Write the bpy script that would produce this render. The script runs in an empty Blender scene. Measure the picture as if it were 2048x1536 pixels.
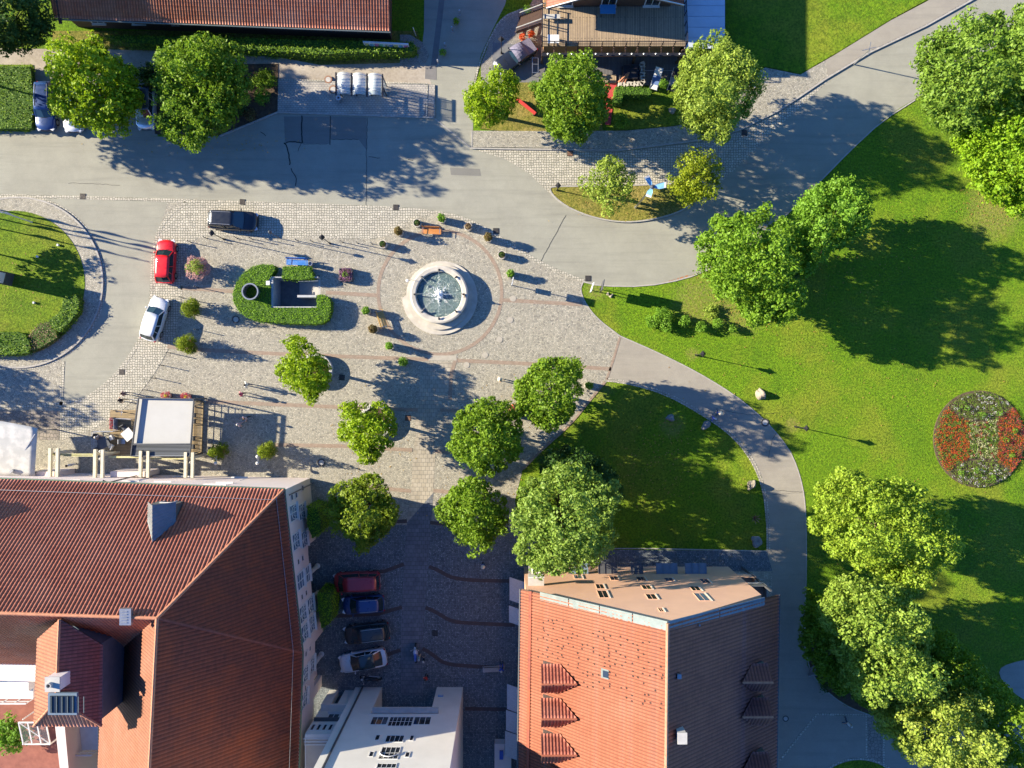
import bpy, bmesh, math, random
import numpy as np
from mathutils import Vector, Matrix, geometry
R = math.radians
# ---------------------------------------------------------------- camera, sky, sun, exposure
scene = bpy.context.scene
F, Z = 1566.0, 76.0                      # focal length in pixels of the 2048 px photograph, flying height
cam = bpy.data.cameras.new('Camera'); camo = bpy.data.objects.new('Camera', cam)
scene.collection.objects.link(camo); scene.camera = camo
cam.sensor_width = 36; cam.lens = 36*F/2048; cam.clip_end = 2000
camo.location = (0, 0, Z); camo.rotation_euler = (0, 0, 0)
SUN_EL, SUN_SL = 22.0, 0.222             # elevation; shadows run east and a little south
w = bpy.data.worlds.new('World'); scene.world = w; w.use_nodes = True
nt = w.node_tree; bg = nt.nodes['Background']
sky = nt.nodes.new('ShaderNodeTexSky'); sky.sky_type = 'NISHITA'; sky.sun_disc = False
sky.sun_elevation = R(SUN_EL); sky.ozone_density = 6.0; sky.air_density = 1.0; sky.dust_density = 0.2
to_sun = Vector((-1, SUN_SL, 0)).normalized()
sky.sun_rotation = math.atan2(to_sun.x, to_sun.y)
tint = nt.nodes.new('ShaderNodeMix'); tint.data_type = 'RGBA'; tint.blend_type = 'MULTIPLY'; tint.inputs[0].default_value = 1; tint.inputs[7].default_value = (.62, .9, 1.25, 1)
nt.links.new(sky.outputs[0], tint.inputs[6]); nt.links.new(tint.outputs[2], bg.inputs[0]); bg.inputs[1].default_value = 0.07
sun = bpy.data.lights.new('Sun', 'SUN'); sun.energy = 5.0; sun.angle = R(0.53); sun.color = (1, .88, .68)
suno = bpy.data.objects.new('Sun', sun); scene.collection.objects.link(suno)
sd = Vector((to_sun.x*math.cos(R(SUN_EL)), to_sun.y*math.cos(R(SUN_EL)), math.sin(R(SUN_EL))))
suno.rotation_euler = sd.to_track_quat('Z', 'Y').to_euler(); suno.location = sd*120
vs = scene.view_settings; vs.view_transform = 'Standard'; vs.look = 'None'; vs.gamma = 1; vs.exposure = 1.8
scene.cycles.max_bounces = 6; scene.cycles.transparent_max_bounces = 6
scene.cycles.caustics_reflective = False; scene.cycles.caustics_refractive = False
C = scene.collection
rnd = random.Random(7)
# ---------------------------------------------------------------- helpers
def P(px, py, h=0.0):                    # the point at height h seen at photo pixel (px, py)
    s = (Z-h)/F
    return Vector(((px-1024)*s, (768-py)*s, h))
def G(px, py, h=0.0):                    # the point h above the ground point of pixel (px, py)
    s = Z/F
    return Vector(((px-1024)*s, (768-py)*s, h))
M1 = F/Z                                 # pixels per metre on the ground
def link(o): C.objects.link(o); return o
def tag(o, label=None, cat=None, group=None, kind=None):
    if label: o['label'] = label
    if cat: o['category'] = cat
    if group: o['group'] = group
    if kind: o['kind'] = kind
    return o
def empty(name, loc, rz=0, label=None, cat=None, group=None):
    o = bpy.data.objects.new(name, None); o.location = loc; o.rotation_euler = (0, 0, rz)
    o.empty_display_size = .3; link(o); return tag(o, label, cat, group)
def mesh_obj(name, verts, faces, mats, parent=None, mi=None, smooth=False):
    me = bpy.data.meshes.new(name); me.from_pydata([tuple(v) for v in verts], [], faces)
    if not isinstance(mats, (list, tuple)): mats = [mats]
    for m in mats: me.materials.append(m)
    if mi: me.polygons.foreach_set('material_index', mi)
    if smooth: me.polygons.foreach_set('use_smooth', [True]*len(me.polygons))
    me.update()
    o = bpy.data.objects.new(name, me); link(o)
    if parent is not None: o.parent = parent
    return o
def np_obj(name, V, Fq, mat, parent=None, smooth=False):   # quads from numpy arrays
    me = bpy.data.meshes.new(name); n = len(V); m = len(Fq); k = Fq.shape[1]
    me.vertices.add(n); me.vertices.foreach_set('co', np.ascontiguousarray(V, dtype=np.float32).ravel())
    me.loops.add(m*k); me.loops.foreach_set('vertex_index', np.ascontiguousarray(Fq, dtype=np.int32).ravel())
    me.polygons.add(m); me.polygons.foreach_set('loop_start', np.arange(m, dtype=np.int32)*k)
    if smooth: me.polygons.foreach_set('use_smooth', np.ones(m, dtype=bool))
    me.materials.append(mat); me.update(calc_edges=True)
    o = bpy.data.objects.new(name, me); link(o)
    if parent is not None: o.parent = parent
    return o
class MB:
    """collects shapes; build() links them as one mesh object (world coordinates less the parent's place)"""
    def __init__(s): s.v = []; s.f = []; s.mi = []; s.m = 0
    def add(s, vs, fs):
        b = len(s.v); s.v += [Vector(v) for v in vs]; s.f += [tuple(b+i for i in f) for f in fs]; s.mi += [s.m]*len(fs); return s
    def box(s, cx, cy, cz, sx, sy, sz, rz=0, rx=0, ry=0, tap=1.0):
        m = Matrix.Rotation(rz, 3, 'Z') @ Matrix.Rotation(ry, 3, 'Y') @ Matrix.Rotation(rx, 3, 'X'); c = Vector((cx, cy, cz)); vs = []
        for k in (-1, 1):
            t = tap if k > 0 else 1
            for i, j in ((-1, -1), (1, -1), (1, 1), (-1, 1)): vs.append(c + m @ Vector((i*sx/2*t, j*sy/2*t, k*sz/2)))
        return s.add(vs, [(3, 2, 1, 0), (4, 5, 6, 7), (0, 1, 5, 4), (1, 2, 6, 5), (2, 3, 7, 6), (3, 0, 4, 7)])
    def bar(s, a, b, w, h=None):           # rectangular bar between two points
        a = Vector(a); b = Vector(b); d = b-a; h = h or w; L = d.length
        if L < 1e-6: return s
        q = d.to_track_quat('X', 'Z').to_matrix(); c = (a+b)/2; vs = []
        for i in (-1, 1):
            for j, k in ((-1, -1), (1, -1), (1, 1), (-1, 1)): vs.append(c + q @ Vector((i*L/2, j*w/2, k*h/2)))
        return s.add(vs, [(0, 1, 2, 3), (7, 6, 5, 4), (0, 4, 5, 1), (1, 5, 6, 2), (2, 6, 7, 3), (3, 7, 4, 0)])
    def tube(s, path, r, n=8, cap=True):
        path = [Vector(p) for p in path]; rs = r if isinstance(r, (list, tuple)) else [r]*len(path); vs = []; fs = []; N = len(path)
        up = Vector((0, 0, 1))
        for i, p in enumerate(path):
            d = (path[min(i+1, N-1)]-path[max(i-1, 0)]).normalized()
            a = d.cross(up) if abs(d.z) < .95 else d.cross(Vector((1, 0, 0)))
            a.normalize(); b = d.cross(a)
            for k in range(n):
                t = 2*math.pi*k/n; vs.append(p + (a*math.cos(t)+b*math.sin(t))*rs[i])
        for i in range(N-1):
            for k in range(n): fs.append((i*n+k, i*n+(k+1) % n, (i+1)*n+(k+1) % n, (i+1)*n+k))
        if cap: fs.append(tuple(range(n-1, -1, -1))); fs.append(tuple((N-1)*n+k for k in range(n)))
        return s.add(vs, fs)
    def lathe(s, prof, x=0, y=0, z=0, n=20, sx=1, sy=1):
        vs = []; fs = []
        for r, h in prof:
            for k in range(n):
                t = 2*math.pi*k/n; vs.append((x+r*math.cos(t)*sx, y+r*math.sin(t)*sy, z+h))
        for i in range(len(prof)-1):
            for k in range(n): fs.append((i*n+k, i*n+(k+1) % n, (i+1)*n+(k+1) % n, (i+1)*n+k))
        if prof[0][0] > 1e-5: fs.append(tuple(range(n-1, -1, -1)))
        if prof[-1][0] > 1e-5: fs.append(tuple((len(prof)-1)*n+k for k in range(n)))
        return s.add(vs, fs)
    def quad(s, *p): return s.add(p, [tuple(range(len(p)))])
    def slab(s, top, t, d=None):           # thick plate under a polygon
        d = Vector(d) if d is not None else Vector((0, 0, -1))
        top = [Vector(p) for p in top]; n = len(top); vs = top + [p+d*t for p in top]
        return s.add(vs, [tuple(range(n)), tuple(range(2*n-1, n-1, -1))] + [(i, i+n, (i+1) % n+n, (i+1) % n) for i in range(n)])
    def poly(s, pts, z0, z1, hole=None):              # vertical prism, any outline
        pts = [Vector((p[0], p[1], 0)) for p in pts]; n = len(pts)
        hp = [Vector((p[0], p[1], 0)) for p in hole] if hole else []; allp = pts+hp
        tri = geometry.tessellate_polygon([pts, hp] if hole else [pts])
        vs = [(p.x, p.y, z1) for p in allp]; fs = []
        for t in tri:
            a, b, c = (allp[i] for i in t)
            fs.append(tuple(t) if (b-a).cross(c-a).z > 0 else tuple(reversed(t)))
        if z0 is not None and z0 < z1:
            k0 = len(vs); vs += [(p.x, p.y, z0) for p in pts]
            ar = sum(pts[i].x*pts[(i+1) % n].y-pts[(i+1) % n].x*pts[i].y for i in range(n))
            for i in range(n):
                j = (i+1) % n; fs.append((i, i+k0, j+k0, j) if ar > 0 else (j, j+k0, i+k0, i))
        return s.add(vs, fs)
    def build(s, name, mats, parent=None, smooth=False, local=False):
        off = Vector((0, 0, 0)) if (parent is None or local) else world_loc(parent)
        return mesh_obj(name, [v-off for v in s.v], s.f, mats, parent, s.mi if isinstance(mats, (list, tuple)) else None, smooth)
def world_loc(o):
    v = Vector(o.location)
    while o.parent is not None: o = o.parent; v = v + Vector(o.location)
    return v
def chaikin(pts, k=2, closed=True):
    pts = [tuple(p) for p in pts]
    for _ in range(k):
        q = []; n = len(pts)
        rng = range(n) if closed else range(n-1)
        if not closed: q.append(pts[0])
        for i in rng:
            a = pts[i]; b = pts[(i+1) % n]
            q += [(a[0]*.75+b[0]*.25, a[1]*.75+b[1]*.25), (a[0]*.25+b[0]*.75, a[1]*.25+b[1]*.75)]
        if not closed: q.append(pts[-1])
        pts = q
    return pts
def arc(cx, cy, r, a0, a1, n=32): return [(cx+r*math.cos(R(a0+(a1-a0)*i/n)), cy+r*math.sin(R(a0+(a1-a0)*i/n))) for i in range(n+1)]
PIT = [G(552, 558), G(641, 558), G(641, 615), G(552, 615)]
def ground(name, px, z, mat, z0=None, k=0, kind='structure', hole=None):
    if k: px = chaikin(px, k)
    m = MB(); m.poly([G(*p) for p in px], z0, z, hole); o = m.build(name, mat); return tag(o, kind=kind)
def strip(name, px, wid, z, mat, z0=None, k=0, closed=False, kind='structure', h=0):
    """band of constant width along a pixel path"""
    if k: px = chaikin(px, k, closed)
    p = [G(*q) for q in px]; n = len(p); L = []; Rr = []
    for i in range(n):
        a = p[(i-1) % n] if closed or i else p[i]; b = p[(i+1) % n] if closed or i < n-1 else p[i]
        d = (b-a).normalized(); nn = Vector((-d.y, d.x, 0)); L.append(p[i]+nn*wid/2); Rr.append(p[i]-nn*wid/2)
    vs = []; fs = []; z0 = z-.03 if z0 is None else z0
    for i in range(n): vs += [(L[i].x, L[i].y, z), (Rr[i].x, Rr[i].y, z), (L[i].x, L[i].y, z0), (Rr[i].x, Rr[i].y, z0)]
    for i in range(n if closed else n-1):
        a = i*4; b = ((i+1) % n)*4
        fs += [(a+1, b+1, b, a), (a, b, b+2, a+2), (b+1, a+1, a+3, b+3)]
    o = mesh_obj(name, vs, fs, mat); return tag(o, kind=kind)
def copy_tree(o, parent=None):
    c = o.copy(); C.objects.link(c); c.parent = parent
    for ch in list(o.children): copy_tree(ch, c)
    return c
# ---------------------------------------------------------------- materials
def NM(name):
    m = bpy.data.materials.new(name); m.use_nodes = True; t = m.node_tree
    return m, t, t.nodes['Principled BSDF']
def nd(t, typ, **kw):
    n = t.nodes.new(typ)
    for k, v in kw.items():
        if k in n.inputs: n.inputs[k].default_value = v
        else: setattr(n, k, v)
    return n
def c4(c): return (c[0], c[1], c[2], 1)
def coords(t, world=False):
    if world: return nd(t, 'ShaderNodeNewGeometry').outputs['Position']
    return nd(t, 'ShaderNodeTexCoord').outputs['Object']
def mixc(t, fac, a, b, typ='MIX'):
    m = nd(t, 'ShaderNodeMix', data_type='RGBA', blend_type=typ)
    for i, s in ((0, fac), (6, a), (7, b)):
        if isinstance(s, bpy.types.NodeSocket): t.links.new(s, m.inputs[i])
        else: m.inputs[i].default_value = c4(s) if isinstance(s, tuple) and len(s) == 3 else s
    return m.outputs[2]
def ramp(t, fac, a, b):
    n = nd(t, 'ShaderNodeMapRange'); n.inputs[1].default_value = a; n.inputs[2].default_value = b
    t.links.new(fac, n.inputs[0]); return n.outputs[0]
def noise(t, co, sc, det=4, rough=.6):
    n = nd(t, 'ShaderNodeTexNoise', Scale=sc, Detail=det, Roughness=rough); t.links.new(co, n.inputs['Vector']); return n.outputs['Fac']
def bump(t, b, h, strength, dist=.05):
    n = nd(t, 'ShaderNodeBump', Strength=strength, Distance=dist); t.links.new(h, n.inputs['Height']); t.links.new(n.outputs[0], b.inputs['Normal'])
def mat(name, c1, c2=None, sc=3, rough=.75, bmp=0, bsc=20, metal=0, spec=.4, world=False, det=5, lo=.35, hi=.65, coat=0, bd=.03, c3=None, sc3=.4):
    m, t, b = NM(name)
    b.inputs['Roughness'].default_value = rough; b.inputs['Metallic'].default_value = metal
    b.inputs['Specular IOR Level'].default_value = spec; b.inputs['Coat Weight'].default_value = coat
    b.inputs['Base Color'].default_value = c4(c1)
    co = coords(t, world) if (c2 or bmp or c3) else None
    col = None
    if c2: col = mixc(t, ramp(t, noise(t, co, sc, det), lo, hi), c1, c2)
    if c3: col = mixc(t, ramp(t, noise(t, co, sc3, 3), .45, .65), col if col else c1, c3)
    if col: t.links.new(col, b.inputs['Base Color'])
    if bmp: bump(t, b, noise(t, co, bsc, 3), bmp, bd)
    return m
def cobble(name, cell, cols, joint, rand=.6, depth=.6, jw=.09, tint=None):
    m, t, b = NM(name); b.inputs['Roughness'].default_value = .8; b.inputs['Specular IOR Level'].default_value = .3
    co = coords(t, True)
    v = nd(t, 'ShaderNodeTexVoronoi', Scale=1/cell, Randomness=rand); v.voronoi_dimensions = '2D'; t.links.new(co, v.inputs['Vector'])
    e = nd(t, 'ShaderNodeTexVoronoi', Scale=1/cell, Randomness=rand, feature='DISTANCE_TO_EDGE'); e.voronoi_dimensions = '2D'; t.links.new(co, e.inputs['Vector'])
    s = nd(t, 'ShaderNodeSeparateColor'); t.links.new(v.outputs['Color'], s.inputs[0])
    cr = nd(t, 'ShaderNodeValToRGB'); els = cr.color_ramp.elements
    els[0].position = 0; els[0].color = c4(cols[0]); els[1].position = 1; els[1].color = c4(cols[-1])
    for i, c in enumerate(cols[1:-1]): q = els.new((i+1)/(len(cols)-1)); q.color = c4(c)
    t.links.new(s.outputs[0], cr.inputs[0])
    big = ramp(t, noise(t, co, .22, 5, .7), .3, .7)
    col = mixc(t, big, cr.outputs[0], tint if tint else (.36, .33, .28), 'MIX')
    col = mixc(t, .35, cr.outputs[0], col)
    fine = ramp(t, noise(t, co, 1.3, 4), .3, .75)
    col = mixc(t, fine, mixc(t, .25, col, (.12, .11, .1)), col)
    j = ramp(t, e.outputs['Distance'], jw*.3, jw)
    t.links.new(mixc(t, j, joint, col), b.inputs['Base Color'])
    bump(t, b, j, depth, .02)
    return m
def bricks(name, c1, c2, mortar, bw, bh, ms=.012, ang=0, depth=.4, off=.5):
    m, t, b = NM(name); b.inputs['Roughness'].default_value = .85
    co = coords(t, True)
    mp = nd(t, 'ShaderNodeMapping'); mp.inputs['Rotation'].default_value = (0, 0, ang); t.links.new(co, mp.inputs['Vector'])
    k = nd(t, 'ShaderNodeTexBrick', Scale=1.0); k.offset = off
    k.inputs['Color1'].default_value = c4(c1); k.inputs['Color2'].default_value = c4(c2); k.inputs['Mortar'].default_value = c4(mortar)
    k.inputs['Mortar Size'].default_value = ms; k.inputs['Brick Width'].default_value = bw; k.inputs['Row Height'].default_value = bh; k.inputs['Bias'].default_value = 0
    t.links.new(mp.outputs[0], k.inputs['Vector'])
    col = mixc(t, ramp(t, noise(t, co, .9, 5), .35, .7), k.outputs['Color'], mixc(t, .5, k.outputs['Color'], mortar))
    t.links.new(col, b.inputs['Base Color'])
    iv = nd(t, 'ShaderNodeMath', operation='SUBTRACT'); iv.inputs[0].default_value = 1; t.links.new(k.outputs['Fac'], iv.inputs[1])
    bump(t, b, iv.outputs[0], depth, .015)
    return m
def grass(name, a, b_, dry, amt=.5, bare=None, worn=()):
    m, t, b = NM(name); b.inputs['Roughness'].default_value = .9; b.inputs['Specular IOR Level'].default_value = .15
    co = coords(t, True)
    f1 = ramp(t, noise(t, co, 2.6, 6, .8), .36, .64)
    c = mixc(t, f1, a, b_)
    c = mixc(t, ramp(t, noise(t, co, .12, 5, .6), .48, .62), c, mixc(t, amt, c, dry))
    c = mixc(t, ramp(t, noise(t, co, .22, 6, .75), .5, .66), c, mixc(t, .4, c, (.05, .16, .01)))
    c = mixc(t, ramp(t, noise(t, co, .8, 6, .8), .54, .7), c, mixc(t, .45, c, (.025, .07, .004)))
    c = mixc(t, ramp(t, noise(t, co, .3, 4, .8), .62, .74), c, mixc(t, .5, c, dry))
    c = mixc(t, ramp(t, noise(t, co, 5.0, 5, .85), .42, .57), mixc(t, .68, c, (.02, .05, .003)), c)
    c = mixc(t, ramp(t, noise(t, co, 18, 2, .8), .55, .75), c, mixc(t, .4, c, (.33, .36, .04)))
    for (wx, wy, wr) in worn:
        d = nd(t, 'ShaderNodeVectorMath', operation='DISTANCE'); d.inputs[1].default_value = (wx, wy, 0); t.links.new(co, d.inputs[0])
        k = nd(t, 'ShaderNodeMath', operation='MULTIPLY_ADD'); k.inputs[1].default_value = wr*1.3; t.links.new(noise(t, co, .9, 6, .8), k.inputs[0]); t.links.new(d.outputs['Value'], k.inputs[2])
        r_ = nd(t, 'ShaderNodeMapRange'); r_.inputs[1].default_value = wr*1.75; r_.inputs[2].default_value = wr*1.15; r_.inputs[4].default_value = .55; t.links.new(k.outputs[0], r_.inputs[0])
        c = mixc(t, r_.outputs[0], c, mixc(t, ramp(t, noise(t, co, 4, 5, .85), .4, .6), (.32, .24, .1), c))
    if bare: c = mixc(t, ramp(t, noise(t, co, .5, 5, .7), .55, .66), c, bare)
    t.links.new(c, b.inputs['Base Color']); bump(t, b, noise(t, co, 5.5, 6, .85), 1.0, .3)
    return m
def leafm(name, dark, light, sc=.9, yel=None):
    m, t, b = NM(name); co = coords(t, True)
    dark = tuple(min(.5, v*1.25) for v in dark); light = tuple(min(.6, v*1.25) for v in light); yel = tuple(min(.7, v*1.2) for v in (yel or light))
    f = ramp(t, noise(t, co, sc, 4, .7), .35, .65)
    c = mixc(t, f, dark, light)
    c = mixc(t, ramp(t, noise(t, co, 6, 3, .7), .35, .7), c, yel if yel else light)
    b.inputs['Roughness'].default_value = .55; b.inputs['Specular IOR Level'].default_value = .25
    t.links.new(c, b.inputs['Base Color'])
    tr = nd(t, 'ShaderNodeBsdfTranslucent'); t.links.new(c, tr.inputs[0])
    mx = nd(t, 'ShaderNodeMixShader'); mx.inputs[0].default_value = .42
    out = t.nodes['Material Output']; t.links.new(b.outputs[0], mx.inputs[1]); t.links.new(tr.outputs[0], mx.inputs[2]); t.links.new(mx.outputs[0], out.inputs[0])
    return m
def tiles(name, a, b_, c_, dirt=.35, spots=None):
    m, t, b = NM(name); b.inputs['Roughness'].default_value = .75; b.inputs['Specular IOR Level'].default_value = .3
    co = coords(t, True)
    v = nd(t, 'ShaderNodeTexVoronoi', Scale=3.6, Randomness=.3); t.links.new(co, v.inputs['Vector'])
    s = nd(t, 'ShaderNodeSeparateColor'); t.links.new(v.outputs['Color'], s.inputs[0])
    c = mixc(t, s.outputs[0], a, b_)
    c = mixc(t, ramp(t, noise(t, co, .35, 5, .7), .45, .7), c, c_)
    c = mixc(t, ramp(t, noise(t, co, 2.0, 5, .8), .55, .75), c, mixc(t, dirt, c, (.05, .04, .03)))
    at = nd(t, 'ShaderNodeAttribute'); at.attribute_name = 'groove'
    c = mixc(t, at.outputs['Fac'], c, mixc(t, .82, c, (.018, .014, .014)))  # valleys and course steps darkened: dirt and gaps, with shading painted in
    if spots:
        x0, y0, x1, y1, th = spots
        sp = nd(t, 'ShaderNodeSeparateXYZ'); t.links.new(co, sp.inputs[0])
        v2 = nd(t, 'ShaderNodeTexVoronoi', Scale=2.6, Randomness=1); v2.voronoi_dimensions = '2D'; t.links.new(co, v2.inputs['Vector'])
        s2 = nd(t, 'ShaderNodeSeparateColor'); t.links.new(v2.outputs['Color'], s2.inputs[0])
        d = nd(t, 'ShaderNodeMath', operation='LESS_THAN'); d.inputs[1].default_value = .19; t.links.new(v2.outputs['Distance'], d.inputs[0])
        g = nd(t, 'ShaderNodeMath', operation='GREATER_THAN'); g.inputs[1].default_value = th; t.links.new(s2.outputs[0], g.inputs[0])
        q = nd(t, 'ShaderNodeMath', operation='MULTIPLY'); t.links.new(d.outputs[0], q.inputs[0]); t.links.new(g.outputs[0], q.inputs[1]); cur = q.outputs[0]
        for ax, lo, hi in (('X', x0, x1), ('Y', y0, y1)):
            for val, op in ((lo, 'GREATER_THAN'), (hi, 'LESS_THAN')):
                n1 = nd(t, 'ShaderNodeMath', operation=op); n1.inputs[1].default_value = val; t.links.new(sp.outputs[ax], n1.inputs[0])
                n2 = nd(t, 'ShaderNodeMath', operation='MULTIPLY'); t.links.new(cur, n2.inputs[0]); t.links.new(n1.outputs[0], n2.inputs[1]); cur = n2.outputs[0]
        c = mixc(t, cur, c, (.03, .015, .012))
    t.links.new(c, b.inputs['Base Color'])
    bump(t, b, noise(t, co, 14, 3), .25, .02)
    return m
def planks(name, a, b_, wid=.14, ang=0, gap=(.02, .018, .015)):
    m, t, b = NM(name); b.inputs['Roughness'].default_value = .8; co = coords(t, True)
    mp = nd(t, 'ShaderNodeMapping'); mp.inputs['Rotation'].default_value = (0, 0, ang); t.links.new(co, mp.inputs['Vector'])
    k = nd(t, 'ShaderNodeTexBrick', Scale=1.0); k.offset = .37
    k.inputs['Color1'].default_value = c4(a); k.inputs['Color2'].default_value = c4(b_); k.inputs['Mortar'].default_value = c4(gap)
    k.inputs['Mortar Size'].default_value = .012; k.inputs['Brick Width'].default_value = 3.1; k.inputs['Row Height'].default_value = wid; k.inputs['Bias'].default_value = 0
    t.links.new(mp.outputs[0], k.inputs['Vector'])
    c = mixc(t, ramp(t, noise(t, co, 2.5, 5), .3, .75), k.outputs['Color'], mixc(t, .35, k.outputs['Color'], (.1, .08, .06)))
    t.links.new(c, b.inputs['Base Color'])
    iv = nd(t, 'ShaderNodeMath', operation='SUBTRACT'); iv.inputs[0].default_value = 1; t.links.new(k.outputs['Fac'], iv.inputs[1]); bump(t, b, iv.outputs[0], .5, .02)
    return m
def glassy(name, c, rough=.06, trans=0, alpha=1, spec=.8):
    m, t, b = NM(name); b.inputs['Base Color'].default_value = c4(c); b.inputs['Roughness'].default_value = rough
    b.inputs['Specular IOR Level'].default_value = spec; b.inputs['Transmission Weight'].default_value = trans; b.inputs['Alpha'].default_value = alpha
    return m

def asphalt(name, a, b_, c_, ang):
    m, t, b = NM(name); b.inputs['Roughness'].default_value = .85; b.inputs['Specular IOR Level'].default_value = .3; co = coords(t, True)
    c = mixc(t, ramp(t, noise(t, co, .35, 6, .75), .3, .7), a, b_)
    mp = nd(t, 'ShaderNodeMapping'); mp.inputs['Rotation'].default_value = (0, 0, ang); mp.inputs['Scale'].default_value = (.07, 1.1, 1); t.links.new(co, mp.inputs['Vector'])
    c = mixc(t, ramp(t, noise(t, mp.outputs[0], 1.2, 5, .7), .5, .75), c, mixc(t, .6, c, c_))       # wheel wear and old overlays
    c = mixc(t, ramp(t, noise(t, co, 1.6, 6, .85), .62, .78), c, mixc(t, .35, c, (.07, .07, .065)))   # oil and damp stains
    c = mixc(t, ramp(t, noise(t, co, 16, 3, .8), .35, .7), mixc(t, .22, c, (.06, .06, .055)), c)
    t.links.new(c, b.inputs['Base Color']); bump(t, b, noise(t, co, 30, 3), .4, .02); return m
M_ASPH = asphalt('asphalt', (.25, .245, .2), (.315, .31, .25), (.185, .18, .15), 0)
M_ASPHX = mat('asphalt', (.21, .205, .172), (.255, .25, .212), .35, .85, .35, 30, world=True, c3=(.19, .18, .155), sc3=.12)
M_ASPH2 = asphalt('park_path_asphalt', (.26, .235, .195), (.32, .295, .24), (.2, .185, .155), R(35))
M_ASPHY = mat('park_path_asphalt', (.23, .205, .175), (.28, .255, .22), .6, .85, .3, 30, world=True, c3=(.2, .18, .155), sc3=.2)
M_PATCH = mat('asphalt_repair', (.13, .125, .12), (.16, .155, .15), 1, .85, .3, 30, world=True)
M_CRACK = mat('tar_seam', (.015, .015, .016), None, rough=.7)
M_SMALL = cobble('small_setts', .135, [(.16, .155, .135), (.39, .365, .29), (.3, .29, .245), (.52, .485, .39), (.35, .32, .245)], (.13, .12, .10), .85, .55, .12, tint=(.44, .405, .29))
M_SMALLG = cobble('shade_toned_setts', .15, [(.07, .09, .105), (.17, .2, .22), (.12, .145, .165), (.28, .31, .33)], (.035, .042, .05), .6, .6, .13, tint=(.15, .18, .2))  # small setts recoloured dark and bluish, the courtyard's shade put into the colour
M_LARGE = cobble('large_setts', .245, [(.33, .31, .26), (.5, .46, .38), (.4, .375, .31), (.56, .52, .43)], (.07, .08, .05), .42, .8, .11, tint=(.42, .38, .3))
M_RUBBLE = cobble('flagstone_paving', .32, [(.16, .14, .12), (.27, .23, .19), (.2, .17, .15)], (.07, .07, .05), .8, .8, .07)
M_BRICK = bricks('brick_band', (.24, .155, .105), (.32, .23, .17), (.2, .17, .135), .21, .105)
M_BRICKD = bricks('shade_darkened_brick_band', (.085, .055, .045), (.12, .075, .06), (.05, .045, .045), .21, .105)  # brick band darkened, with the courtyard's shadow in its colour
M_SLABD = bricks('shade_greyed_slabs', (.13, .14, .16), (.17, .18, .2), (.05, .055, .06), .4, .4, .014)  # slab walk in darker blue-grey, courtyard shade mixed into the slabs
M_SLAB = bricks('slab_paving', (.33, .29, .22), (.39, .35, .28), (.12, .11, .09), .4, .4, .014)
M_SLABS = bricks('bus_stop_slabs', (.37, .34, .29), (.42, .39, .33), (.12, .12, .12), .3, .2, .014)
M_GRAVEL = mat('gravel', (.33, .29, .235), (.25, .215, .17), 4, .95, .6, 25, world=True, c3=(.38, .34, .28), sc3=.3)
M_PEBBLE = cobble('pebbles', .11, [(.22, .2, .18), (.4, .37, .32), (.3, .28, .25)], (.1, .1, .08), 1, .8, .15)
M_KERB = mat('granite_kerb', (.36, .34, .3), (.26, .25, .23), 4, .8, .3, 30, world=True)
M_SOIL = mat('soil', (.055, .035, .022), (.09, .06, .035), 3, .95, .8, 12, world=True, bd=.08)
M_GRASS = grass('park_grass', (.125, .27, .008), (.21, .35, .013), (.34, .32, .04), worn=[(G(1400, 605).x, G(1400, 605).y, 3.0), (G(1480, 625).x, G(1480, 625).y, 2.4), (G(1990, 420).x, G(1990, 420).y, 3.2), (G(1190, 580).x, G(1190, 580).y, 1.2), (G(1585, 850).x, G(1585, 850).y, .8), (G(1385, 708).x, G(1385, 708).y, .7), (G(1200, 775).x, G(1200, 775).y, 1.6), (G(1345, 850).x, G(1345, 850).y, 1.4)])
M_GRASS2 = grass('island_grass', (.15, .25, .012), (.21, .31, .018), (.34, .3, .05), .4)
M_GRASS3 = grass('dry_grass', (.24, .23, .04), (.34, .28, .07), (.42, .3, .12), .7)
M_STONE = mat('pale_stone', (.42, .39, .33), (.48, .45, .385), 1.6, .65, .2, 25, world=True, c3=(.37, .34, .29), sc3=.9)
M_CONC = mat('concrete', (.35, .34, .32), (.42, .41, .38), 2, .85, .2, 25)
M_WHITE = mat('white_paint', (.6, .6, .58), (.54, .54, .52), 2, .5)
M_WHITEW = mat('white_render_wall', (.62, .6, .54), (.57, .55, .49), .6, .85, .15, 30, world=True)
M_PINK = mat('pink_render_wall', (.66, .57, .52), (.61, .53, .49), .5, .85, .15, 30, world=True)
M_SALMON = mat('salmon_render_wall', (.66, .40, .26), (.61, .37, .245), .6, .85, .1, 30, world=True)
M_CREAM = mat('cream_wood', (.58, .53, .4), (.5, .46, .33), 3, .6)
M_LICHEN = mat('lichened_wood', (.42, .4, .16), (.5, .47, .27), 4, .8)
M_BLACK = mat('black_metal', (.02, .02, .025), (.035, .035, .04), 4, .4, metal=.3)
M_DARK = mat('dark_grey_metal', (.07, .075, .085), (.09, .095, .1), 4, .5, metal=.3)
M_STEEL = mat('galvanised_steel', (.45, .46, .47), (.36, .37, .38), 5, .35, metal=.8)
M_ZINC = mat('zinc_flashing', (.17, .2, .19), (.13, .16, .155), 2, .45, metal=.5)
M_ZINCD = mat('blue_grey_sheet', (.1, .15, .2), (.13, .18, .24), 2, .55)
M_GLASSD = glassy('dark_glass', (.02, .025, .03))
M_GLASSB = glassy('blue_glass', (.10, .16, .22), .1)
M_RUBBER = mat('rubber', (.02, .02, .02), None, rough=.85)
M_WOODO = planks('orange_bench_wood', (.5, .2, .045), (.42, .16, .035), .1)
M_WOODY = mat('yellow_bench_wood', (.5, .31, .09), (.42, .25, .07), 5, .6)
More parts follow.
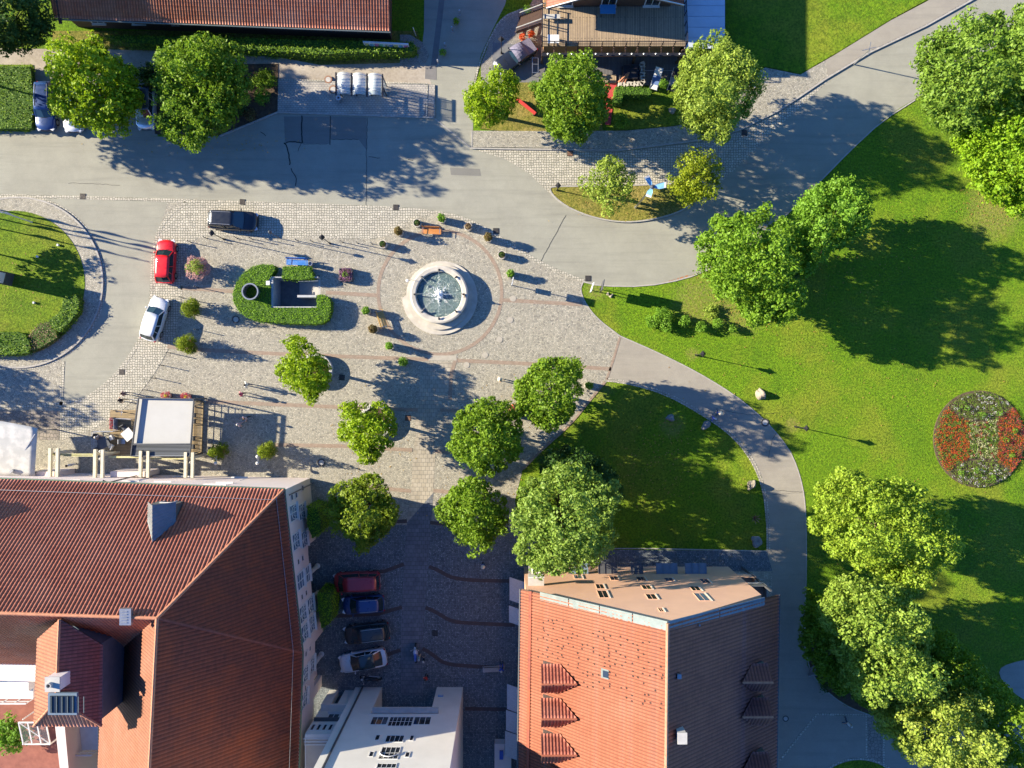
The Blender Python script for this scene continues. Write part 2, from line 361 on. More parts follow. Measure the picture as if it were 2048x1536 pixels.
M_WOODB = mat('blue_bench_wood', (.03, .16, .5), (.04, .2, .58), 5, .5)
M_WOODD = mat('dark_brown_wood', (.07, .04, .03), (.1, .06, .04), 4, .7)
M_WOODM = mat('warm_wood', (.3, .17, .08), (.24, .13, .06), 4, .7)
M_DECK = planks('sun_bleached_decking', (.4, .3, .19), (.28, .21, .14), .16, R(90))
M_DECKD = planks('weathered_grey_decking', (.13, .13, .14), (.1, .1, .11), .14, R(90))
M_DECKY = planks('terrace_decking', (.36, .26, .13), (.3, .22, .11), .14)
M_RED = mat('red_paint', (.5, .05, .035), (.42, .04, .03), 3, .5)
M_REDC = mat('red_carpet', (.42, .05, .05), (.36, .045, .045), 3, .9)
M_TERRA = mat('terracotta', (.4, .17, .09), (.33, .14, .08), 5, .8)
M_BARK = mat('bark', (.09, .065, .045), (.06, .045, .03), 8, .9, .6, 14)
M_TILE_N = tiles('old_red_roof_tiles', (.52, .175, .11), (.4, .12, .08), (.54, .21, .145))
M_TILE_E = tiles('darkened_brown_roof_tiles', (.24, .075, .05), (.17, .055, .042), (.32, .085, .04))  # darker copy of the roof tiles, east-slope shade put into the colour
M_TILE_W = tiles('pale_terracotta_roof_tiles', (.27, .105, .055), (.23, .085, .045), (.28, .12, .075), .2)
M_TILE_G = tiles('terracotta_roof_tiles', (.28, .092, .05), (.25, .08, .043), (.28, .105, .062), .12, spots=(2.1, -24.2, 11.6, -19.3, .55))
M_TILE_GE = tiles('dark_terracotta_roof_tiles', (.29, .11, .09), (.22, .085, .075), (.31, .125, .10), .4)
M_TILE_B = tiles('orange_pantiles', (.6, .23, .13), (.5, .17, .095), (.62, .3, .2), .35)
M_RIDGE = mat('ridge_tiles', (.5, .22, .12), (.4, .17, .09), 4, .8)
L_PARK = leafm('maple_leaves', (.04, .115, .006), (.12, .23, .012), .8, (.2, .28, .02))
L_YEL = leafm('yellow_green_leaves', (.065, .165, .004), (.19, .31, .008), .8, (.28, .35, .012))
L_PALE = leafm('pale_leaves', (.09, .17, .014), (.2, .29, .035), .8, (.3, .36, .06))
L_DARK = leafm('dark_leaves', (.02, .055, .01), (.045, .1, .016), .8, (.06, .12, .02))
L_BRIGHT = leafm('bright_leaves', (.06, .15, .01), (.13, .27, .02), .8, (.17, .3, .03))
L_HEDGE = leafm('hedge_leaves', (.10, .23, .006), (.15, .3, .01), 2, (.2, .34, .012))
L_CONE = leafm('conifer_sprays', (.10, .16, .006), (.16, .22, .012), 3, (.2, .24, .015))
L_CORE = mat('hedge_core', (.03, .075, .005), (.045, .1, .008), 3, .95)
L_REDF = leafm('red_flowers', (.3, .02, .02), (.5, .05, .04), 5, (.4, .06, .1))
L_PINK = leafm('pink_flowers', (.42, .18, .2), (.5, .3, .3), 5, (.45, .3, .25))
L_PURP = leafm('heather', (.2, .1, .09), (.26, .17, .12), 4, (.16, .16, .05))
L_ORNG = leafm('orange_flowers', (.52, .055, .01), (.56, .11, .02), 5, (.58, .08, .015))
L_MAUVE = leafm('mauve_flowers', (.25, .06, .25), (.5, .2, .4), 6, (.1, .14, .03))
L_RUST = leafm('rust_leaves', (.14, .07, .03), (.2, .13, .05), 6, (.1, .12, .03))
# ---------------------------------------------------------------- builders: leaves, trees, hedges
def leaf_mesh(name, pts, nrm, size, mat_, parent, rs, off=(0, 0, 0), flat=.55):
    """many small bent leaf faces at pts, facing roughly nrm"""
    n = len(pts); u = rs.normal(size=(n, 3)); nn = nrm*flat*1.6 + rs.normal(size=(n, 3))*.45
    nn /= np.linalg.norm(nn, axis=1)[:, None]+1e-9
    t = np.cross(nn, u); t /= np.linalg.norm(t, axis=1)[:, None]+1e-9
    b = np.cross(nn, t); s = size*(.6+.8*rs.random(n))[:, None]
    p = pts - np.array(off)
    a0 = p - t*s*.5; a1 = p + b*s*.32 - nn*s*.08; a2 = p + t*s*.5; a3 = p - b*s*.32 - nn*s*.08
    V = np.stack([a0, a1, a2, a3], 1).reshape(-1, 3)
    Fq = np.arange(n*4).reshape(-1, 4)
    return np_obj(name, V, Fq, mat_, parent)
def lobes_points(lobes, rs, dens, under=.35):
    """leaf positions: every lobe carries many small clumps of leaves with dark gaps between them"""
    P_ = []; N_ = []
    for (x, y, z, rx, rz) in lobes:
        if rx < .55:
            k = max(20, int(dens*4*math.pi*rx*(rx+rz)/2)); d = rs.normal(size=(k, 3)); d /= np.linalg.norm(d, axis=1)[:, None]
            d = d[(d[:, 2] > -.15) | (rs.random(k) < under)]; k = len(d); f = 1+rs.normal(size=k)*.1
            P_.append(np.array([x, y, z])+d*f[:, None]*np.array([rx, rx, rz])); N_.append(d); continue
        A_ = 4*math.pi*rx*(rx+rz)/2; cr = .27+.1*rx; nc = max(8, int(A_/(cr*cr*2.0)))
        c = rs.normal(size=(nc, 3)); c /= np.linalg.norm(c, axis=1)[:, None]; c = c[(c[:, 2] > -.2) | (rs.random(nc) < under)]; nc = len(c)
        f = .86+.2*rs.random(nc)+.08*np.sin(c[:, 0]*5+x)
        cen = np.array([x, y, z])+c*f[:, None]*np.array([rx, rx, rz]); kk = max(5, int(dens*A_*1.0/nc))
        sz = cr*(.6+.7*rs.random(nc))
        d = rs.normal(size=(nc, kk, 3)); d /= np.linalg.norm(d, axis=2)[..., None]; r = rs.random((nc, kk))**.45
        p = cen[:, None, :]+d*r[..., None]*sz[:, None, None]*np.array([1, 1, .8]); n = d*.75+c[:, None, :]*.5
        P_.append(p.reshape(-1, 3)); N_.append(n.reshape(-1, 3))
        k2 = int(dens*A_*.22); d = rs.normal(size=(k2, 3)); d /= np.linalg.norm(d, axis=1)[:, None]; P_.append(np.array([x, y, z])+d*(.3+.5*rs.random(k2))[:, None]*np.array([rx, rx, rz])); N_.append(d)
    return np.concatenate(P_), np.concatenate(N_)
def inside(px, poly):
    c = False; n = len(poly); x, y = px
    for i in range(n):
        x1, y1 = poly[i]; x2, y2 = poly[(i+1) % n]
        if (y1 > y) != (y2 > y) and x < (x2-x1)*(y-y1)/(y2-y1)+x1: c = not c
    return c
def edge_d(p, poly):
    m = 1e9; n = len(poly)
    for i in range(n):
        a = Vector(poly[i]); b = Vector(poly[(i+1) % n]); q = Vector(p); ab = b-a
        t = max(0, min(1, (q-a).dot(ab)/max(ab.length_squared, 1e-9))); m = min(m, (a+ab*t-q).length)
    return m
def tree(name, label, outline, hm, hh, base, leafmat, seed, lr=1.15, leaf=.24, dens=34, group='trees', trunk_r=.16, cat='tree', under=.35, gap=0):
    """outline: pixels of the crown's silhouette, taken at mean height hm; hh: half height of the crown; base: pixel of the trunk foot"""
    rs = np.random.RandomState(seed); rr = random.Random(seed)
    ox, oy = sum(p[0] for p in outline)/len(outline), sum(p[1] for p in outline)/len(outline); rad = Vector((ox-1024, oy-768)).normalized()
    base_poly = [Vector(P(x, y, hm+.18*hh*Vector((x-ox, y-oy)).normalized().dot(rad))[:2]) for x, y in outline]; poly = []; cen = sum(base_poly, Vector((0, 0)))/len(base_poly)
    for i in range(len(base_poly)):
        a_, b_ = base_poly[i], base_poly[(i+1) % len(base_poly)]
        for t_ in (0, .5):
            q_ = a_.lerp(b_, t_); s_ = 1.035+rr.choice((-1, 1))*rr.uniform(.02, .13)*(1 if t_ else .55); poly.append(tuple(cen+(q_-cen)*s_))
    xs = [p[0] for p in poly]; ys = [p[1] for p in poly]; lobes = []; dm = 0
    cand = []
    for _ in range(900):
        p = (rr.uniform(min(xs), max(xs)), rr.uniform(min(ys), max(ys)))
        if not inside(p, poly): continue
        d = edge_d(p, poly); cand.append((p, d)); dm = max(dm, d)
    placed = []
    for p, d in cand:
        r = lr*(.55+.95*rr.random()**1.2)
        if d < r*.8: r = max(.36*lr, d*1.15)
        if d < r*.55: continue
        if any(math.hypot(p[0]-q[0], p[1]-q[1]) < (r+qr)*.6 for q, qr in placed): continue
        if gap and rr.random() < gap: continue
        placed.append((p, r)); u = min(1, d/dm)
        dome = hh*(1-(1-u)**1.7)
        zt = hm + dome - r*.6 + rr.uniform(-.95, .75)*lr*1.15
        lobes.append((p[0], p[1], zt, r, r*.85))
        if dome > 1.2*r:
            zb = hm - dome*.75 + r*.4
            lobes.append((p[0], p[1], zb, r*.95, r*.8))
            if u < .5: lobes.append((p[0], p[1], hm-dome*.2, r*.9, r*.9))
            if dome*1.7 > 3.2*r and u < .75: lobes.append((p[0], p[1], (zt+zb)/2, r*.95, r*.9))
    pts, nr = lobes_points(lobes, rs, dens, under)
    b = G(*base); e = empty(name, b, 0, label, cat, group)
    leaf_mesh('crown', pts, nr, leaf, leafmat, e, rs, off=b)
    top = Vector((sum(p[0] for p, r in placed)/len(placed), sum(p[1] for p, r in placed)/len(placed), hm))
    m = MB(); fork = Vector((b.x+(top.x-b.x)*.25, b.y+(top.y-b.y)*.25, max(.5, hm-hh*.7)))
    m.tube([b, b.lerp(fork, .5)+Vector((.05, .04, 0)), fork, fork.lerp(top, .6), top], [trunk_r*1.3, trunk_r, trunk_r*.85, trunk_r*.6, trunk_r*.3], 9)
    for i in range(7):
        q = rr.choice(lobes); tip = Vector(q[:3]); s = fork.lerp(top, rr.uniform(0, .5)); mid = s.lerp(tip, .5)+Vector((0, 0, .3))
        m.tube([s, mid, tip], [trunk_r*.45, trunk_r*.28, trunk_r*.08], 6)
    m.build('trunk', M_BARK, e, smooth=True)
    return e
def bush(name, label, px, py, r, h, leafmat, seed, group=None, cat='shrub', leaf=.13, dens=70, z=0, cone=False, elong=None, parent=None, partname='foliage', loc=None):
    rs = np.random.RandomState(seed); rr = random.Random(seed)
    b = Vector(loc) if loc is not None else P(px, py, h*.6); b = Vector((b.x, b.y, z)); lobes = []
    if cone:
        for k in range(7):
            u = k/6; rad = r*(1-u)**.75*(.95 if k else .8)+.08
            lobes.append((b.x+rr.uniform(-.05, .05), b.y+rr.uniform(-.05, .05), z+h*(.12+.8*u), rad, h*.13))
    else:
        lobes.append((b.x, b.y, z+h*.5, r*.72, h*.42))
        for k in range(9):
            a = k*2*math.pi/9+rr.random()*.5; d = r*rr.uniform(.35, .62)
            lobes.append((b.x+math.cos(a)*d, b.y+math.sin(a)*d, z+h*rr.uniform(.4, .68), r*rr.uniform(.3, .46), h*.26))
    if elong: lobes = [(b.x+(l[0]-b.x)*elong[0], b.y+(l[1]-b.y)*elong[1], l[2], l[3], l[4]) for l in lobes]
    pts, nr = lobes_points(lobes, rs, dens, .5)
    off = b if parent is None else world_loc(parent)
    if parent is None:
        e = empty(name, b, 0, label, cat, group)
        m = MB(); m.tube([b, b+Vector((0, 0, h*.6))], [.05, .02], 6)
        for k in range(4):
            l = lobes[rr.randrange(len(lobes))]; m.tube([b+Vector((0, 0, h*.1)), Vector(l[:3])], [.03, .01], 5)
        m.build('stem', M_BARK, e)
    else: e = parent
    leaf_mesh(partname, pts, nr, leaf, leafmat, e, rs, off=off); return e
def hedge(name, label, outline, h, seed, leafmat=None, dens=110, leaf=.11, z=0, group=None, cat='hedge', at_top=True, holes=None, rough=.075, corem=None):
    """clipped hedge: dark solid core with a skin of small leaves"""
    rs = np.random.RandomState(seed); leafmat = leafmat or L_HEDGE
    poly = [(P(x, y, h) if at_top else G(x, y)) for x, y in outline]
    c = sum(poly, Vector())/len(poly); c.z = z
    e = empty(name, c, 0, label, cat, group)
    inner = [p+(c-p).normalized()*0 for p in poly]
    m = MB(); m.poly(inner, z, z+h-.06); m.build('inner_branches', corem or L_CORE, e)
    pts = []; nr = []
    p2 = [(p.x, p.y) for p in poly]; xs = [p[0] for p in p2]; ys = [p[1] for p in p2]
    A = (max(xs)-min(xs))*(max(ys)-min(ys)); k = int(A*dens*1.5)
    # even-odd test, vectorised
    X = rs.uniform(min(xs), max(xs), k); Y = rs.uniform(min(ys), max(ys), k); ins = np.zeros(k, bool); n = len(p2)
    for i in range(n):
        x1, y1 = p2[i]; x2, y2 = p2[(i+1) % n]
        if y1 == y2: continue
        cnd = ((y1 > Y) != (y2 > Y)) & (X < (x2-x1)*(Y-y1)/(y2-y1)+x1); ins ^= cnd
    X = X[ins]; Y = Y[ins]; k = len(X)
    hgt = z+h-.03+rs.normal(size=k)*rough + .04*np.sin(X*5)*np.sin(Y*4.3)
    pts.append(np.stack([X, Y, hgt], 1)); nr.append(np.tile([0, 0, 1.], (k, 1)))
    for i in range(n):
        a = np.array(p2[i]); b = np.array(p2[(i+1) % n]); L = np.linalg.norm(b-a); kk = int(L*h*dens)
        if kk < 1: continue
        t = rs.random(kk); nv = np.array([(b-a)[1], -(b-a)[0]])/max(L, 1e-6)
        q = a+(b-a)*t[:, None]+rs.normal(size=(kk, 1))*rough*nv
        pts.append(np.column_stack([q, z+rs.random(kk)*h])); s = nv*(1 if inside(tuple((a+b)/2-nv*.05), p2) else -1)
        nr.append(np.tile([s[0], s[1], .3], (kk, 1)))
    leaf_mesh('foliage', np.concatenate(pts), np.concatenate(nr), leaf, leafmat, e, rs, off=c)
    return e
# ---------------------------------------------------------------- builders: roofs
def roof(name, poly, mat_, parent, pitch=.25, amp=.045, course=.36, step=.03, samples=5, down=None, thick=.12, flip=False):
    """tiled slope: real corrugation across and overlapping courses down the slope. poly: convex, world points"""
    poly = [Vector(p) for p in poly]; c = sum(poly, Vector())/len(poly); n = Vector((0, 0, 0))
    for i in range(len(poly)):
        a = poly[i]; b = poly[(i+1) % len(poly)]; n += (a-c).cross(b-c)
    n.normalize();  n = -n if n.z < 0 else n
    d = Vector((0, 0, -1)); d = (d-n*d.dot(n)).normalized() if down is None else (Vector(down)-n*Vector(down).dot(n)).normalized()
    s = d.cross(n).normalized()
    q = [((p-c).dot(s), (p-c).dot(d)) for p in poly]
    s0 = min(a for a, _ in q); s1 = max(a for a, _ in q); t0 = min(b for _, b in q); t1 = max(b for _, b in q)
    ns = max(4, int((s1-s0)/pitch*samples)); S = np.linspace(s0+1e-4, s1-1e-4, ns+1)
    lo = np.full(ns+1, 1e9); hi = np.full(ns+1, -1e9)
    for i in range(len(q)):
        (a1, b1), (a2, b2) = q[i], q[(i+1) % len(q)]
        if abs(a1-a2) < 1e-9: continue
        msk = (S >= min(a1, a2)) & (S <= max(a1, a2)); tt = b1+(S-a1)/(a2-a1)*(b2-b1)
        lo[msk] = np.minimum(lo[msk], tt[msk]); hi[msk] = np.maximum(hi[msk], tt[msk])
    rows = []; sag = []
    T = t1
    rows.append(t1); sag.append(step)
    while T > t0:
        T -= course; rows += [T, T]; sag += [0, step]
    rows = rows[:-1][::-1]; sag = sag[:-1][::-1]
    rows = np.array(rows); sag = np.array(sag); nr = len(rows)
    TT = np.clip(rows[:, None], lo[None, :], hi[None, :])
    ph = S/pitch*2*math.pi; wav = amp*np.power(np.abs(np.cos(ph/2)), 1.3)
    H = wav[None, :]+sag[:, None]
    rs = np.random.RandomState(len(name)+int(abs(c.x)*10)); H = H+rs.normal(size=(nr, 1))*.004
    Sg = np.broadcast_to(S[None, :], TT.shape)
    V = np.array(c)[None, None, :]+Sg[..., None]*np.array(s)+TT[..., None]*np.array(d)+H[..., None]*np.array(n)
    idx = np.arange(nr*(ns+1)).reshape(nr, ns+1)
    a = idx[:-1, :-1].ravel(); b = idx[:-1, 1:].ravel(); e_ = idx[1:, 1:].ravel(); f = idx[1:, :-1].ravel()
    tr = TT.ravel(); good = (np.abs(tr[a]-tr[f]) > 1e-4) | (np.abs(tr[b]-tr[e_]) > 1e-4)
    # steps between courses have equal t but different height; keep them inside the outline
    st = (np.abs(H.ravel()[a]-H.ravel()[f]) > step*.5) & (tr[a] > lo[np.tile(np.arange(ns), nr-1)]+1e-3) & (tr[a] < hi[np.tile(np.arange(ns), nr-1)]-1e-3)
    k = good | st
    Fq = np.stack([a, f, e_, b], 1)[k]
    V = V.reshape(-1, 3); off = np.array(world_loc(parent)) if parent is not None else 0
    o = np_obj(name, V-off, Fq, mat_, parent)
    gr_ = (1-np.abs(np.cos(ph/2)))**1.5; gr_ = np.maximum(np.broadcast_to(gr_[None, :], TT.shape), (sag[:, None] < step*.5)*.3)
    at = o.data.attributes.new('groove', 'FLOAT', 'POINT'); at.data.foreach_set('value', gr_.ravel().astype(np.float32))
    # boarding below the tiles
    m = MB(); m.slab([p-n*.02 for p in poly], thick, -n); m.build('roof_boarding', M_WOODD, o if parent is None else parent)
    return o
def ridge(m, a, b, r=.14):
    a = Vector(a); b = Vector(b); L = (b-a).length; n = max(1, int(L/.4))
    for i in range(n): m.tube([a.lerp(b, i/n), a.lerp(b, (i+1)/n)], [r*1.05, r*.9], 8)
def wall(m, a, b, z0, z1, t=.3, inward=None):
    """upright slab from a to b; thickness goes to inward side (left of a->b)"""
    a = Vector((a[0], a[1], 0)); b = Vector((b[0], b[1], 0)); d = (b-a).normalized(); nn = Vector((-d.y, d.x, 0))*t
    vs = [(p.x, p.y, z) for z in (z0, z1) for p in (a, b, b+nn, a+nn)]
    m.add(vs, [(3, 2, 1, 0), (4, 5, 6, 7), (0, 1, 5, 4), (1, 2, 6, 5), (2, 3, 7, 6), (3, 0, 4, 7)])
def window(parent, o, d, nrm, w_, h_, z, bars=(1, 1), frame=None, arch=False, deep=.06, sill=True, glass=None, shutter=None, name='window', t=.09, bt=.03):
    """o: foot centre on the wall plane, d: along the wall, nrm: outward. Frame stands proud of the wall."""
    frame = frame or M_WHITE; o = Vector(o); d = Vector(d).normalized(); nrm = Vector(nrm).normalized()
    def q(u, v, k): return Vector((o.x+d.x*u+nrm.x*k, o.y+d.y*u+nrm.y*k, z+v))
    m = MB()
    def blk(u0, u1, v0, v1, k0, k1):
        vs = [q(u, v, k) for k in (k0, k1) for u, v in ((u0, v0), (u1, v0), (u1, v1), (u0, v1))]
        m.add(vs, [(3, 2, 1, 0), (4, 5, 6, 7), (0, 1, 5, 4), (1, 2, 6, 5), (2, 3, 7, 6), (3, 0, 4, 7)])
    W2 = w_/2
    blk(-W2, -W2+t, 0, h_, .003, deep); blk(W2-t, W2, 0, h_, .003, deep)
    blk(-W2+t, W2-t, 0, t, .003, deep); blk(-W2+t, W2-t, h_-t, h_, .003, deep)
    for i in range(bars[0]):
        u = -W2+w_*(i+1)/(bars[0]+1); blk(u-bt, u+bt, t, h_-t, .004, deep-.012)
    for i in range(bars[1]):
        v = h_*(i+1)/(bars[1]+1); blk(-W2+t, W2-t, v-bt, v+bt, .004, deep-.014)
    f = m.build(name, frame, parent)
    m = MB(); vs = [q(u, v, .012) for u, v in ((-W2+t*.5, t*.5), (W2-t*.5, t*.5), (W2-t*.5, h_-t*.5), (-W2+t*.5, h_-t*.5))]
    m.add(vs, [(0, 1, 2, 3)]); g = m.build('pane', glass or M_GLASSD, f, local=True)
    g.data.transform(Matrix.Translation(-world_loc(parent)))
    if arch:
        m = MB(); p = []
        for i in range(13):
            a = math.pi*i/12; p.append(q(math.cos(a)*W2*.82, h_*.25+math.sin(a)*h_*.62, deep+.03))
        m.tube(p, .032, 6); p2 = [q(math.cos(math.pi*i/12)*W2*.5, h_*.25+math.sin(math.pi*i/12)*h_*.4, deep+.03) for i in range(13)]; m.tube(p2, .02, 6)
        a_ = m.build('arch_tracery', frame, f, local=True); a_.data.transform(Matrix.Translation(-world_loc(parent)))
    if sill:
        m = MB(); blk(-W2-.08, W2+.08, -.09, -.004, .003, .2); s_ = m.build('sill', frame, f, local=True); s_.data.transform(Matrix.Translation(-world_loc(parent)))
    return f
# ---------------------------------------------------------------- builder: cars
def paint(name, c, metal=.3, rough=.28):
    m, t, b = NM(name); b.inputs['Base Color'].default_value = c4(c); b.inputs['Metallic'].default_value = metal
    b.inputs['Roughness'].default_value = rough; b.inputs['Coat Weight'].default_value = .5; b.inputs['Coat Roughness'].default_value = .1
    co = coords(t); r_ = ramp(t, noise(t, co, 3, 4), .2, .8); mr = nd(t, 'ShaderNodeMapRange'); mr.inputs[3].default_value = rough*.8; mr.inputs[4].default_value = rough*1.5
    t.links.new(r_, mr.inputs[0]); t.links.new(mr.outputs[0], b.inputs['Roughness']); return m
M_LAMPW = glassy('headlight_glass', (.6, .62, .65), .1)
M_LAMPR = glassy('tail_light_glass', (.35, .02, .015), .15)
M_CARGL = glassy('car_glass', (.015, .03, .035), .05)
def car(name, label, loc, ang, L, W, H, col, hood=.26, wst=.38, rre=.86, rgb=.97, rails=None, roofm=None, group='parked cars', cat='car', nose=.35):
    """loc: ground centre; ang: heading of the nose (world). local x forward."""
    e = empty(name, loc, ang, label, cat, group); zb = .92 if H > 1.4 else .86; zb *= H/1.5 if H > 1.6 else 1
    X = lambda f: L/2-f*L
    st = [0, .012, .04, .1, .18, hood, .45, .6, .75, rre, .93, .975, 1.0]
    def wid(f): return W/2*(1-nose*max(0, 1-f/.16)**2.4*.8)*(1-.22*max(0, (f-.86)/.14)**2.2)
    def top(f):
        if f <= hood: return (.62+(zb-.62)*min(1, (f/.06))**.6*(.80+.20*f/hood))
        return zb + (0 if f < rgb-.04 else -.02)
    vs = []; fs = []; K = 11
    for f in st:
        w_ = wid(f); t_ = top(f); x = X(f); inset = .0
        lo = .2 + (.12 if f < .02 or f > .99 else 0)
        prof = [(-.93, lo), (-1, .42), (-1, .62*t_+.1), (-.965, t_-.05), (-.86, t_), (0, t_+.035 if f <= hood else t_+.01), (.86, t_), (.965, t_-.05), (1, .62*t_+.1), (1, .42), (.93, lo)]
        xx = x
        for (a, z_) in prof: vs.append((xx-(.10*abs(a)**3 if f < .05 else (-.08*abs(a)**3 if f > .95 else 0)), a*w_, z_))
    for i in range(len(st)-1):
        for k in range(K-1): fs.append((i*K+k, i*K+k+1, (i+1)*K+k+1, (i+1)*K+k))
        fs.append((i*K+K-1, i*K, (i+1)*K, (i+1)*K+K-1))
    fs.append(tuple(range(K-1, -1, -1))); fs.append(tuple((len(st)-1)*K+k for k in range(K)))
    body = mesh_obj('body', vs, fs, [col, M_BLACK], e, smooth=False)
    for p in body.data.polygons: p.use_smooth = len(p.vertices) == 4
    bv = body.modifiers.new('b', 'BEVEL'); bv.width = .03; bv.segments = 2; bv.limit_method = 'ANGLE'; bv.angle_limit = R(35)
    # bonnet shut line and bumper strip
    # greenhouse
    rw = W/2*.74; bw = W/2*.93; rh = H
    g = [(hood, bw*.93, zb), (wst, rw*.97, rh-.04), ((wst+rre)/2, rw, rh), (rre, rw*.94, rh-.05), (rgb, bw*.86, zb+.02)]
    vs = []; fs = []
    def ring(f, yb, zt, is_end):
        return
    m = MB(); m.m = 0
    A = [Vector((X(hood), s*bw*.93, zb-.02)) for s in (-1, 1)]; B = [Vector((X(wst), s*rw*.95, rh-.03)) for s in (-1, 1)]
    Cc = [Vector((X(rre), s*rw*.92, rh-.05)) for s in (-1, 1)]; D = [Vector((X(rgb), s*bw*.86, zb-.02)) for s in (-1, 1)]
    mA = Vector((X(hood)+.12, 0, zb)); mB = Vector((X(wst)+.07, 0, rh)); mC = Vector((X(rre)-.06, 0, rh)); mD = Vector((X(rgb)-.07, 0, zb))
    bm_ = [Vector((X((hood+rgb)/2), s*bw, zb-.02)) for s in (-1, 1)]; tm = [Vector((X((wst+rre)/2), s*rw, rh-.01)) for s in (-1, 1)]
    m.quad(A[0], mA, mB, B[0]); m.quad(mA, A[1], B[1], mB)            # windscreen
    gw = m.build('windscreen', M_CARGL, e, smooth=True, local=True)
    m = MB(); m.quad(D[1], mD, mC, Cc[1]); m.quad(mD, D[0], Cc[0], mC); m.build('rear_window', M_CARGL, e, smooth=True, local=True)
    for i, s in ((0, 'side_window'), (1, 'side_window')):
        m = MB(); a, b, c_, d_, e1, e2 = A[i], B[i], Cc[i], D[i], bm_[i], tm[i]
        if i == 0: m.quad(a, b, e2, e1); m.quad(e1, e2, c_, d_)
        else: m.quad(e1, e2, b, a); m.quad(d_, c_, e2, e1)
        sw = m.build(s, M_CARGL, e, local=True)
        m = MB(); o_ = Vector((0, (-1 if i == 0 else 1)*.012, .004))
        m.bar(a+o_, b+o_, .06); m.bar(e1+o_, e2+o_, .07, .03); m.bar(c_+o_, d_+o_, .09); m.bar(b.lerp(e2, 0)+o_, e2+o_, .05); m.bar(e2+o_, c_+o_, .05)
        if H > 1.0: m.bar(e1.lerp(d_, .5)+o_, e2.lerp(c_, .5)+o_, .05, .03)
        m.build('door_pillars', col, e, local=True)
    # roof: slightly crowned grid
    vs = []; fs = []; nx, ny = 6, 6
    for i in range(nx+1):
        u = i/nx; f = wst+(rre-wst)*u; wv = (rw*.95*(1-u)+rw*.92*u)+.03*math.sin(u*math.pi)+.015; zt = rh-.03*(1-u)-.05*u+.035*math.sin(u*math.pi)
        for j in range(ny+1):
            v = j/ny*2-1; xo = (.075*(1-v*v) if i == 0 else (-.065*(1-v*v) if i == nx else 0)); vs.append((X(f)+xo, v*wv, zt+.03*(1-v*v)+.012))
    for i in range(nx):
        for j in range(ny): a = i*(ny+1)+j; fs.append((a, a+ny+1, a+ny+2, a+1))
    rf = mesh_obj('roof', vs, fs, roofm or col, e, smooth=True); sl = rf.modifiers.new('s', 'SOLIDIFY'); sl.thickness = .04; sl.offset = -1
    if rails:
        for s in (-1, 1):
            m = MB(); x0, x1 = X(wst+.05), X(rre-.02); m.tube([(x0, s*rw*.86, rh), (x0-.1, s*rw*.86, rh+.07), (x1+.1, s*rw*.84, rh+.05), (x1, s*rw*.84, rh-.02)], .028, 6)
            m.build('roof_rail', rails, e, local=True)
    m = MB(); m.lathe([(.02, 0), (.012, .09), (0, .1)], X(rre)+.25, 0, rh-.01, 8); m.build('aerial', M_BLACK, e, local=True)
    for fx in (.19, .80):
        for s in (-1, 1):
            m = MB(); y = s*(W/2-.10); r0 = .32
            m.tube([(X(fx), y-.11, r0), (X(fx), y+.11, r0)], r0, 18); wl = m.build('wheel', M_RUBBER, e, local=True, smooth=False)
            m = MB(); m.tube([(X(fx), y+s*.105, r0), (X(fx), y+s*.125, r0)], .2, 14); m.build('rim', M_STEEL, wl, local=True)
    for s in (-1, 1):
        m = MB(); y = s*wid(.04)*.78; m.box(X(.035), y, .66, .3, .34, .13, rz=-s*.5); m.build('headlight', M_LAMPW, e, local=True)
        m = MB(); m.box(X(.975), s*wid(.97)*.84, .78, .16, .24, .16, rz=s*.4); m.build('tail_light', M_LAMPR, e, local=True)
        m = MB(); m.lathe([(.0, -.07), (.085, -.06), (.095, .02), (.06, .07), (0, .08)], X(hood+.05), s*(W/2+.1), zb+.04, 8, sx=.75, sy=1.15); m.bar((X(hood+.05), s*(W/2-.08), zb), (X(hood+.05), s*(W/2+.05), zb+.02), .05)
        m.build('wing_mirror', col, e, local=True)
        m = MB(); m.tube([(X(.235), s*W*.2, zb+.035), (X(.245), s*W*.02, zb+.055)], .012, 5); m.build('wiper', M_BLACK, e, local=True)
    m = MB(); m.box(X(.004), 0, .52, .03, W*.55, .16); m.build('grille', M_BLACK, e, local=True)
    m = MB(); m.box(X(1.001), 0, .55, .02, .52, .11); m.build('number_plate', M_WHITE, e, local=True)
    m = MB(); zz = top(.24)
    m.tube([(X(.1), -wid(.1)*.8, top(.1)+.012), (X(.235), -W/2*.84, zz+.012)], .008, 4); m.tube([(X(.1), wid(.1)*.8, top(.1)+.012), (X(.235), W/2*.84, zz+.012)], .008, 4)
    m.build('bonnet_seam', M_BLACK, e, local=True)
    return e
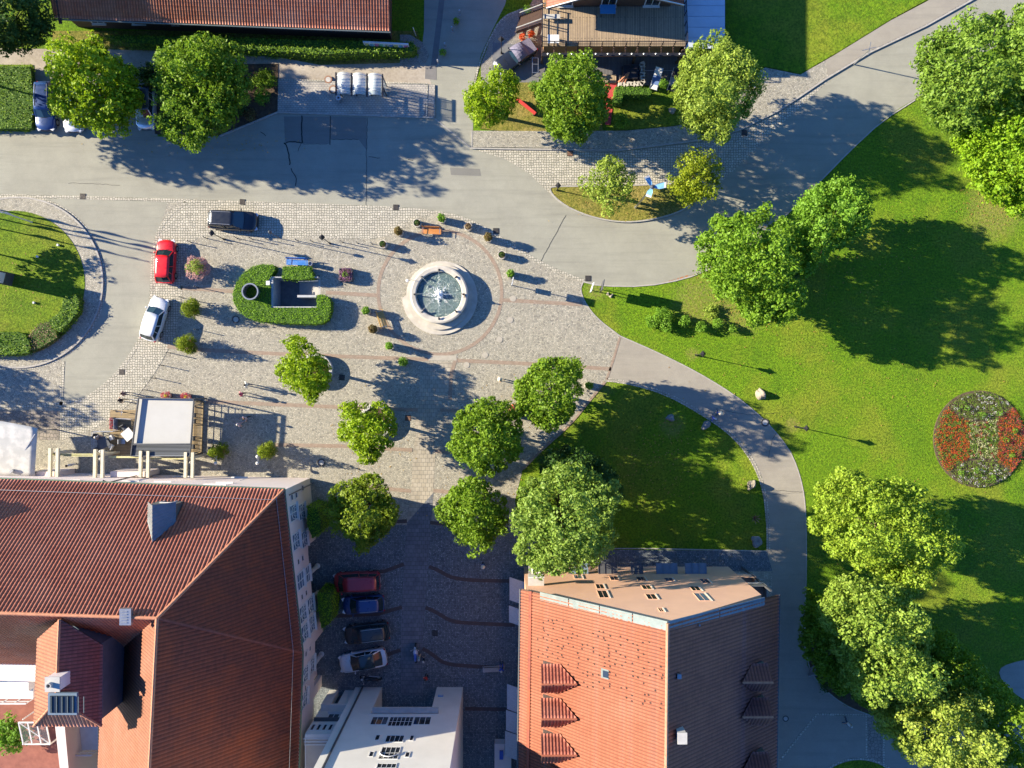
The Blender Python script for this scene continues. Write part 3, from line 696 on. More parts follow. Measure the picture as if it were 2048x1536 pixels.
# ---------------------------------------------------------------- builder: people
SKIN = mat('skin', (.45, .27, .19), (.4, .23, .16), 20, .6)
def cloth(name, c): return mat(name, c, tuple(x*.75 for x in c), 9, .85, .3, 30)
C_WHITE = cloth('white_cloth', (.7, .7, .68)); C_PINK = cloth('pink_cloth', (.55, .08, .2)); C_BLK = cloth('black_cloth', (.02, .02, .03))
C_BLUE = cloth('blue_cloth', (.06, .1, .4)); C_JEAN = cloth('denim', (.05, .08, .16)); C_LP = cloth('pale_pink_cloth', (.6, .42, .42)); C_BRN = cloth('brown_cloth', (.2, .12, .12))
C_RED = cloth('red_cloth', (.45, .04, .03)); C_BEI = cloth('beige_cloth', (.5, .42, .3)); C_GRY = cloth('grey_cloth', (.2, .2, .23))
HAIRD = mat('dark_hair', (.02, .013, .01), (.04, .025, .02), 30, .6); HAIRL = mat('grey_hair', (.5, .48, .44), (.4, .38, .35), 30, .6); HAIRB = mat('brown_hair', (.1, .05, .025), (.07, .035, .02), 30, .6); HAIRW = mat('straw_hat', (.68, .6, .45), (.6, .52, .38), 30, .8)
def person(label, loc, ang, pose='stand', shirt=C_WHITE, legs=C_JEAN, hair=HAIRB, h=1.72, group='people on the square', sleeves=False, hat=False, skirt=False, arm_fwd=.0, z=0):
    s = h/1.75; J = {}; E = []; rad = {}
    def j(n, x, y, z_, r, par=None): J[n] = (x*s, y*s, z_*s); rad[n] = r*s; (E.append((par, n)) if par else None)
    st = {'walk': .24, 'stand': .03, 'sit': 0}[pose]; hz = .95 if pose != 'sit' else .52
    j('pelvis', 0, 0, hz, .135); j('waist', .0, 0, hz+.14, .125, 'pelvis'); j('chest', .01, 0, hz+.34, .15, 'waist'); j('neckb', 0, 0, hz+.5, .075, 'chest')
    j('neck', .01, 0, hz+.57, .052, 'neckb'); j('jaw', .03, 0, hz+.64, .07, 'neck'); j('head', .015, 0, hz+.71, .098, 'jaw'); j('crown', 0, 0, hz+.78, .07, 'head')
    for sg, sd_ in ((1, 'l'), (-1, 'r')):
        f = st*sg
        if pose == 'sit':
            j('hip'+sd_, .04, .1*sg, hz, .1, 'pelvis'); j('knee'+sd_, .45, .12*sg, hz, .065, 'hip'+sd_); j('ank'+sd_, .46, .12*sg, .09, .045, 'knee'+sd_); j('toe'+sd_, .62, .13*sg, .04, .035, 'ank'+sd_)
        else:
            j('hip'+sd_, 0, .09*sg, hz-.06, .105, 'pelvis'); j('knee'+sd_, f*.6+.04*abs(f)*4, .1*sg, .5, .07, 'hip'+sd_); j('calf'+sd_, f*.8-.02, .1*sg, .34, .06, 'knee'+sd_)
            j('ank'+sd_, f*1.15-.03, .1*sg, .09, .042, 'calf'+sd_); j('toe'+sd_, f*1.15+.13, .12*sg, .04, .035, 'ank'+sd_)
        j('sho'+sd_, 0, .185*sg, hz+.46, .062, 'chest')
        af = -f*.9+arm_fwd+(.12 if pose == 'sit' else 0)
        j('elb'+sd_, af*.5-.02, .25*sg, hz+.19, .044, 'sho'+sd_)
        wz = hz-.03+abs(arm_fwd)*.4+(.14 if pose == 'sit' else 0); wx = af*1.0+.08+(.15 if pose == 'sit' else 0)
        j('wri'+sd_, wx, .25*sg, wz, .03, 'elb'+sd_); j('palm'+sd_, wx+.02, .25*sg, wz-.07, .036, 'wri'+sd_)
        j('thu'+sd_, wx+.06, .22*sg, wz-.09, .012, 'palm'+sd_)
        for q, (dx, ln) in enumerate(((.035, .072), (.012, .085), (-.012, .08), (-.034, .062))):
            j('fa%d%s' % (q, sd_), wx+.02+dx, .25*sg, wz-.105, .011, 'palm'+sd_); j('fb%d%s' % (q, sd_), wx+.03+dx, .243*sg, wz-.105-ln, .009, 'fa%d%s' % (q, sd_))
    names = list(J); me = bpy.data.meshes.new('body'); me.from_pydata([J[n] for n in names], [(names.index(a), names.index(b)) for a, b in E], [])
    o = bpy.data.objects.new('body', me); link(o); o.modifiers.new('s', 'SKIN'); sv = me.skin_vertices[0].data
    for i, n in enumerate(names): sv[i].radius = (rad[n], rad[n]); sv[i].use_root = (n == 'pelvis')
    ss = o.modifiers.new('u', 'SUBSURF'); ss.levels = 1; ss.render_levels = 1
    dg = bpy.context.evaluated_depsgraph_get(); nm = bpy.data.meshes.new_from_object(o.evaluated_get(dg)); bpy.data.objects.remove(o)
    for m_ in (SKIN, shirt, legs, M_BLACK): nm.materials.append(m_)
    for p in nm.polygons:
        c = p.center/s; k = 0
        arm = abs(c.y) > .2 and c.z > hz-.3
        if pose == 'sit' and c.x > .2 and not arm: arm = False
        if c.z > hz+.53: k = 0
        elif arm: k = 1 if (sleeves or c.z > hz+.3) else 0
        elif c.z > hz+.02: k = 1
        elif c.z > .1: k = 2
        else: k = 3
        p.material_index = k; p.use_smooth = True
    nm.name = 'body'; e = empty('person', (loc[0], loc[1], z), ang, label, 'person', group)
    b = bpy.data.objects.new('body', nm); link(b); b.parent = e
    m = MB(); hc = (hz+.73)*s
    if hat: m.lathe([(.21*s, -.01), (.2*s, .01), (.11*s, .02), (.1*s, .1), (.05*s, .13), (0, .135)], 0, 0, hc+.03, 16); m.build('hat', hair, e, local=True, smooth=True)
    else: m.lathe([(.098*s, -.09), (.112*s, -.03), (.112*s, .04), (.085*s, .095), (0, .118)], -.018*s, 0, hc, 12); m.build('hair', hair, e, local=True, smooth=True)
    # face: eyes and nose
    m = MB(); m.lathe([(0, -.02), (.014, -.01), (.006, .02), (0, .025)], .115*s, 0, (hz+.69)*s, 6); m.build('nose', SKIN, e, local=True)
    for sg in (-1, 1):
        m = MB(); m.lathe([(0, -.01), (.01, 0), (0, .01)], .1*s, sg*.033*s, (hz+.715)*s, 6); m.build('eye', M_BLACK, e, local=True)
    if skirt: m = MB(); m.lathe([(.30*s, .55*s), (.22*s, .8*s), (.14*s, 1.02*s)], 0, 0, 0, 16); m.build('skirt', legs, e, local=True, smooth=True)
    return e
# ================================================================ THE GROUND
gr = MB(); gr.poly([(-260, -260), (260, -260), (260, 260), (-260, 260)], None, 0.0, PIT); tag(gr.build('lawn', M_GRASS), kind='structure')
S_ = [(-300, 392), (-300, 262), (0, 262), (60, 264), (240, 268), (360, 276), (440, 272), (556, 226), (700, 231), (870, 236), (944, 297), (1000, 298), (1240, 303), (1400, 283), (1480, 262),
      (1560, 222), (1650, 160), (1740, 107), (1850, 55), (1955, -5), (2060, -60), (2300, -180), (2350, -120), (2150, 0), (2048, 62), (1960, 110), (1900, 150), (1850, 186), (1800, 216), (1765, 240),
      (1700, 300), (1640, 362), (1590, 412), (1530, 470), (1470, 515), (1420, 537), (1370, 557), (1290, 572), (1200, 571), (1165, 562), (1110, 541), (1050, 510), (990, 470), (940, 441), (880, 426), (790, 417), (480, 406), (160, 396)]
ground('road', S_, .010, M_ASPH)
ground('side_street', [(840, 130), (848, 60), (850, -200), (1060, -200), (1010, 10), (985, 60), (962, 110), (948, 160), (945, 300), (868, 237), (850, 190)], .014, M_ASPH)
ground('ring_street', [(-300, 380), (160, 390), (372, 404), (340, 428), (318, 460), (307, 500), (304, 560), (302, 620), (280, 682), (245, 736), (200, 780), (150, 809), (121, 817), (-40, 750), (-300, 700)], .014, M_ASPH)
ground('parking_bay', [(60, 130), (315, 130), (315, 272), (60, 268)], .018, M_ASPH)
# paving of the square
ground('square_paving', [(335, 405), (480, 406), (790, 417), (880, 426), (940, 441), (990, 470), (1050, 510), (1110, 541), (1167, 563), (1160, 578), (1168, 602), (1192, 636), (1240, 672), (1215, 762), (1180, 800),
       (1140, 850), (1085, 900), (1045, 940), (1030, 1000), (1040, 1098), (1535, 1102), (1545, 1140), (1540, 1800), (-300, 1800), (-300, 800), (121, 817), (150, 809), (200, 780), (245, 736), (280, 682), (302, 620), (304, 560), (307, 500), (318, 460)], .018, M_SMALL, hole=PIT)
ground('courtyard_paving', [(610, 1046), (814, 1050), (860, 1050), (1060, 1056), (1080, 1100), (1100, 1560), (600, 1560)], .024, M_SMALLG)  # darker sheet of paving, its colour carries the shade of the yard
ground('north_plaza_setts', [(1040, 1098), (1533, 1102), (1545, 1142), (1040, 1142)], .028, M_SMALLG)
lg = [(372, 405), (480, 406), (790, 417), (882, 426), (850, 432), (820, 445), (785, 468), (748, 478), (560, 474), (430, 470), (395, 476), (372, 500), (362, 540), (362, 600), (352, 660), (330, 712), (296, 765), (255, 812), (205, 850), (150, 874), (121, 880), (121, 817),
      (150, 809), (200, 780), (245, 736), (280, 682), (302, 620), (304, 560), (307, 500), (318, 460), (340, 428)]
ground('parking_setts', lg, .026, M_LARGE)
ground('setts_west', [(-200, 735), (70, 737), (123, 716), (126, 735), (123, 819), (-200, 819)], .022, M_SMALL)
ground('flagstones_west', [(-200, 819), (120, 822), (119, 880), (-200, 880)], .028, M_RUBBLE)
# rows of setts along the gutters
for nm_, pth, wd in (('gutter_setts', [(-20, 391), (160, 395), (480, 405), (790, 416), (880, 425), (940, 440), (990, 469), (1050, 509), (1110, 540), (1167, 562)], .3),
                     ('gutter_setts', [(372, 405), (340, 428), (318, 460), (307, 500), (304, 560), (302, 620), (280, 682), (245, 736), (200, 780), (150, 809), (-100, 818)], .34),
                     ('gutter_setts', [(127, 722), (122, 818)], .3), ('gutter_setts', [(385, 480), (364, 540), (363, 600), (352, 662), (330, 712), (296, 765), (255, 812), (205, 850), (121, 880)], .12)):
    strip(nm_, pth, wd, .034, M_LARGE, k=2 if len(pth) > 2 else 0)
# round traffic island at the left
ic = (36, 565)
ground('island_pavement', arc(ic[0], ic[1], 170, 0, 360, 72)[:-1], .12, M_SMALL, 0)
strip('island_kerb', arc(ic[0], ic[1], 170, 0, 360, 72)[:-1], .16, .14, M_KERB, 0, closed=True)
strip('gutter_setts', arc(ic[0], ic[1], 174, 0, 360, 72)[:-1], .22, .03, M_LARGE, closed=True)
ground('island_lawn', [(30+141*math.cos(R(a))*(1 if math.cos(R(a)) > 0 else 1), 567+145*math.sin(R(a))) for a in range(0, 360, 5)], .15, M_GRASS2, 0)
# top: bus stop, walk, beds
ground('gravel_walk', [(-300, 96), (560, 100), (640, 112), (850, 128), (870, 190), (560, 160), (250, 152), (-300, 150)], .02, M_GRAVEL)
ground('bus_stop_platform', [(557, 158), (650, 163), (870, 170), (870, 234), (700, 229), (556, 223)], .13, M_SLABS, 0)
strip('kerb', [(440, 273), (556, 225), (700, 230), (868, 236)], .14, .15, M_KERB, 0)
strip('kerb', [(868, 236), (900, 262), (943, 297)], .12, .03, M_KERB, 0)
strip('gutter_setts', [(557, 160), (650, 163)], .15, .16, M_LARGE); strip('gutter_setts', [(770, 166), (856, 169), (853, 235)], .15, .16, M_LARGE)
ground('planting_bed', [(310, 130), (557, 128), (557, 222), (440, 272), (310, 268)], .06, M_SOIL, 0)
ground('planting_bed', [(-200, 130), (66, 130), (70, 258), (60, 262), (-200, 262)], .1, M_GRASS2, 0)
ground('hedge_verge', [(105, 62), (835, 62), (850, 125), (640, 130), (520, 108), (250, 100), (105, 96)], .04, M_GRASS3, 0)
ground('stone_bed', [(820, 70), (845, 85), (858, 110), (850, 128), (800, 132), (800, 70)], .07, M_PEBBLE, 0)
ground('drain_strip', [(893, -120), (903, -120), (874, 130), (862, 130)], .026, M_PATCH)
ground('asphalt_repair', [(851, 131), (873, 133), (873, 160), (850, 158)], .024, M_PATCH)
ground('asphalt_repair', [(850, 207), (868, 209), (868, 236), (849, 234)], .135, M_PATCH, .05)
# top right
ground('cafe_gravel', [(1060, 10), (1035, 22), (1010, 32), (992, 50), (975, 95), (962, 128), (962, 200), (1040, 170), (1100, 170), (1100, -60)], .03, M_PEBBLE)
strip('gutter_setts', [(1080, 5), (1035, 22), (1006, 34), (985, 66), (965, 110), (952, 150), (946, 190)], .16, .04, M_LARGE, k=2)
ground('cafe_yard', [(985, 85), (1080, 92), (1080, 168), (1030, 168), (985, 140)], .036, mat('yard_paving', (.12, .125, .13), (.16, .16, .16), 2, .85, world=True))
ground('pavement', [(944, 262), (1100, 263), (1250, 262), (1340, 254), (1440, 240), (1540, 182), (1600, 150), (1680, 104), (1780, 42), (1850, 5), (1900, -25), (1955, -8), (1850, 52), (1740, 104), (1650, 158), (1560, 219), (1480, 259), (1400, 280), (1240, 299), (1000, 295), (944, 295)], .11, M_SMALL, 0)
ground('pavement_asphalt', [(1650, 122), (1780, 42), (1850, 5), (1900, -25), (1957, -10), (1850, 50), (1740, 102), (1655, 153)], .118, M_ASPH2)
strip('kerb', [(944, 263), (944, 297), (1000, 298), (1240, 301), (1400, 281), (1480, 260), (1560, 220), (1650, 159), (1740, 105), (1850, 53), (1957, -7)], .15, .13, M_KERB, 0)
ground('setts_by_kerb', [(948, 299), (1000, 300), (1240, 304), (1400, 285), (1480, 264), (1560, 223), (1662, 157), (1600, 215), (1540, 268), (1490, 320), (1440, 366), (1380, 372), (1110, 380), (1098, 386), (1060, 348), (1010, 318)], .018, M_LARGE)
ground('pavement_east', [(1440, 238), (1500, 150), (1530, 136), (1600, 150), (1540, 184)], .112, M_SMALL, 0)
ground('garden_lawn', [(1010, 165), (1205, 168), (1205, 262), (1100, 263), (1000, 262), (960, 258)], .1, M_GRASS3, 0)
ground('garden_lawn', [(1222, 168), (1400, 172), (1450, 236), (1340, 253), (1250, 261), (1222, 261)], .1, M_GRASS2, 0)
ground('grass_bank', [(1450, -200), (2100, -200), (1950, -40), (1850, 2), (1780, 40), (1680, 102), (1600, 148), (1530, 134), (1450, 128)], .09, M_GRASS, 0)
# planted island with kerb
isl = [(1097, 376), (1112, 373), (1200, 373), (1300, 370), (1380, 366), (1400, 372), (1392, 402), (1360, 424), (1310, 439), (1250, 446), (1190, 437), (1140, 418), (1108, 395)]
ground('island_bed', isl, .12, M_GRASS3, 0, k=2)
strip('island_kerb', isl, .13, .15, M_KERB, 0, k=2, closed=True)
strip('kerb', [(1165, 563), (1200, 572), (1290, 573), (1370, 558), (1420, 538), (1480, 512), (1530, 471), (1590, 413), (1640, 363), (1700, 301), (1765, 241), (1830, 200)], .12, .05, M_KERB, 0, k=1)
# leaf litter drift along the kerb
M_LITTER = mat('dry_leaf_litter', (.3, .13, .06), (.21, .2, .17), 5, .95, world=True, lo=.45, hi=.55)
ground('leaf_litter', [(1290, 571), (1330, 566), (1380, 553), (1392, 548), (1372, 551), (1320, 566.5), (1292, 569.5)], .017, M_LITTER); ground('leaf_litter', [(1594, 402), (1620, 373), (1626, 374), (1600, 406)], .017, M_LITTER)
# park path
pth = [(1240, 672), (1320, 707), (1400, 747), (1480, 797), (1540, 850), (1582, 903), (1603, 960), (1612, 1020), (1613, 1150), (1608, 1250), (1614, 1330), (1640, 1372), (1690, 1412), (1740, 1430), (1860, 1434), (2100, 1450), (2200, 1800), (1500, 1800), (1540, 1536), (1545, 1140), (1533, 1100),
       (1533, 1050), (1525, 975), (1500, 915), (1460, 868), (1400, 826), (1330, 788), (1260, 768), (1214, 762)]
ground('park_path', pth, .02, M_ASPH2)
strip('path_edging', [(1240, 672), (1320, 707), (1400, 747), (1480, 797), (1540, 850), (1582, 903), (1603, 960), (1612, 1020), (1613, 1150), (1608, 1250), (1614, 1330), (1640, 1372), (1690, 1412), (1740, 1430)], .1, .035, M_KERB, 0, k=2)
strip('path_edging', [(1167, 563), (1160, 578), (1168, 602), (1192, 636), (1240, 672)], .1, .035, M_KERB, 0, k=2)
for off in (0, 5): strip('path_edging', [(1214, 762-off), (1260, 768-off), (1330+off*.3, 788-off), (1400+off*.4, 827-off), (1460+off*.6, 868-off*.8), (1500+off, 915-off*.5), (1526+off, 975), (1534+off, 1050), (1534+off, 1102)], .1, .034, M_LARGE, 0, k=2)
strip('path_edging', [(1042, 1097), (1300, 1097), (1533, 1102)], .1, .04, M_KERB, 0)
for p_ in ([(1560, 1520), (1634, 1428), (1745, 1431)], [(1733, 1432), (1734, 1600)], [(1768, 1434), (1767, 1600)]): strip('path_edging', p_, .2, .034, M_LARGE, 0)
ground('gravel_walk', [(1735, 1432), (1767, 1434), (1766, 1620), (1736, 1620)], .026, M_RUBBLE)
ground('grass_circle', arc(1718, 1620, 100, 0, 360, 40)[:-1], .05, M_GRASS, 0); strip('path_edging', arc(1718, 1620, 103, 0, 360, 48)[:-1], .2, .04, M_LARGE, 0, closed=True)
ground('mulch_bed', [(1614, 1270), (1616, 1330), (1642, 1372), (1692, 1411), (1742, 1429), (1800, 1432), (1815, 1400), (1780, 1370), (1730, 1365), (1680, 1330), (1650, 1290)], .03, M_SOIL, 0, k=2)
ground('gravel_patch', [(1985, 1345), (2030, 1320), (2200, 1300), (2300, 1380), (2200, 1440), (2060, 1415)], .03, M_ASPH2, 0, k=2)
# brick bands, slab axis, ring round the fountain
FC = (880, 590)
strip('brick_band', arc(FC[0], FC[1]-5, 123.5, 0, 360, 96)[:-1], .33, .030, M_BRICK, closed=True)
bands = [[(362, 576), (472, 583)], [(652, 585), (757, 591)], [(1003, 600), (1165, 609)], [(335, 693), (400, 700), (565, 708), (715, 714), (858, 719)], [(915, 721), (1070, 728), (1222, 738)],
         [(412, 803), (560, 809), (700, 815), (836, 820)], [(880, 820), (930, 822)], [(522, 889), (680, 892), (825, 900)], [(869, 902), (912, 905)], [(740, 974), (822, 982)], [(867, 981), (910, 985)], [(640, 1037), (760, 1045), (814, 1042)], [(860, 1045), (910, 1050)],
         [(720, 1148), (770, 1142), (808, 1128)], [(858, 1133), (876, 1140), (905, 1157), (960, 1161), (1025, 1162)], [(665, 1232), (755, 1228), (804, 1214)], [(851, 1215), (873, 1224), (903, 1244), (960, 1247), (1030, 1250)],
         [(765, 1312), (801, 1300)], [(845, 1297), (862, 1306), (888, 1328), (940, 1332), (1000, 1336)], [(930, 1417), (1040, 1419)], [(1240, 674), (1228, 715), (1213, 760)], [(1210, 764), (1180, 800), (1140, 850), (1085, 898), (1046, 938)], [(912, 716), (902, 750), (900, 800)]]
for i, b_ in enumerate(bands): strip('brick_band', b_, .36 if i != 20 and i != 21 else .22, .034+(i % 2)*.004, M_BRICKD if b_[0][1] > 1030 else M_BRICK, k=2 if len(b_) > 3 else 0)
ax = [(856, 722), (912, 724), (906, 760), (872, 830), (866, 870), (871, 905), (867, 985), (862, 1050), (856, 1135), (850, 1215), (845, 1300), (846, 1390), (802, 1390), (801, 1300), (804, 1215), (808, 1130), (814, 1045), (822, 985), (826, 905), (832, 870), (828, 830), (842, 770)]
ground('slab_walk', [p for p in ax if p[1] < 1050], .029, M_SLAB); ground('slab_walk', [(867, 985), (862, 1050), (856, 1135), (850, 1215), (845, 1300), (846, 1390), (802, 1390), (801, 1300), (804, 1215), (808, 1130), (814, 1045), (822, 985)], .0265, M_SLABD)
M_OVER = asphalt('asphalt_overlay', (.165, .162, .145), (.2, .195, .17), (.14, .135, .12), 0)
for p_ in ([(568, 233), (660, 233), (660, 288), (604, 287), (570, 284)], [(662, 233), (733, 235), (733, 300), (717, 279), (661, 279)], [(900, 335), (960, 338), (962, 352), (902, 350)]): ground('asphalt_overlay', p_, .0155, M_OVER)
# tar seams and cracks in the road
for p_, w_ in (([(604, 232), (604, 285), (605, 286)], .16), ([(661, 232), (660, 290)], .1), ([(735, 235), (733, 300), (733, 372)], .05), ([(605, 287), (590, 284), (578, 283), (570, 287)], .1), ([(568, 285), (575, 296), (578, 310), (580, 322), (579, 330)], .12), ([(582, 336), (588, 348), (593, 358), (591, 372)], .1),
               ([(603, 287), (596, 303)], .05), ([(662, 279), (717, 279)], .05), ([(605, 288), (655, 288)], .02), ([(737, 314), (760, 316)], .05), ([(136, 366), (185, 367), (240, 371)], .035), ([(522, 263), (532, 272)], .05), ([(1132, 430), (1105, 480), (1080, 525)], .04),
               ([(733, 372), (732, 410)], .03), ([(816, 319), (826, 321)], .06), ([(1450, 822), (1500, 830), (1560, 826)], .03), ([(1545, 980), (1610, 984)], .03), ([(1560, 850), (1545, 880), (1536, 916)], .03), ([(1536, 990), (1613, 984)], .02)):
    if len(p_) > 2 or w_ < .06:
        q_ = []
        for a_, b_ in zip(p_[:-1], p_[1:]):
            n_ = max(2, int(math.hypot(b_[0]-a_[0], b_[1]-a_[1])/5))
            for i_ in range(n_): q_.append((a_[0]+(b_[0]-a_[0])*i_/n_+rnd.uniform(-.9, .9), a_[1]+(b_[1]-a_[1])*i_/n_+rnd.uniform(-.9, .9)))
        p_ = q_+[p_[-1]]
    strip('road_crack', p_, w_*rnd.uniform(.7, 1.1), .0225 if p_[0][0] < 1300 else .026, M_CRACK, 0.0)
# drains, manholes, floor lights
m_drain = mat('cast_iron', (.06, .055, .055), (.1, .09, .08), 12, .6, .4, 60, metal=.5); m_rust = mat('rusty_iron', (.2, .1, .06), (.28, .16, .1), 8, .8)
DL = ['square drain grate at the north tip of the traffic island', 'square drain grate in the gutter above the black estate car', 'square drain grate in the gutter above the planters north of the fountain', 'square drain grate beside the tip of the park lawn', 'square drain grate in the kerb gutter by the brown shrub planter', 'drain grate on the curved gutter above the terrace', 'rusty drain grate in the large setts below the cafe pavement', 'drain grate in the shade of the small western plaza tree', 'rusty square grate beside the middle plaza tree', 'drain grate under the pale cafe corner tree', 'small drain grate in the shaded courtyard']
for i_, (x, y, z_) in enumerate(((166, 393, .035), (485, 404, .035), (792, 415, .035), (1176, 557, .035), (992, 462, .035), (244, 744, .035), (1140, 307, .04), (684, 755, .035), (816, 836, .035), (1489, 266, .04), (870, 1266, .04))):
    e = empty('storm_drain', G(x, y, z_), R(rnd.uniform(-4, 4)), DL[i_], 'drain', 'square drain grates')
    m = MB(); m.box(0, 0, 0, .55, .55, .02); m.build('frame', M_CRACK, e, local=True); m = MB()
    for k in range(6): m.box(-.21+k*.084, 0, .014, .045, .46, .012)
    m.build('grate', m_rust if (x, y) in ((816, 836), (1140, 307)) else m_drain, e, local=True)
ML = ['manhole cover in the conifer shadow below the clipped hedge', 'manhole cover in front of the hotel corner', 'manhole cover ring in the asphalt of the park path', 'tiny manhole in the road bend near the planters', 'rusty manhole ring left of the bus shelter, upper one', 'rusty manhole ring partly under the bus shelter roof', 'pale manhole cover beside the salmon house on the lower path']
for i_, (x, y, z_, r_, c_) in enumerate(((472, 639, .04, .38, m_drain), (643, 925, .04, .38, m_drain), (1530, 845, .04, .38, m_drain), (1054, 503, .04, .15, m_drain), (657, 160, .14, .38, m_rust), (667, 180, .15, .42, m_rust), (1571, 1437, .04, .3, m_drain))):
    e = empty('manhole', G(x, y, z_), 0, ML[i_], 'manhole', 'round manhole covers')
    m = MB(); m.lathe([(r_*.68, 0), (r_*.68, .012), (r_, .012), (r_, 0)], 0, 0, 0, 28); m.build('ring', c_, e, local=True)
    m = MB(); m.lathe([(r_*.66, -.004), (r_*.66, .008), (0, .008)], 0, 0, 0, 24); m.build('cover', M_CONC, e, local=True)
M_DISC = mat('worn_pale_stone', (.36, .33, .27), (.3, .275, .23), 3, .8, .2, 25)
OR = ['first', 'second', 'third', 'fourth', 'fifth', 'sixth', 'seventh', 'eighth', 'ninth', 'tenth']
for i_, (x, y) in enumerate(((1026, 597), (1020, 640), (999, 679), (970, 710), (933, 730))):
    e = empty('stone_disc', G(x, y, .034), 0, None); m = MB(); m.lathe([(.30, 0), (.30, .014), (0, .016)], 0, 0, 0, 28); m.build('slab', M_DISC, e, local=True)
    tag(e, OR[i_]+' round pale stone disc counted from the signpost east of the fountain', 'floor disc', 'row of pale discs in an arc by the fountain')
e = empty('paving_slab', G(885, 716, .03), 0, 'pale rectangular stone threshold slab below the fountain ring', 'slab'); m = MB(); m.box(0, 0, .006, 2.75, .5, .014); m.build('slab', M_DISC, e, local=True)
# ================================================================ BUILDINGS
# ---- hotel at the lower left
HE, HR = 8.4, 18.5
hotel = empty('hotel', P(450, 1240, 0), 0, 'large pink hotel with red tiled hipped roof and turret wing', 'building')
A, B, Cc, D = P(-120, 955, HE), P(567, 980, HE), P(603, 1305, HE), P(592, 1640, HE)
R0, R1, R2 = P(-120, 1222, HR), P(315, 1236, HR), P(294, 1640, HR)
V, WE, SE = P(205, 1328, HE), P(192, 1640, HE), P(-120, 1326, HE)
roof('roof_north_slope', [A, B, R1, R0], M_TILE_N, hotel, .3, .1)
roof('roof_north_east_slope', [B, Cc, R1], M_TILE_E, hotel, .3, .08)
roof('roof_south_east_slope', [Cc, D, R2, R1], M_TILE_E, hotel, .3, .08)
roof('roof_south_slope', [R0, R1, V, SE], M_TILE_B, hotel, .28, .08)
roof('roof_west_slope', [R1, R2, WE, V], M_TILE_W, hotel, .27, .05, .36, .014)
m = MB()
for a, b in ((R0, R1), (R1, B), (R1, R2)): ridge(m, a+Vector((0, 0, .06)), b+Vector((0, 0, .06)), .13)
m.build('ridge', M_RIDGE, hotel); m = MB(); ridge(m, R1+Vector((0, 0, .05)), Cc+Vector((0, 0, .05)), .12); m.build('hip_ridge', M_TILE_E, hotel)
m = MB(); m.tube([A+Vector((0, .1, -.05)), B+Vector((.08, .1, -.05)), Cc+Vector((.12, 0, -.05)), D+Vector((.12, 0, -.05))], .085, 8); m.build('gutter', mat('green_copper_gutter', (.08, .14, .1), (.12, .16, .1), 4, .5, metal=.4), hotel)
m = MB()
def inl(a, b, t): return a.lerp(b, t)
m.tube([inl(A, R0, .085)+Vector((0, 0, .25)), inl(B, R1, .085)+Vector((0, 0, .25))], .02, 5); m.tube([inl(B, R1, .06)+Vector((0, 0, .25)), inl(Cc, R1, .06)+Vector((0, 0, .25)), inl(D, R2, .06)+Vector((0, 0, .25))], .02, 5)
for i in range(30):
    p = inl(inl(A, R0, .085), inl(B, R1, .085), i/30); m.bar(p, p+Vector((0, 0, .27)), .025)
    p = inl(inl(B, R1, .06), inl(Cc, R1, .06), i/30); m.bar(p, p+Vector((0, 0, .27)), .025)
m.build('snow_guard', M_STEEL, hotel)
# walls (foot of the east front zigzags through arcades)
g = lambda x, y: G(x, y)
wl = [g(-120, 940), g(620, 956), g(637, 1075), g(652, 1245), g(640, 1640)]
m = MB()
def wz(a, b, z0, z1): wall(m, b, a, z0, z1, .35)
wz(wl[0], wl[1], .0, HE-.25)
eaves = [g(620, 957), g(630, 1060), g(647, 1240), g(636, 1640)]
for a, b in zip(eaves[:-1], eaves[1:]): wz(a, b, 3.1, HE-.25)
# ground floor piers carried by columns between them
def on(y):  # x of the east front at plan pixel y
    for a, b in ((957, 1060), (1060, 1240), (1240, 1640)):
        if a <= y <= b: xa = {957: 620, 1060: 630, 1240: 647}[a]; xb = {1060: 630, 1240: 647, 1640: 636}[b]; return xa+(xb-xa)*(y-a)/(b-a)
for y0, y1 in ((957, 1078), (1180, 1262), (1350, 1372)): wz(g(on(y0), y0), g(on(y1), y1), 0, 3.1)
wz(g(612, 1078), g(634, 1350), 0, 3.1)
m.build('wall', M_PINK, hotel)
m = MB(); m.slab([g(on(1078), 1078)+Vector((0, 0, 3.1)), g(on(1350), 1350)+Vector((0, 0, 3.1)), g(612, 1350)+Vector((0, 0, 3.1)), g(605, 1078)+Vector((0, 0, 3.1))], .15); m.build('arcade_ceiling', M_WHITEW, hotel)
for y in (1132, 1308):
    m = MB(); p = g(on(y)-2, y); m.lathe([(.27, 0), (.27, .12), (.2, .2), (.19, 2.85), (.26, 2.95), (.26, 3.1)], p.x, p.y, 0, 18); m.build('column', M_WHITE, hotel, smooth=False)
EN = (Vector((1, -.06, 0))).normalized(); ED = Vector((.06, 1, 0)).normalized()
for y, z_, w_, h_, arch in [(1003, 5.5, 1.5, 2.2, 1), (1055, 5.5, 1.5, 2.2, 1), (1128, 5.3, 1.5, 2.2, 0), (1187, 5.5, 1.5, 2.2, 1), (1222, 5.5, 1.5, 2.2, 1), (1300, 5.5, 1.5, 2.2, 1), (1345, 5.5, 1.5, 2.2, 1),
                            (1010, 2.9, 1.5, 2.0, 1), (1062, 3.0, 1.5, 1.9, 1), (1128, 3.3, 1.5, 1.7, 0), (1187, 3.0, 1.5, 2.0, 1), (1222, 3.2, 1.5, 1.9, 1), (1300, 3.3, 1.5, 1.9, 1)]:
    x = on(y); p = g(x, y); d_ = (g(on(y+6), y+6)-g(on(y-6), y-6)).normalized(); n_ = Vector((-d_.y, d_.x, 0)); n_ = n_ if n_.x > 0 else -n_
    window(hotel, p, d_, n_, w_, h_, z_, (1, 2), arch=bool(arch), glass=M_GLASSB)
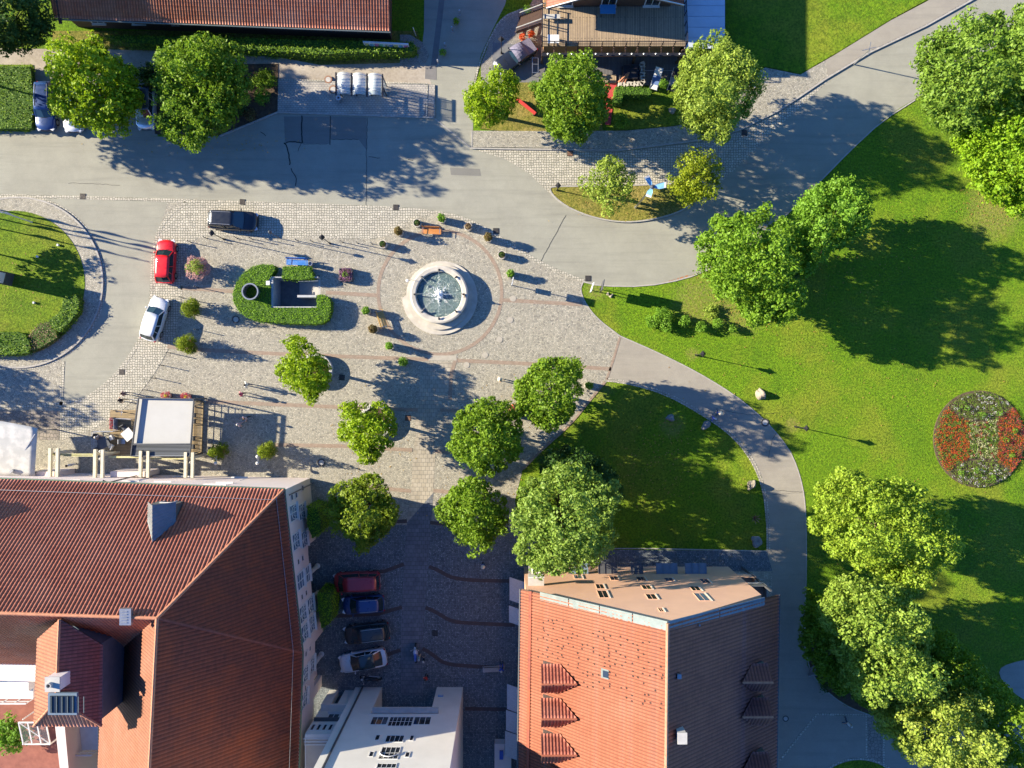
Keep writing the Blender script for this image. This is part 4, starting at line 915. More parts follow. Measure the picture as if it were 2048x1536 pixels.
for y, z_ in ((975, 6.3), (975, 4.9), (1093, 6.2), (1093, 4.8), (1158, 6.1), (1158, 4.7), (1262, 6.1), (1262, 4.7), (1325, 6.0), (968, 2.6)):
    x = on(y); p = g(x, y); d_ = (g(on(y+6), y+6)-g(on(y-6), y-6)).normalized(); n_ = Vector((-d_.y, d_.x, 0)); n_ = n_ if n_.x > 0 else -n_
    window(hotel, p, d_, n_, .62, .7, z_, (0, 0), arch=False, sill=False, frame=M_PINK)
m = MB(); q = g(624, 958); m.tube([q+Vector((.12, -.4, 0)), q+Vector((.12, -.4, HE-.3))], .06, 8); q = g(300, 948); m.tube([q+Vector((0, .15, 0)), q+Vector((0, .15, HE-.5)), q+Vector((-.3, .4, HE-.2))], .06, 8); m.build('downpipe', M_DARK, hotel)
for x in (40, 105, 175, 285, 345, 460):   # north windows with white cornices
    p = g(x+28, 948+x*.014); window(hotel, p, (1, 0, 0), (0, 1, 0), 1.4, 2.1, 5.2, (1, 2), arch=False)
    f = window(hotel, p, (1, 0, 0), (0, 1, 0), 1.4, 1.9, 1.3, (1, 1))
    m = MB(); m.box(p.x, p.y+.17, 7.45, 2.0, .32, .12); m.box(p.x, p.y+.1, 7.62, 1.2, .18, .22); m.build('cornice', M_WHITE, hotel)
# bay fronts on the north side
for x0, x1 in ((100, 150), (250, 320)):
    m = MB(); m.box((g(x0, 0).x+g(x1, 0).x)/2, g(0, 945).y+.15, 1.4, (x1-x0)/M1, .5, 2.8); m.build('porch', M_PINK, hotel)
# pergola beams
pg = empty('pergola', G(240, 930), 0, 'pale timber pergola with paired beams along the hotel front', 'pergola')
for x in (100, 115, 190, 205, 281, 296, 371, 385):
    m = MB(); a = P(x, 955, 3.1); b = P(x+1, 896+(x-100)*.03, 3.1); m.bar(a, b, .26, .3); m.build('beam', M_CREAM, pg)
    m = MB(); m.bar((b.x, b.y-.5, 0), (b.x, b.y-.5, 2.95), .2); m.build('post', M_CREAM, pg)
for x0, x1, y in ((95, 186, 909), (128, 190, 911), (218, 278, 914), (300, 369, 917)):
    m = MB(); m.bar(P(x0, y, 2.75), P(x1, y, 2.75), .16, .18); m.build('cross_rail', M_LICHEN, pg)
for x, y in ((112, 905), (112, 921), (201, 903), (201, 918), (293, 907), (293, 922), (382, 925)):
    m = MB(); q = P(x, y, 2.7); m.lathe([(0, -.14), (.12, -.08), (.15, 0), (.12, .09), (0, .14)], q.x, q.y, q.z, 12); m.build('globe_lamp', M_WHITE, pg, smooth=True)
# dormers with slate roofs
def dormer(name, fx, fy, h0, ln, hw, hh, label, parent):
    """front foot at pixel, stands on the north slope of the hotel"""
    p = P(fx, fy, h0); e = empty(name, p, 0); e.parent = parent; e.location = p-world_loc(parent); e.name = name
    sl = (HR-HE)/(R1.y-B.y); sl = abs(sl)
    # local coordinates: front faces +y
    m = MB(); m.add([(-hw, 0, -.2), (hw, 0, -.2), (hw, 0, hh*.55), (0, 0, hh), (-hw, 0, hh*.55)], [(0, 1, 2, 3, 4)])
    back = -(hh)/sl; eb = -(hh*.55)/sl
    m.add([(-hw, 0, -.3), (-hw, 0, hh*.55), (-hw, eb, hh*.55), (hw, 0, -.3), (hw, 0, hh*.55), (hw, eb, hh*.55)], [(0, 1, 2), (5, 4, 3)])
    m.build('front', M_ZINC, e, local=True)
    for s in (-1, 1):
        m = MB(); top = [(0, .18, hh+.05), (0, back, hh+.05), (s*(hw+.1), eb, hh*.52), (s*(hw+.1), .18, hh*.52)]
        if s > 0: top = top[::-1]
        m.slab(top, .06)
        for k in range(9):
            t = k/9; a = Vector(top[0 if s < 0 else 3]).lerp(Vector(top[1 if s < 0 else 2]), t); b = Vector(top[3 if s < 0 else 0]).lerp(Vector(top[2 if s < 0 else 1]), t); m.bar(a+Vector((0, 0, .03)), b+Vector((0, 0, .03)), .05, .05)
        m.build('slope', M_ZINCD if s > 0 else M_STEEL, e, local=True)  # pale west slope and dark east slope carry sun and shade in their colours
    m = MB(); m.bar((-.5*hw, .03, .3*hh), (-.5*hw, .03, .05), .06); m.bar((.5*hw, .03, .3*hh), (.5*hw, .03, .05), .06); m.bar((-.5*hw, .03, .3*hh), (.5*hw, .03, .3*hh), .06); m.build('window_frame', M_WHITE, e, local=True)
    m = MB(); m.quad((-.5*hw, .015, .05), (.5*hw, .015, .05), (.5*hw, .015, .3*hh), (-.5*hw, .015, .3*hh)); m.build('pane', M_GLASSD, e, local=True)
    return e
def on_slope(px, py):     # height of the hotel's north slope seen at a pixel
    for k in range(300):
        h_ = HE+(HR-HE)*k/300; p = P(px, py, h_); ye = B.y+(A.y-B.y)*(B.x-p.x)/(B.x-A.x); yr = R1.y+(R0.y-R1.y)*(R1.x-p.x)/(R1.x-R0.x)
        if h_ >= HE+(HR-HE)*(ye-p.y)/(ye-yr): return h_
    return HR
d1 = dormer('dormer', 343, 1002, on_slope(343, 1002), 4, 1.05, 3.5, '', hotel); d2 = dormer('dormer', -55, 990, on_slope(-55, 990), 4, 1.05, 3.5, '', hotel)
m = MB(); q = P(254, 1232, HR); m.box(q.x, q.y, HR+.1, .85, 1.2, .35)
for k in range(5): m.box(q.x-.1, q.y-.4+k*.2, HR+.3, .5, .05, .06)
m.build('ridge_vent', M_STEEL, hotel)
# turret wing towards the yard
TH, TE = 18.2, 16.8
t1, t2 = P(120, 1238, TH), P(113, 1400, TH); w1, w2 = P(75, 1278, TE), P(68, 1452, TE); e1, e2 = P(206, 1290, TE), P(204, 1452, TE)
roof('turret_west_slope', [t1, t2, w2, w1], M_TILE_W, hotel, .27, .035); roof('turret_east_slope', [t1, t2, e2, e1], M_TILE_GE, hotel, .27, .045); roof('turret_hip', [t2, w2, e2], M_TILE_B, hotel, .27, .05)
m = MB(); ridge(m, t1+Vector((0, 0, .06)), t2+Vector((0, 0, .06)), .11); ridge(m, t2, w2+Vector((0, 0, .05)), .1); ridge(m, t2, e2+Vector((0, 0, .05)), .1); m.build('turret_ridge', M_RIDGE, hotel)
m = MB()
tw = [(w1.x+.3, w1.y), (w2.x+.3, w2.y+.3), (e2.x-.3, e2.y+.3), (e1.x-.3, e1.y), (t1.x, t1.y-.8)]
m.poly(tw, HE-.5, TE-.05); m.build('turret_wall', M_ZINCD, hotel)
window(hotel, ((e1.x+e2.x)/2-.3, (e1.y+e2.y)/2-1.2, 0), (0, 1, 0), (1, 0, 0), 3.4, 1.5, 11.4, (3, 0), frame=M_DARK, glass=M_GLASSB, name='strip_window')
# roof terrace cut and chimney on the turret
a, b = P(98, 1385, TH+.1), P(160, 1425, TH-.2)
m = MB(); m.box((a.x+b.x)/2, (a.y+b.y)/2, TH+.12, b.x-a.x, a.y-b.y, .24); m.build('skylight_kerb', M_ZINCD, hotel)
m = MB(); m.box((a.x+b.x)/2, (a.y+b.y)/2, TH+.27, b.x-a.x-.35, a.y-b.y-.35, .05); m.build('skylight_glass', M_GLASSD, hotel)
m = MB()
for k in range(7): m.bar((a.x+.3+k*.4, a.y-.2, TH+.34), (a.x+.3+k*.4, b.y+.2, TH+.34), .05)
m.build('skylight_bars', M_ZINC, hotel)
q = P(100, 1372, TH+1.4); m = MB(); m.box(q.x, q.y, TH+.3, .95, .95, 1.5); ch = m.build('chimney', M_PINK, hotel)
m = MB(); m.box(q.x, q.y, TH+1.09, 1.08, 1.08, .1); m.lathe([(.2, 0), (.2, .3), (.14, .3), (.14, .02)], q.x-.12, q.y, TH+1.13, 14); m.build("chimney_cap", M_CONC, ch)
q = P(243, 1370, 11.5); m = MB(); m.box(q.x+.05, q.y, 11.7, .7, 1.35, .5); m.build('roof_hatch', M_STEEL, hotel); m = MB(); m.box(q.x-.02, q.y, 11.97, .5, 1.1, .04); m.build('hatch_glass', M_GLASSD, hotel)
# yard behind the hotel: terraces and balconies
ground('hotel_yard', [(-200, 1230), (205, 1230), (235, 1700), (-200, 1700)], .05, mat('red_yard_paving', (.2, .07, .05), (.27, .1, .07), 1.5, .9, world=True), 0)
m = MB(); m.poly([g(-120, 1262), g(215, 1262), g(250, 1640), g(238, 1640), g(200, 1300), g(-120, 1290)], .0, HE-.2); m.build('yard_wall', M_PINK, hotel)
for (x0, y0, x1, y1, h_) in ((-60, 1332, 66, 1398, 6.0), (132, 1452, 196, 1500, 6.0), (132, 1505, 196, 1620, 3.4)):
    a, b = P(x0, y0, h_), P(x1, y1, h_); m = MB(); m.box((a.x+b.x)/2, (a.y+b.y)/2, h_-.1, b.x-a.x, a.y-b.y, .2); bl = m.build('balcony', M_WHITE, hotel)
    m = MB(); m.bar((a.x, b.y, h_+1), (b.x, b.y, h_+1), .12); m.bar((a.x, b.y, h_+.5), (b.x, b.y, h_+.5), .05)
    for k in range(6): xx = a.x+(b.x-a.x)*k/5; m.bar((xx, b.y, h_), (xx, b.y, h_+1), .06)
    m.build('railing', M_WHITE, hotel)
a = P(40, 1392, 6); m = MB(); m.box(a.x+.4, a.y+1.3, 6.5, 1.9, 1.0, .9); m.build('balcony_screen', M_WHITE, hotel)
for y in (1470, 1520): p = g(212, y); window(hotel, (G(235, 0).x-1.1, p.y, 0), (0, -1, 0), (-1, 0, 0), 1.3, 1.8, 4.2, (1, 1))
cw = empty('conservatory', P(60, 1480, 0), 0, 'white framed glass conservatory behind the hotel turret', 'conservatory')
a, b = P(44, 1440, 2.9), P(98, 1490, 2.9); m = MB()
for k in range(4): t = k/3; m.bar((a.x+(b.x-a.x)*t, a.y, 3.4), (a.x+(b.x-a.x)*t, b.y, 2.7), .1)
for (x, y, z_) in ((a.x, a.y, 3.4), (a.x, b.y, 2.7)): m.bar((a.x, y, z_), (b.x, y, z_), .12)
m.bar((a.x, a.y, 3.4), (b.x, b.y, 2.7), .07)
for x in (a.x, b.x):
    for y in (a.y, b.y): m.bar((x, y, 0), (x, y, 2.8), .1)
m.build('frame', M_WHITE, cw); m = MB(); m.quad((a.x, b.y, 2.72), (b.x, b.y, 2.72), (b.x, a.y, 3.42), (a.x, a.y, 3.42)); m.build('glass_roof', glassy('clear_roof_glass', (.3, .34, .34), .1, alpha=.18), cw)

# ---- salmon gable house lower right
GE, GR = 9.0, 18.3
gh = empty('gable_house', P(1300, 1350, 0), 0, 'salmon gabled house with two tone terracotta roof and three dormers', 'building')
yN = lambda y: (768-y)*Z/F
gW, gWs, gE, gEs, gT, gS = P(1043, 1178, GE), P(1036, 1640, GE), P(1557, 1190, GE), P(1550, 1640, GE), P(1335, 1246, GR), P(1331, 1640, GR)
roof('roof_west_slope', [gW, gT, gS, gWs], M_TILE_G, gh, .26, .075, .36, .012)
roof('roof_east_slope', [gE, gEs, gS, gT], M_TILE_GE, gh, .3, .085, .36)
m = MB(); ridge(m, gT+Vector((0, 0, .08)), gS+Vector((0, 0, .08)), .14); m.build('ridge', mat('mossy_ridge_tiles', (.36, .17, .1), (.3, .2, .13), 3, .85), gh)
m = MB(); up = Vector((0, 0, .1)); yv = Vector((0, .35, 0)); a0 = gW.lerp(gT, .14); a1 = gE.lerp(gT, .14)
for k in range(4):
    p, q = a0.lerp(gT, k/4+.004), a0.lerp(gT, (k+1)/4-.004); m.slab([p+up+yv*.4, q+up+yv*.4, q+up-yv*1.6, p+up-yv*1.6][::-1], .1)
m.build('verge_flashing', M_ZINC, gh); m = MB()
for k in range(2):
    p, q = gT.lerp(a1, k/2+.004), gT.lerp(a1, (k+1)/2-.004); m.slab([p+up+yv*.4, q+up+yv*.4, q+up-yv*1.6, p+up-yv*1.6][::-1], .1)
m.build('verge_flashing', M_ZINCD, gh)
m = MB(); m.tube([gW+Vector((-.1, 0, -.05)), gWs+Vector((-.1, 0, -.05))], .09, 8); m.build('gutter', M_DARK, gh); m = MB(); m.tube([gE+Vector((.1, 0, -.05)), gEs+Vector((.1, 0, -.05))], .09, 8); m.build('gutter', M_DARK, gh)
# tile course sagging along the west eave
m = MB(); a, b = gW.lerp(gT, .07), gWs.lerp(gS, .07)
for k in range(170):
    p = a.lerp(b, (k+.5)/170)+Vector((0, 0, .12)); m.box(p.x, p.y, p.z, .3, .11, .06, ry=-R(40), rz=R(20))
m.build('snow_guard_tiles', M_TILE_E, gh)
# gable wall and side walls
ywall = gT.y-.1; xl, xr = gW.x+.35, 20.95; zr = lambda x: GE-.1+(GR-GE)*(1-abs(x-gT.x)/((gT.x-gW.x) if x < gT.x else (gE.x-gT.x)))
m = MB(); xs_ = [xl, gT.x, xr]; top = [(x, zr(x)-.25) for x in xs_]
vs = [(xl, ywall, 0), (xr, ywall, 0), (xr, ywall, top[2][1]), (gT.x, ywall, top[1][1]), (xl, ywall, top[0][1])]; vs += [(x, y-.35, z_) for x, y, z_ in vs]
m.add(vs, [(4, 3, 2, 1, 0), (5, 6, 7, 8, 9), (0, 1, 6, 5), (1, 2, 7, 6), (2, 3, 8, 7), (3, 4, 9, 8), (4, 0, 5, 9)])
m.poly([(xl, ywall-.35), (xl+.35, ywall-.35), (xl+.35, ywall-26), (xl, ywall-26)], 0, GE-.2)
m.poly([(xr-.35, ywall-.35), (xr, ywall-.35), (xr, ywall-3.0), (xr+1.5, ywall-3.0), (xr+1.5, ywall-26), (xr+1.1, ywall-26), (xr+1.1, ywall-3.35), (xr-.35, ywall-3.35)], 0, GE-.2)
m.build('wall', M_SALMON, gh)
def gz(y): return Z-(-ywall)*F/(y-768.)   # height on the gable wall seen at photo row y
def gx(x, z_): return (x-1024)*(Z-z_)/F
for (x, y0, y1, wpx) in ((1156, 1158, 1150, 20), (1228, 1161, 1152, 20), (1282, 1162, 1154, 20), (1338, 1163, 1156, 20), (1410, 1167, 1158, 20), (1200, 1178, 1168, 20), (1206, 1196, 1181, 24), (1293, 1179, 1170, 22), (1303, 1199, 1188, 24), (1391, 1182, 1173, 22), (1404, 1202, 1186, 28), (1322, 1224, 1216, 12)):
    z0, z1 = gz(y1), gz(y0); zc = (z0+z1)/2; w_ = wpx*(Z-zc)/F
    window(gh, (gx(x, zc), ywall, 0), (-1, 0, 0), (0, 1, 0), w_*.85, z1-z0, z0, (1, 0), glass=(M_GLASSB if x == 1404 else M_GLASSD), frame=M_SALMON, t=.05, bt=.015, deep=.035, sill=False)
    m = MB(); xe = gx(x, zc)+w_*.43; m.box(xe+.05, ywall+.03, zc, .08, .05, z1-z0); m.build('lit_jamb_strip', M_WHITEW, gh)  # pale strip on one jamb paints the sunlit reveal
for (x, wpx, mt) in ((1069, 22, M_WHITE), (1158, 36, M_ZINCD), (1216, 38, M_DARK), (1274, 24, M_DARK), (1334, 42, M_ZINCD), (1392, 42, M_ZINCD)):   # flat window canopies at the foot
    z_ = 3.0; xx = gx(x, z_); w_ = wpx*(Z-z_)/F; m = MB(); m.slab([(xx-w_/2, ywall+.95, z_-.25), (xx-w_/2, ywall+.02, z_), (xx+w_/2, ywall+.02, z_), (xx+w_/2, ywall+.95, z_-.25)][::-1], .06)
    for k in range(4): m.bar((xx-w_/2+w_*k/3, ywall+.02, z_+.04), (xx-w_/2+w_*k/3, ywall+.95, z_-.2), .05)
    m.build('window_canopy', mt, gh)
# notch at the west corner and balcony at the east corner
q = P(1072, 1162, 7.2); m = MB(); m.box(q.x, ywall+.5, 7.2, 1.4, 1.0, .12); m.build('corner_balcony', M_CONC, gh)
m = MB(); m.box(q.x, ywall+.98, 7.75, 1.4, .06, 1.0); m.build('balcony_panel', M_WHITE, gh)
for z_, y_ in ((3.0, 0), (6.2, 0)):
    m = MB(); m.box(xr+.75, ywall-1.45, z_, 1.45, 2.9, .16); m.build('corner_balcony', M_CONC, gh)
    m = MB(); m.box(xr+1.45, ywall-1.45, z_+.55, .05, 2.9, .95); m.box(xr+.75, ywall-.05, z_+.55, 1.4, .05, .95); m.build('balcony_panel', M_STEEL if z_ > 4 else M_SALMON, gh)
m = MB(); m.bar((xr+1.35, ywall-.1, 0), (xr+1.35, ywall-.1, GE-.4), .16); m.build('balcony_post', M_DARK, gh)
# dormers
def gdormer(px, py, west, h0, L, hw, hh):
    p = P(px, py, h0); e = empty('dormer', p-world_loc(gh), 0 if west else math.pi); e.parent = gh; sl = (GR-GE)/(gT.x-gW.x)
    bk = hh/sl; eb = hh*.5/sl
    m = MB(); m.add([(0, -hw, -.1), (0, hw, -.1), (0, hw, hh*.5), (0, 0, hh), (0, -hw, hh*.5)], [(4, 3, 2, 1, 0)])
    m.add([(0, -hw, -.2), (0, -hw, hh*.5), (eb, -hw, hh*.5), (0, hw, -.2), (0, hw, hh*.5), (eb, hw, hh*.5)], [(2, 1, 0), (3, 4, 5)]); m.build('cheek', M_ZINC, e, local=True)
    mt = M_TILE_N if west else M_TILE_GE
    for s in (-1, 1):
        pl = [Vector((-.2, 0, hh+.06)), Vector((bk, 0, hh+.06)), Vector((eb, s*(hw+.1), hh*.46)), Vector((-.2, s*(hw+.1), hh*.46))]
        # tiles laid in the dormer's own frame
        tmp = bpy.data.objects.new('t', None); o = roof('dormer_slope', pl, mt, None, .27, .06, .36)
        for ob in [o]+list(o.children): pass
        o.parent = e
    m = MB(); ridge(m, (-.2, 0, hh+.1), (bk, 0, hh+.1), .09); m.build('dormer_ridge', M_TILE_G if west else M_RIDGE, e, local=True)
    m = MB(); m.box(-.03, 0, hh*.28, .05, hw*1.3, hh*.42); m.build('window', M_WHITE, e, local=True); m = MB(); m.box(-.065, 0, hh*.28, .03, hw*1.05, hh*.52); m.build('pane', M_GLASSD, e, local=True)
for y in (1347, 1414, 1484): gdormer(1086, y, True, 10.9, 3, 1.05, 2.3)
for y in (1346, 1413, 1520): gdormer(1525, y, False, 10.6, 3, 1.0, 2.0)
def roofpt(px, py):   # intersect the view ray with the gable house roof
    x = 0
    for k in range(200):
        h_ = GE+(GR-GE)*k/200; p = P(px, py, h_)
        hr = GE+(GR-GE)*(1-abs(p.x-gT.x)/((gT.x-gW.x) if p.x < gT.x else (gE.x-gT.x)))
        if h_ >= hr: return p
    return p
for x, y, sx, sy, sz, nm_, mt, rr_ in ((1212, 1347, .7, .75, .12, 'skylight', M_ZINC, -1), (1357, 1350, .3, .35, .35, 'vent_cowl', M_STEEL, 1), (1359, 1465, .6, .75, 1.0, 'chimney', M_CONC, 0), (1398, 1249, .12, .12, .25, 'vent_pipe', M_STEEL, 1)):
    p = roofpt(x, y); m = MB(); m.box(p.x, p.y, p.z+sz/2-.1, sx, sy, sz+.2, ry=R(40)*rr_ if sz < .2 else 0); o = m.build(nm_, mt, gh)
    if nm_ == 'skylight': m = MB(); m.box(p.x-.05, p.y, p.z+.14, sx*.7, sy*.7, .04, ry=-R(40)); m.build('skylight_glass', M_GLASSD, gh)
    if nm_ == 'chimney': m = MB(); m.box(p.x, p.y, p.z+.98, .7, .85, .08); m.build('chimney_cap', M_CONC, gh)
# awnings on the west wall
for k, (y0, y1, x0) in enumerate(((1154, 1200, 1019), (1211, 1244, 1018), (1368, 1418, 1014), (1420, 1460, 1012), (1462, 1512, 1010))):
    z_ = 3.0; a = P(x0, y0, 2.4); b = P(x0, y1, 2.4); xw = xl-.02; m = MB(); m.slab([(a.x, a.y, 2.4), (xw, a.y-.3, 3.1), (xw, b.y-.3, 3.1), (b.x, b.y, 2.4)][::-1], .05)
    aw = empty('awning', ((a.x+xw)/2, (a.y+b.y)/2, 2.4), 0, ['pale grey awning nearest the big tree on the gable house', 'short pale awning, second from the top on the gable house', 'pale awning third down the gable house wall', 'pale awning fourth down the gable house wall', 'southernmost long pale awning on the gable house'][k], 'awning', 'awnings on the gable house')
    m.build('canvas', cloth('awning_canvas', (.42, .45, .47)), aw); m = MB(); m.bar((a.x, a.y-.05, 2.3), (b.x, b.y+.05, 2.3), .07)
    for yy in (a.y-.3, b.y+.1): m.bar((a.x+.05, yy, 2.35), (xw, yy-.1, 2.6), .05)
    m.build('frame', M_DARK, aw)
e = empty('market_counter', P(998, 1510, 0), 0, 'pale pinkish counter box with blue sign against the gable house', 'kiosk')
a = P(987, 1488, 1.1); m = MB(); m.box(a.x+.9, a.y-1.6, .55, 1.6, 3.2, 1.1); m.build('counter', M_PINK, e); m = MB(); m.box(a.x+.75, a.y-1.0, 1.2, .35, .8, .2); m.build('sign', paint('blue_sign', (.03, .06, .3)), e)

m = MB(); ys = gWs.y+.3; m.add([(gWs.x+.35, ys, 0), (xr+1.5, ys, 0), (xr+1.5, ys, GE-.2), (gS.x, ys, GR-.35), (gWs.x+.35, ys, GE-.2)], [(0, 1, 2, 3, 4)]); m.build('south_wall', M_SALMON, gh)
m = MB(); ys = D.y+.3; m.add([(WE.x+.4, ys, 0), (D.x-.5, ys, 0), (D.x-.5, ys, HE-.2), (R2.x, ys, HR-.4), (WE.x+.4, ys, HE-.2)], [(0, 1, 2, 3, 4)]); m.build('south_wall', M_PINK, hotel)
# ---- white house at the bottom
wh = empty('white_house', P(820, 1450, 0), 0, 'tall white rendered house over a portal at the courtyard end', 'building')
yF = G(0, 1374).y; X0, X1, O0, O1 = G(711, 0).x, G(926, 0).x, G(764, 0).x, G(874, 0).x; HT = 19.0; ZO = 6.0
m = MB()
m.poly([(X0, yF), (O0, yF), (O0, yF-2.6), (X0, yF-2.6)], 0, ZO); m.poly([(O1, yF), (X1, yF), (X1, yF-2.6), (O1, yF-2.6)], 0, ZO)
m.poly([(X0, yF), (X1, yF), (X1, yF-12), (X0, yF-12)], ZO, HT)
m.poly([(X0, yF-2.6), (X0+1.5, yF-2.6), (X0+1.5, yF-12), (X0, yF-12)], 0, ZO); m.poly([(X1-1.5, yF-2.6), (X1, yF-2.6), (X1, yF-12), (X1-1.5, yF-12)], 0, ZO)
m.build('wall', M_WHITEW, wh)
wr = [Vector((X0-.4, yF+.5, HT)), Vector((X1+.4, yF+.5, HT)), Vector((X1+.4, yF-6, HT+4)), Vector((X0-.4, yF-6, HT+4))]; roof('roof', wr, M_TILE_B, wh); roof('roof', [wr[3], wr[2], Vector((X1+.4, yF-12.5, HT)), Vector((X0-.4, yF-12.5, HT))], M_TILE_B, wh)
m = MB()
for xx in (X0+.01, X1-.31): m.add([(xx, yF, HT-.05), (xx, yF-12, HT-.05), (xx, yF-6, HT+3.7), (xx+.3, yF, HT-.05), (xx+.3, yF-12, HT-.05), (xx+.3, yF-6, HT+3.7)], [(0, 2, 1), (3, 4, 5), (0, 1, 4, 3), (1, 2, 5, 4), (2, 0, 3, 5)])
m.build('gable', M_WHITEW, wh)
fz = lambda y: Z*(1-606/(y-768.)); fxx = lambda x, z_: (x-1024)*(Z-z_)/F
m = MB(); q = fxx(724, 0.5); m.bar((q, yF+.08, 0), (q, yF+.08, HT), .13); m.build('downpipe', M_DARK, wh)
def fwin(x0, x1, y0, y1, bars, arch=False, glass=None, frame=None, nm_='window'):
    z0, z1 = fz(y0), fz(y1); zc = (z0+z1)/2; a, b = fxx(x0, zc), fxx(x1, zc); return window(wh, ((a+b)/2, yF, 0), (-1, 0, 0), (0, 1, 0), abs(b-a), z1-z0, z0, bars, arch=arch, glass=glass, frame=frame, name=nm_, t=.06, bt=.02, deep=.04, sill=False)
fwin(742, 776, 1434, 1450, (2, 0), glass=M_GLASSD); fwin(777, 826, 1434, 1453, (5, 1), glass=M_GLASSD); fwin(827, 862, 1434, 1450, (2, 0), glass=M_GLASSD)
for x0, x1, y0, y1, bb, ar in ((750, 760, 1470, 1481, (0, 0), 0), (771, 808, 1471, 1485, (3, 0), 0), (819, 828, 1471, 1482, (0, 0), 0), (738, 748, 1503, 1514, (0, 0), 0), (760, 799, 1494, 1519, (3, 1), 0), (810, 820, 1504, 1515, (0, 0), 0), (752, 792, 1527, 1545, (3, 1), 0)):
    fwin(x0, x1, y0, y1, bb, bool(ar))
for yy0, xc in ((1497, 780), (1530, 772)):      # round arched fanlight over the middle windows
    z0 = fz(yy0)+.7; xx = fxx(xc, z0); m = MB(); m.tube([(xx+math.cos(math.pi*i/14)*.8, yF+.09, z0+math.sin(math.pi*i/14)*.85) for i in range(15)], .045, 6); m.build('fanlight_arch', M_WHITE, wh)
m = MB(); zb_ = fz(1455); m.box(fxx(802, zb_), yF+.3, ZO+.12, 5.9, .5, .2); m.build('balcony_slab', M_CONC, wh)
e = empty('wall_plaque', (0, 0, 0), 0, 'small blue and white plaque on the white pillar', 'sign'); z_ = 2.2; q = fxx(876, z_); e.location = (q, yF, z_); m = MB(); m.box(q+.25, yF+.03, z_, .5, .05, .4); m.build('board', paint('plaque_blue', (.1, .35, .65)), e); m = MB(); m.box(q+.25, yF+.065, z_-.08, .34, .02, .1); m.build('lettering', M_WHITE, e)
# connecting block between hotel and white house
cb = empty('link_block', P(660, 1440, 0), 0, 'low grey rendered block joining hotel and white house', 'building')
x0_, x1_ = G(655, 0).x, X0-.02; yb = G(0, 1380).y; m = MB()
m.poly([(x0_, yb-.6), (x1_, yb-.6), (x1_, yb-13), (x0_, yb-13)], 0, 8.3); m.poly([(x0_+.2, yb), (x0_+1.1, yb), (x0_+1.1, yb-.6), (x0_+.2, yb-.6)], 0, 3.2); m.poly([(x1_-1.0, yb), (x1_-.05, yb), (x1_-.05, yb-.6), (x1_-1.0, yb-.6)], 0, 3.2); m.poly([(x0_+.2, yb), (x1_-.05, yb), (x1_-.05, yb-.6), (x0_+.2, yb-.6)], 3.2, 3.5)
m.build('wall', M_WHITEW, cb); m = MB(); m.poly([(x0_+.1, yb-.9), (x1_-.1, yb-.9), (x1_-.1, yb-12.8), (x0_+.1, yb-12.8)], 8.3, 8.36); m.build('flat_roof', M_GRAVEL, cb)
m = MB(); m.poly([(x0_+1.1, yb-.55), (x1_-1.0, yb-.55), (x1_-1.0, yb-.59), (x0_+1.1, yb-.59)], .02, 3.1); m.build('gate', M_DARK, cb)
m = MB(); m.box((x0_+x1_)/2, yb-.45, 5.6, x1_-x0_-.2, .3, .2); m.build('cornice', M_DARK, cb)
xm = (x0_+x1_)/2; window(cb, (xm+.3, yb-.6, 0), (-1, 0, 0), (0, 1, 0), 1.1, 1.1, 4.1, (1, 0)); 
for k in range(5): window(cb, (xm-1.0+k*.52, yb-.6, 0), (-1, 0, 0), (0, 1, 0), .42, 1.3, 6.3, (0, 0), sill=False)
for k in range(3): m = MB(); m.bar((x0_, yb-.7-k*.35, 8.9-.2*k), (x1_, yb-.7-k*.35, 8.9-.2*k), .06); m.build('railing', M_WHITE, cb)

# ---- barn at the top left
bn = empty('barn', P(450, 0, 0), 0, 'long low building with orange pantile roof behind the hedge', 'building')
a, b = P(108, 36, 3.4), P(781, 62, 3.4); dep = 7.5; up_ = Vector((0, dep, 2.7)); c_, d_ = b+up_, a+up_
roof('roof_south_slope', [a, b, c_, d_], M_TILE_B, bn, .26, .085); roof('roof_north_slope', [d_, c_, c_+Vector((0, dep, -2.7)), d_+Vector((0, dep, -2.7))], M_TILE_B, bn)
m = MB(); m.tube([a+Vector((0, -.1, -.05)), b+Vector((0, -.1, -.05))], .08, 8); m.build('gutter', M_ZINC, bn); m = MB(); ridge(m, c_, d_); m.build('ridge', M_RIDGE, bn)
m = MB(); m.poly([(a.x+.4, a.y+.7), (b.x-.4, b.y+.7), (b.x-.4, b.y+2*dep-.7), (a.x+.4, a.y+2*dep-.7)], 0, 3.3)
for xx in (a.x+.4, b.x-.7): m.add([(xx, b.y+.7, 3.3), (xx, b.y+2*dep-.7, 3.3), (xx, b.y+dep, 5.8), (xx+.3, b.y+.7, 3.3), (xx+.3, b.y+2*dep-.7, 3.3), (xx+.3, b.y+dep, 5.8)], [(0, 2, 1), (3, 4, 5), (0, 1, 4, 3), (1, 2, 5, 4), (2, 0, 3, 5)])
m.build('wall', M_WOODD, bn)
for k in range(8): window(bn, (a.x+3+k*3.8, a.y+.7-k*.03-.15, 0), (1, 0, 0), (0, -1, 0), 1.2, 1.1, 1.2, (1, 0))
m = MB(); q = G(575, 66); m.box(q.x, q.y+.2, 1.2, .45, .3, .5); m.build('wall_lamp', M_STEEL, bn)

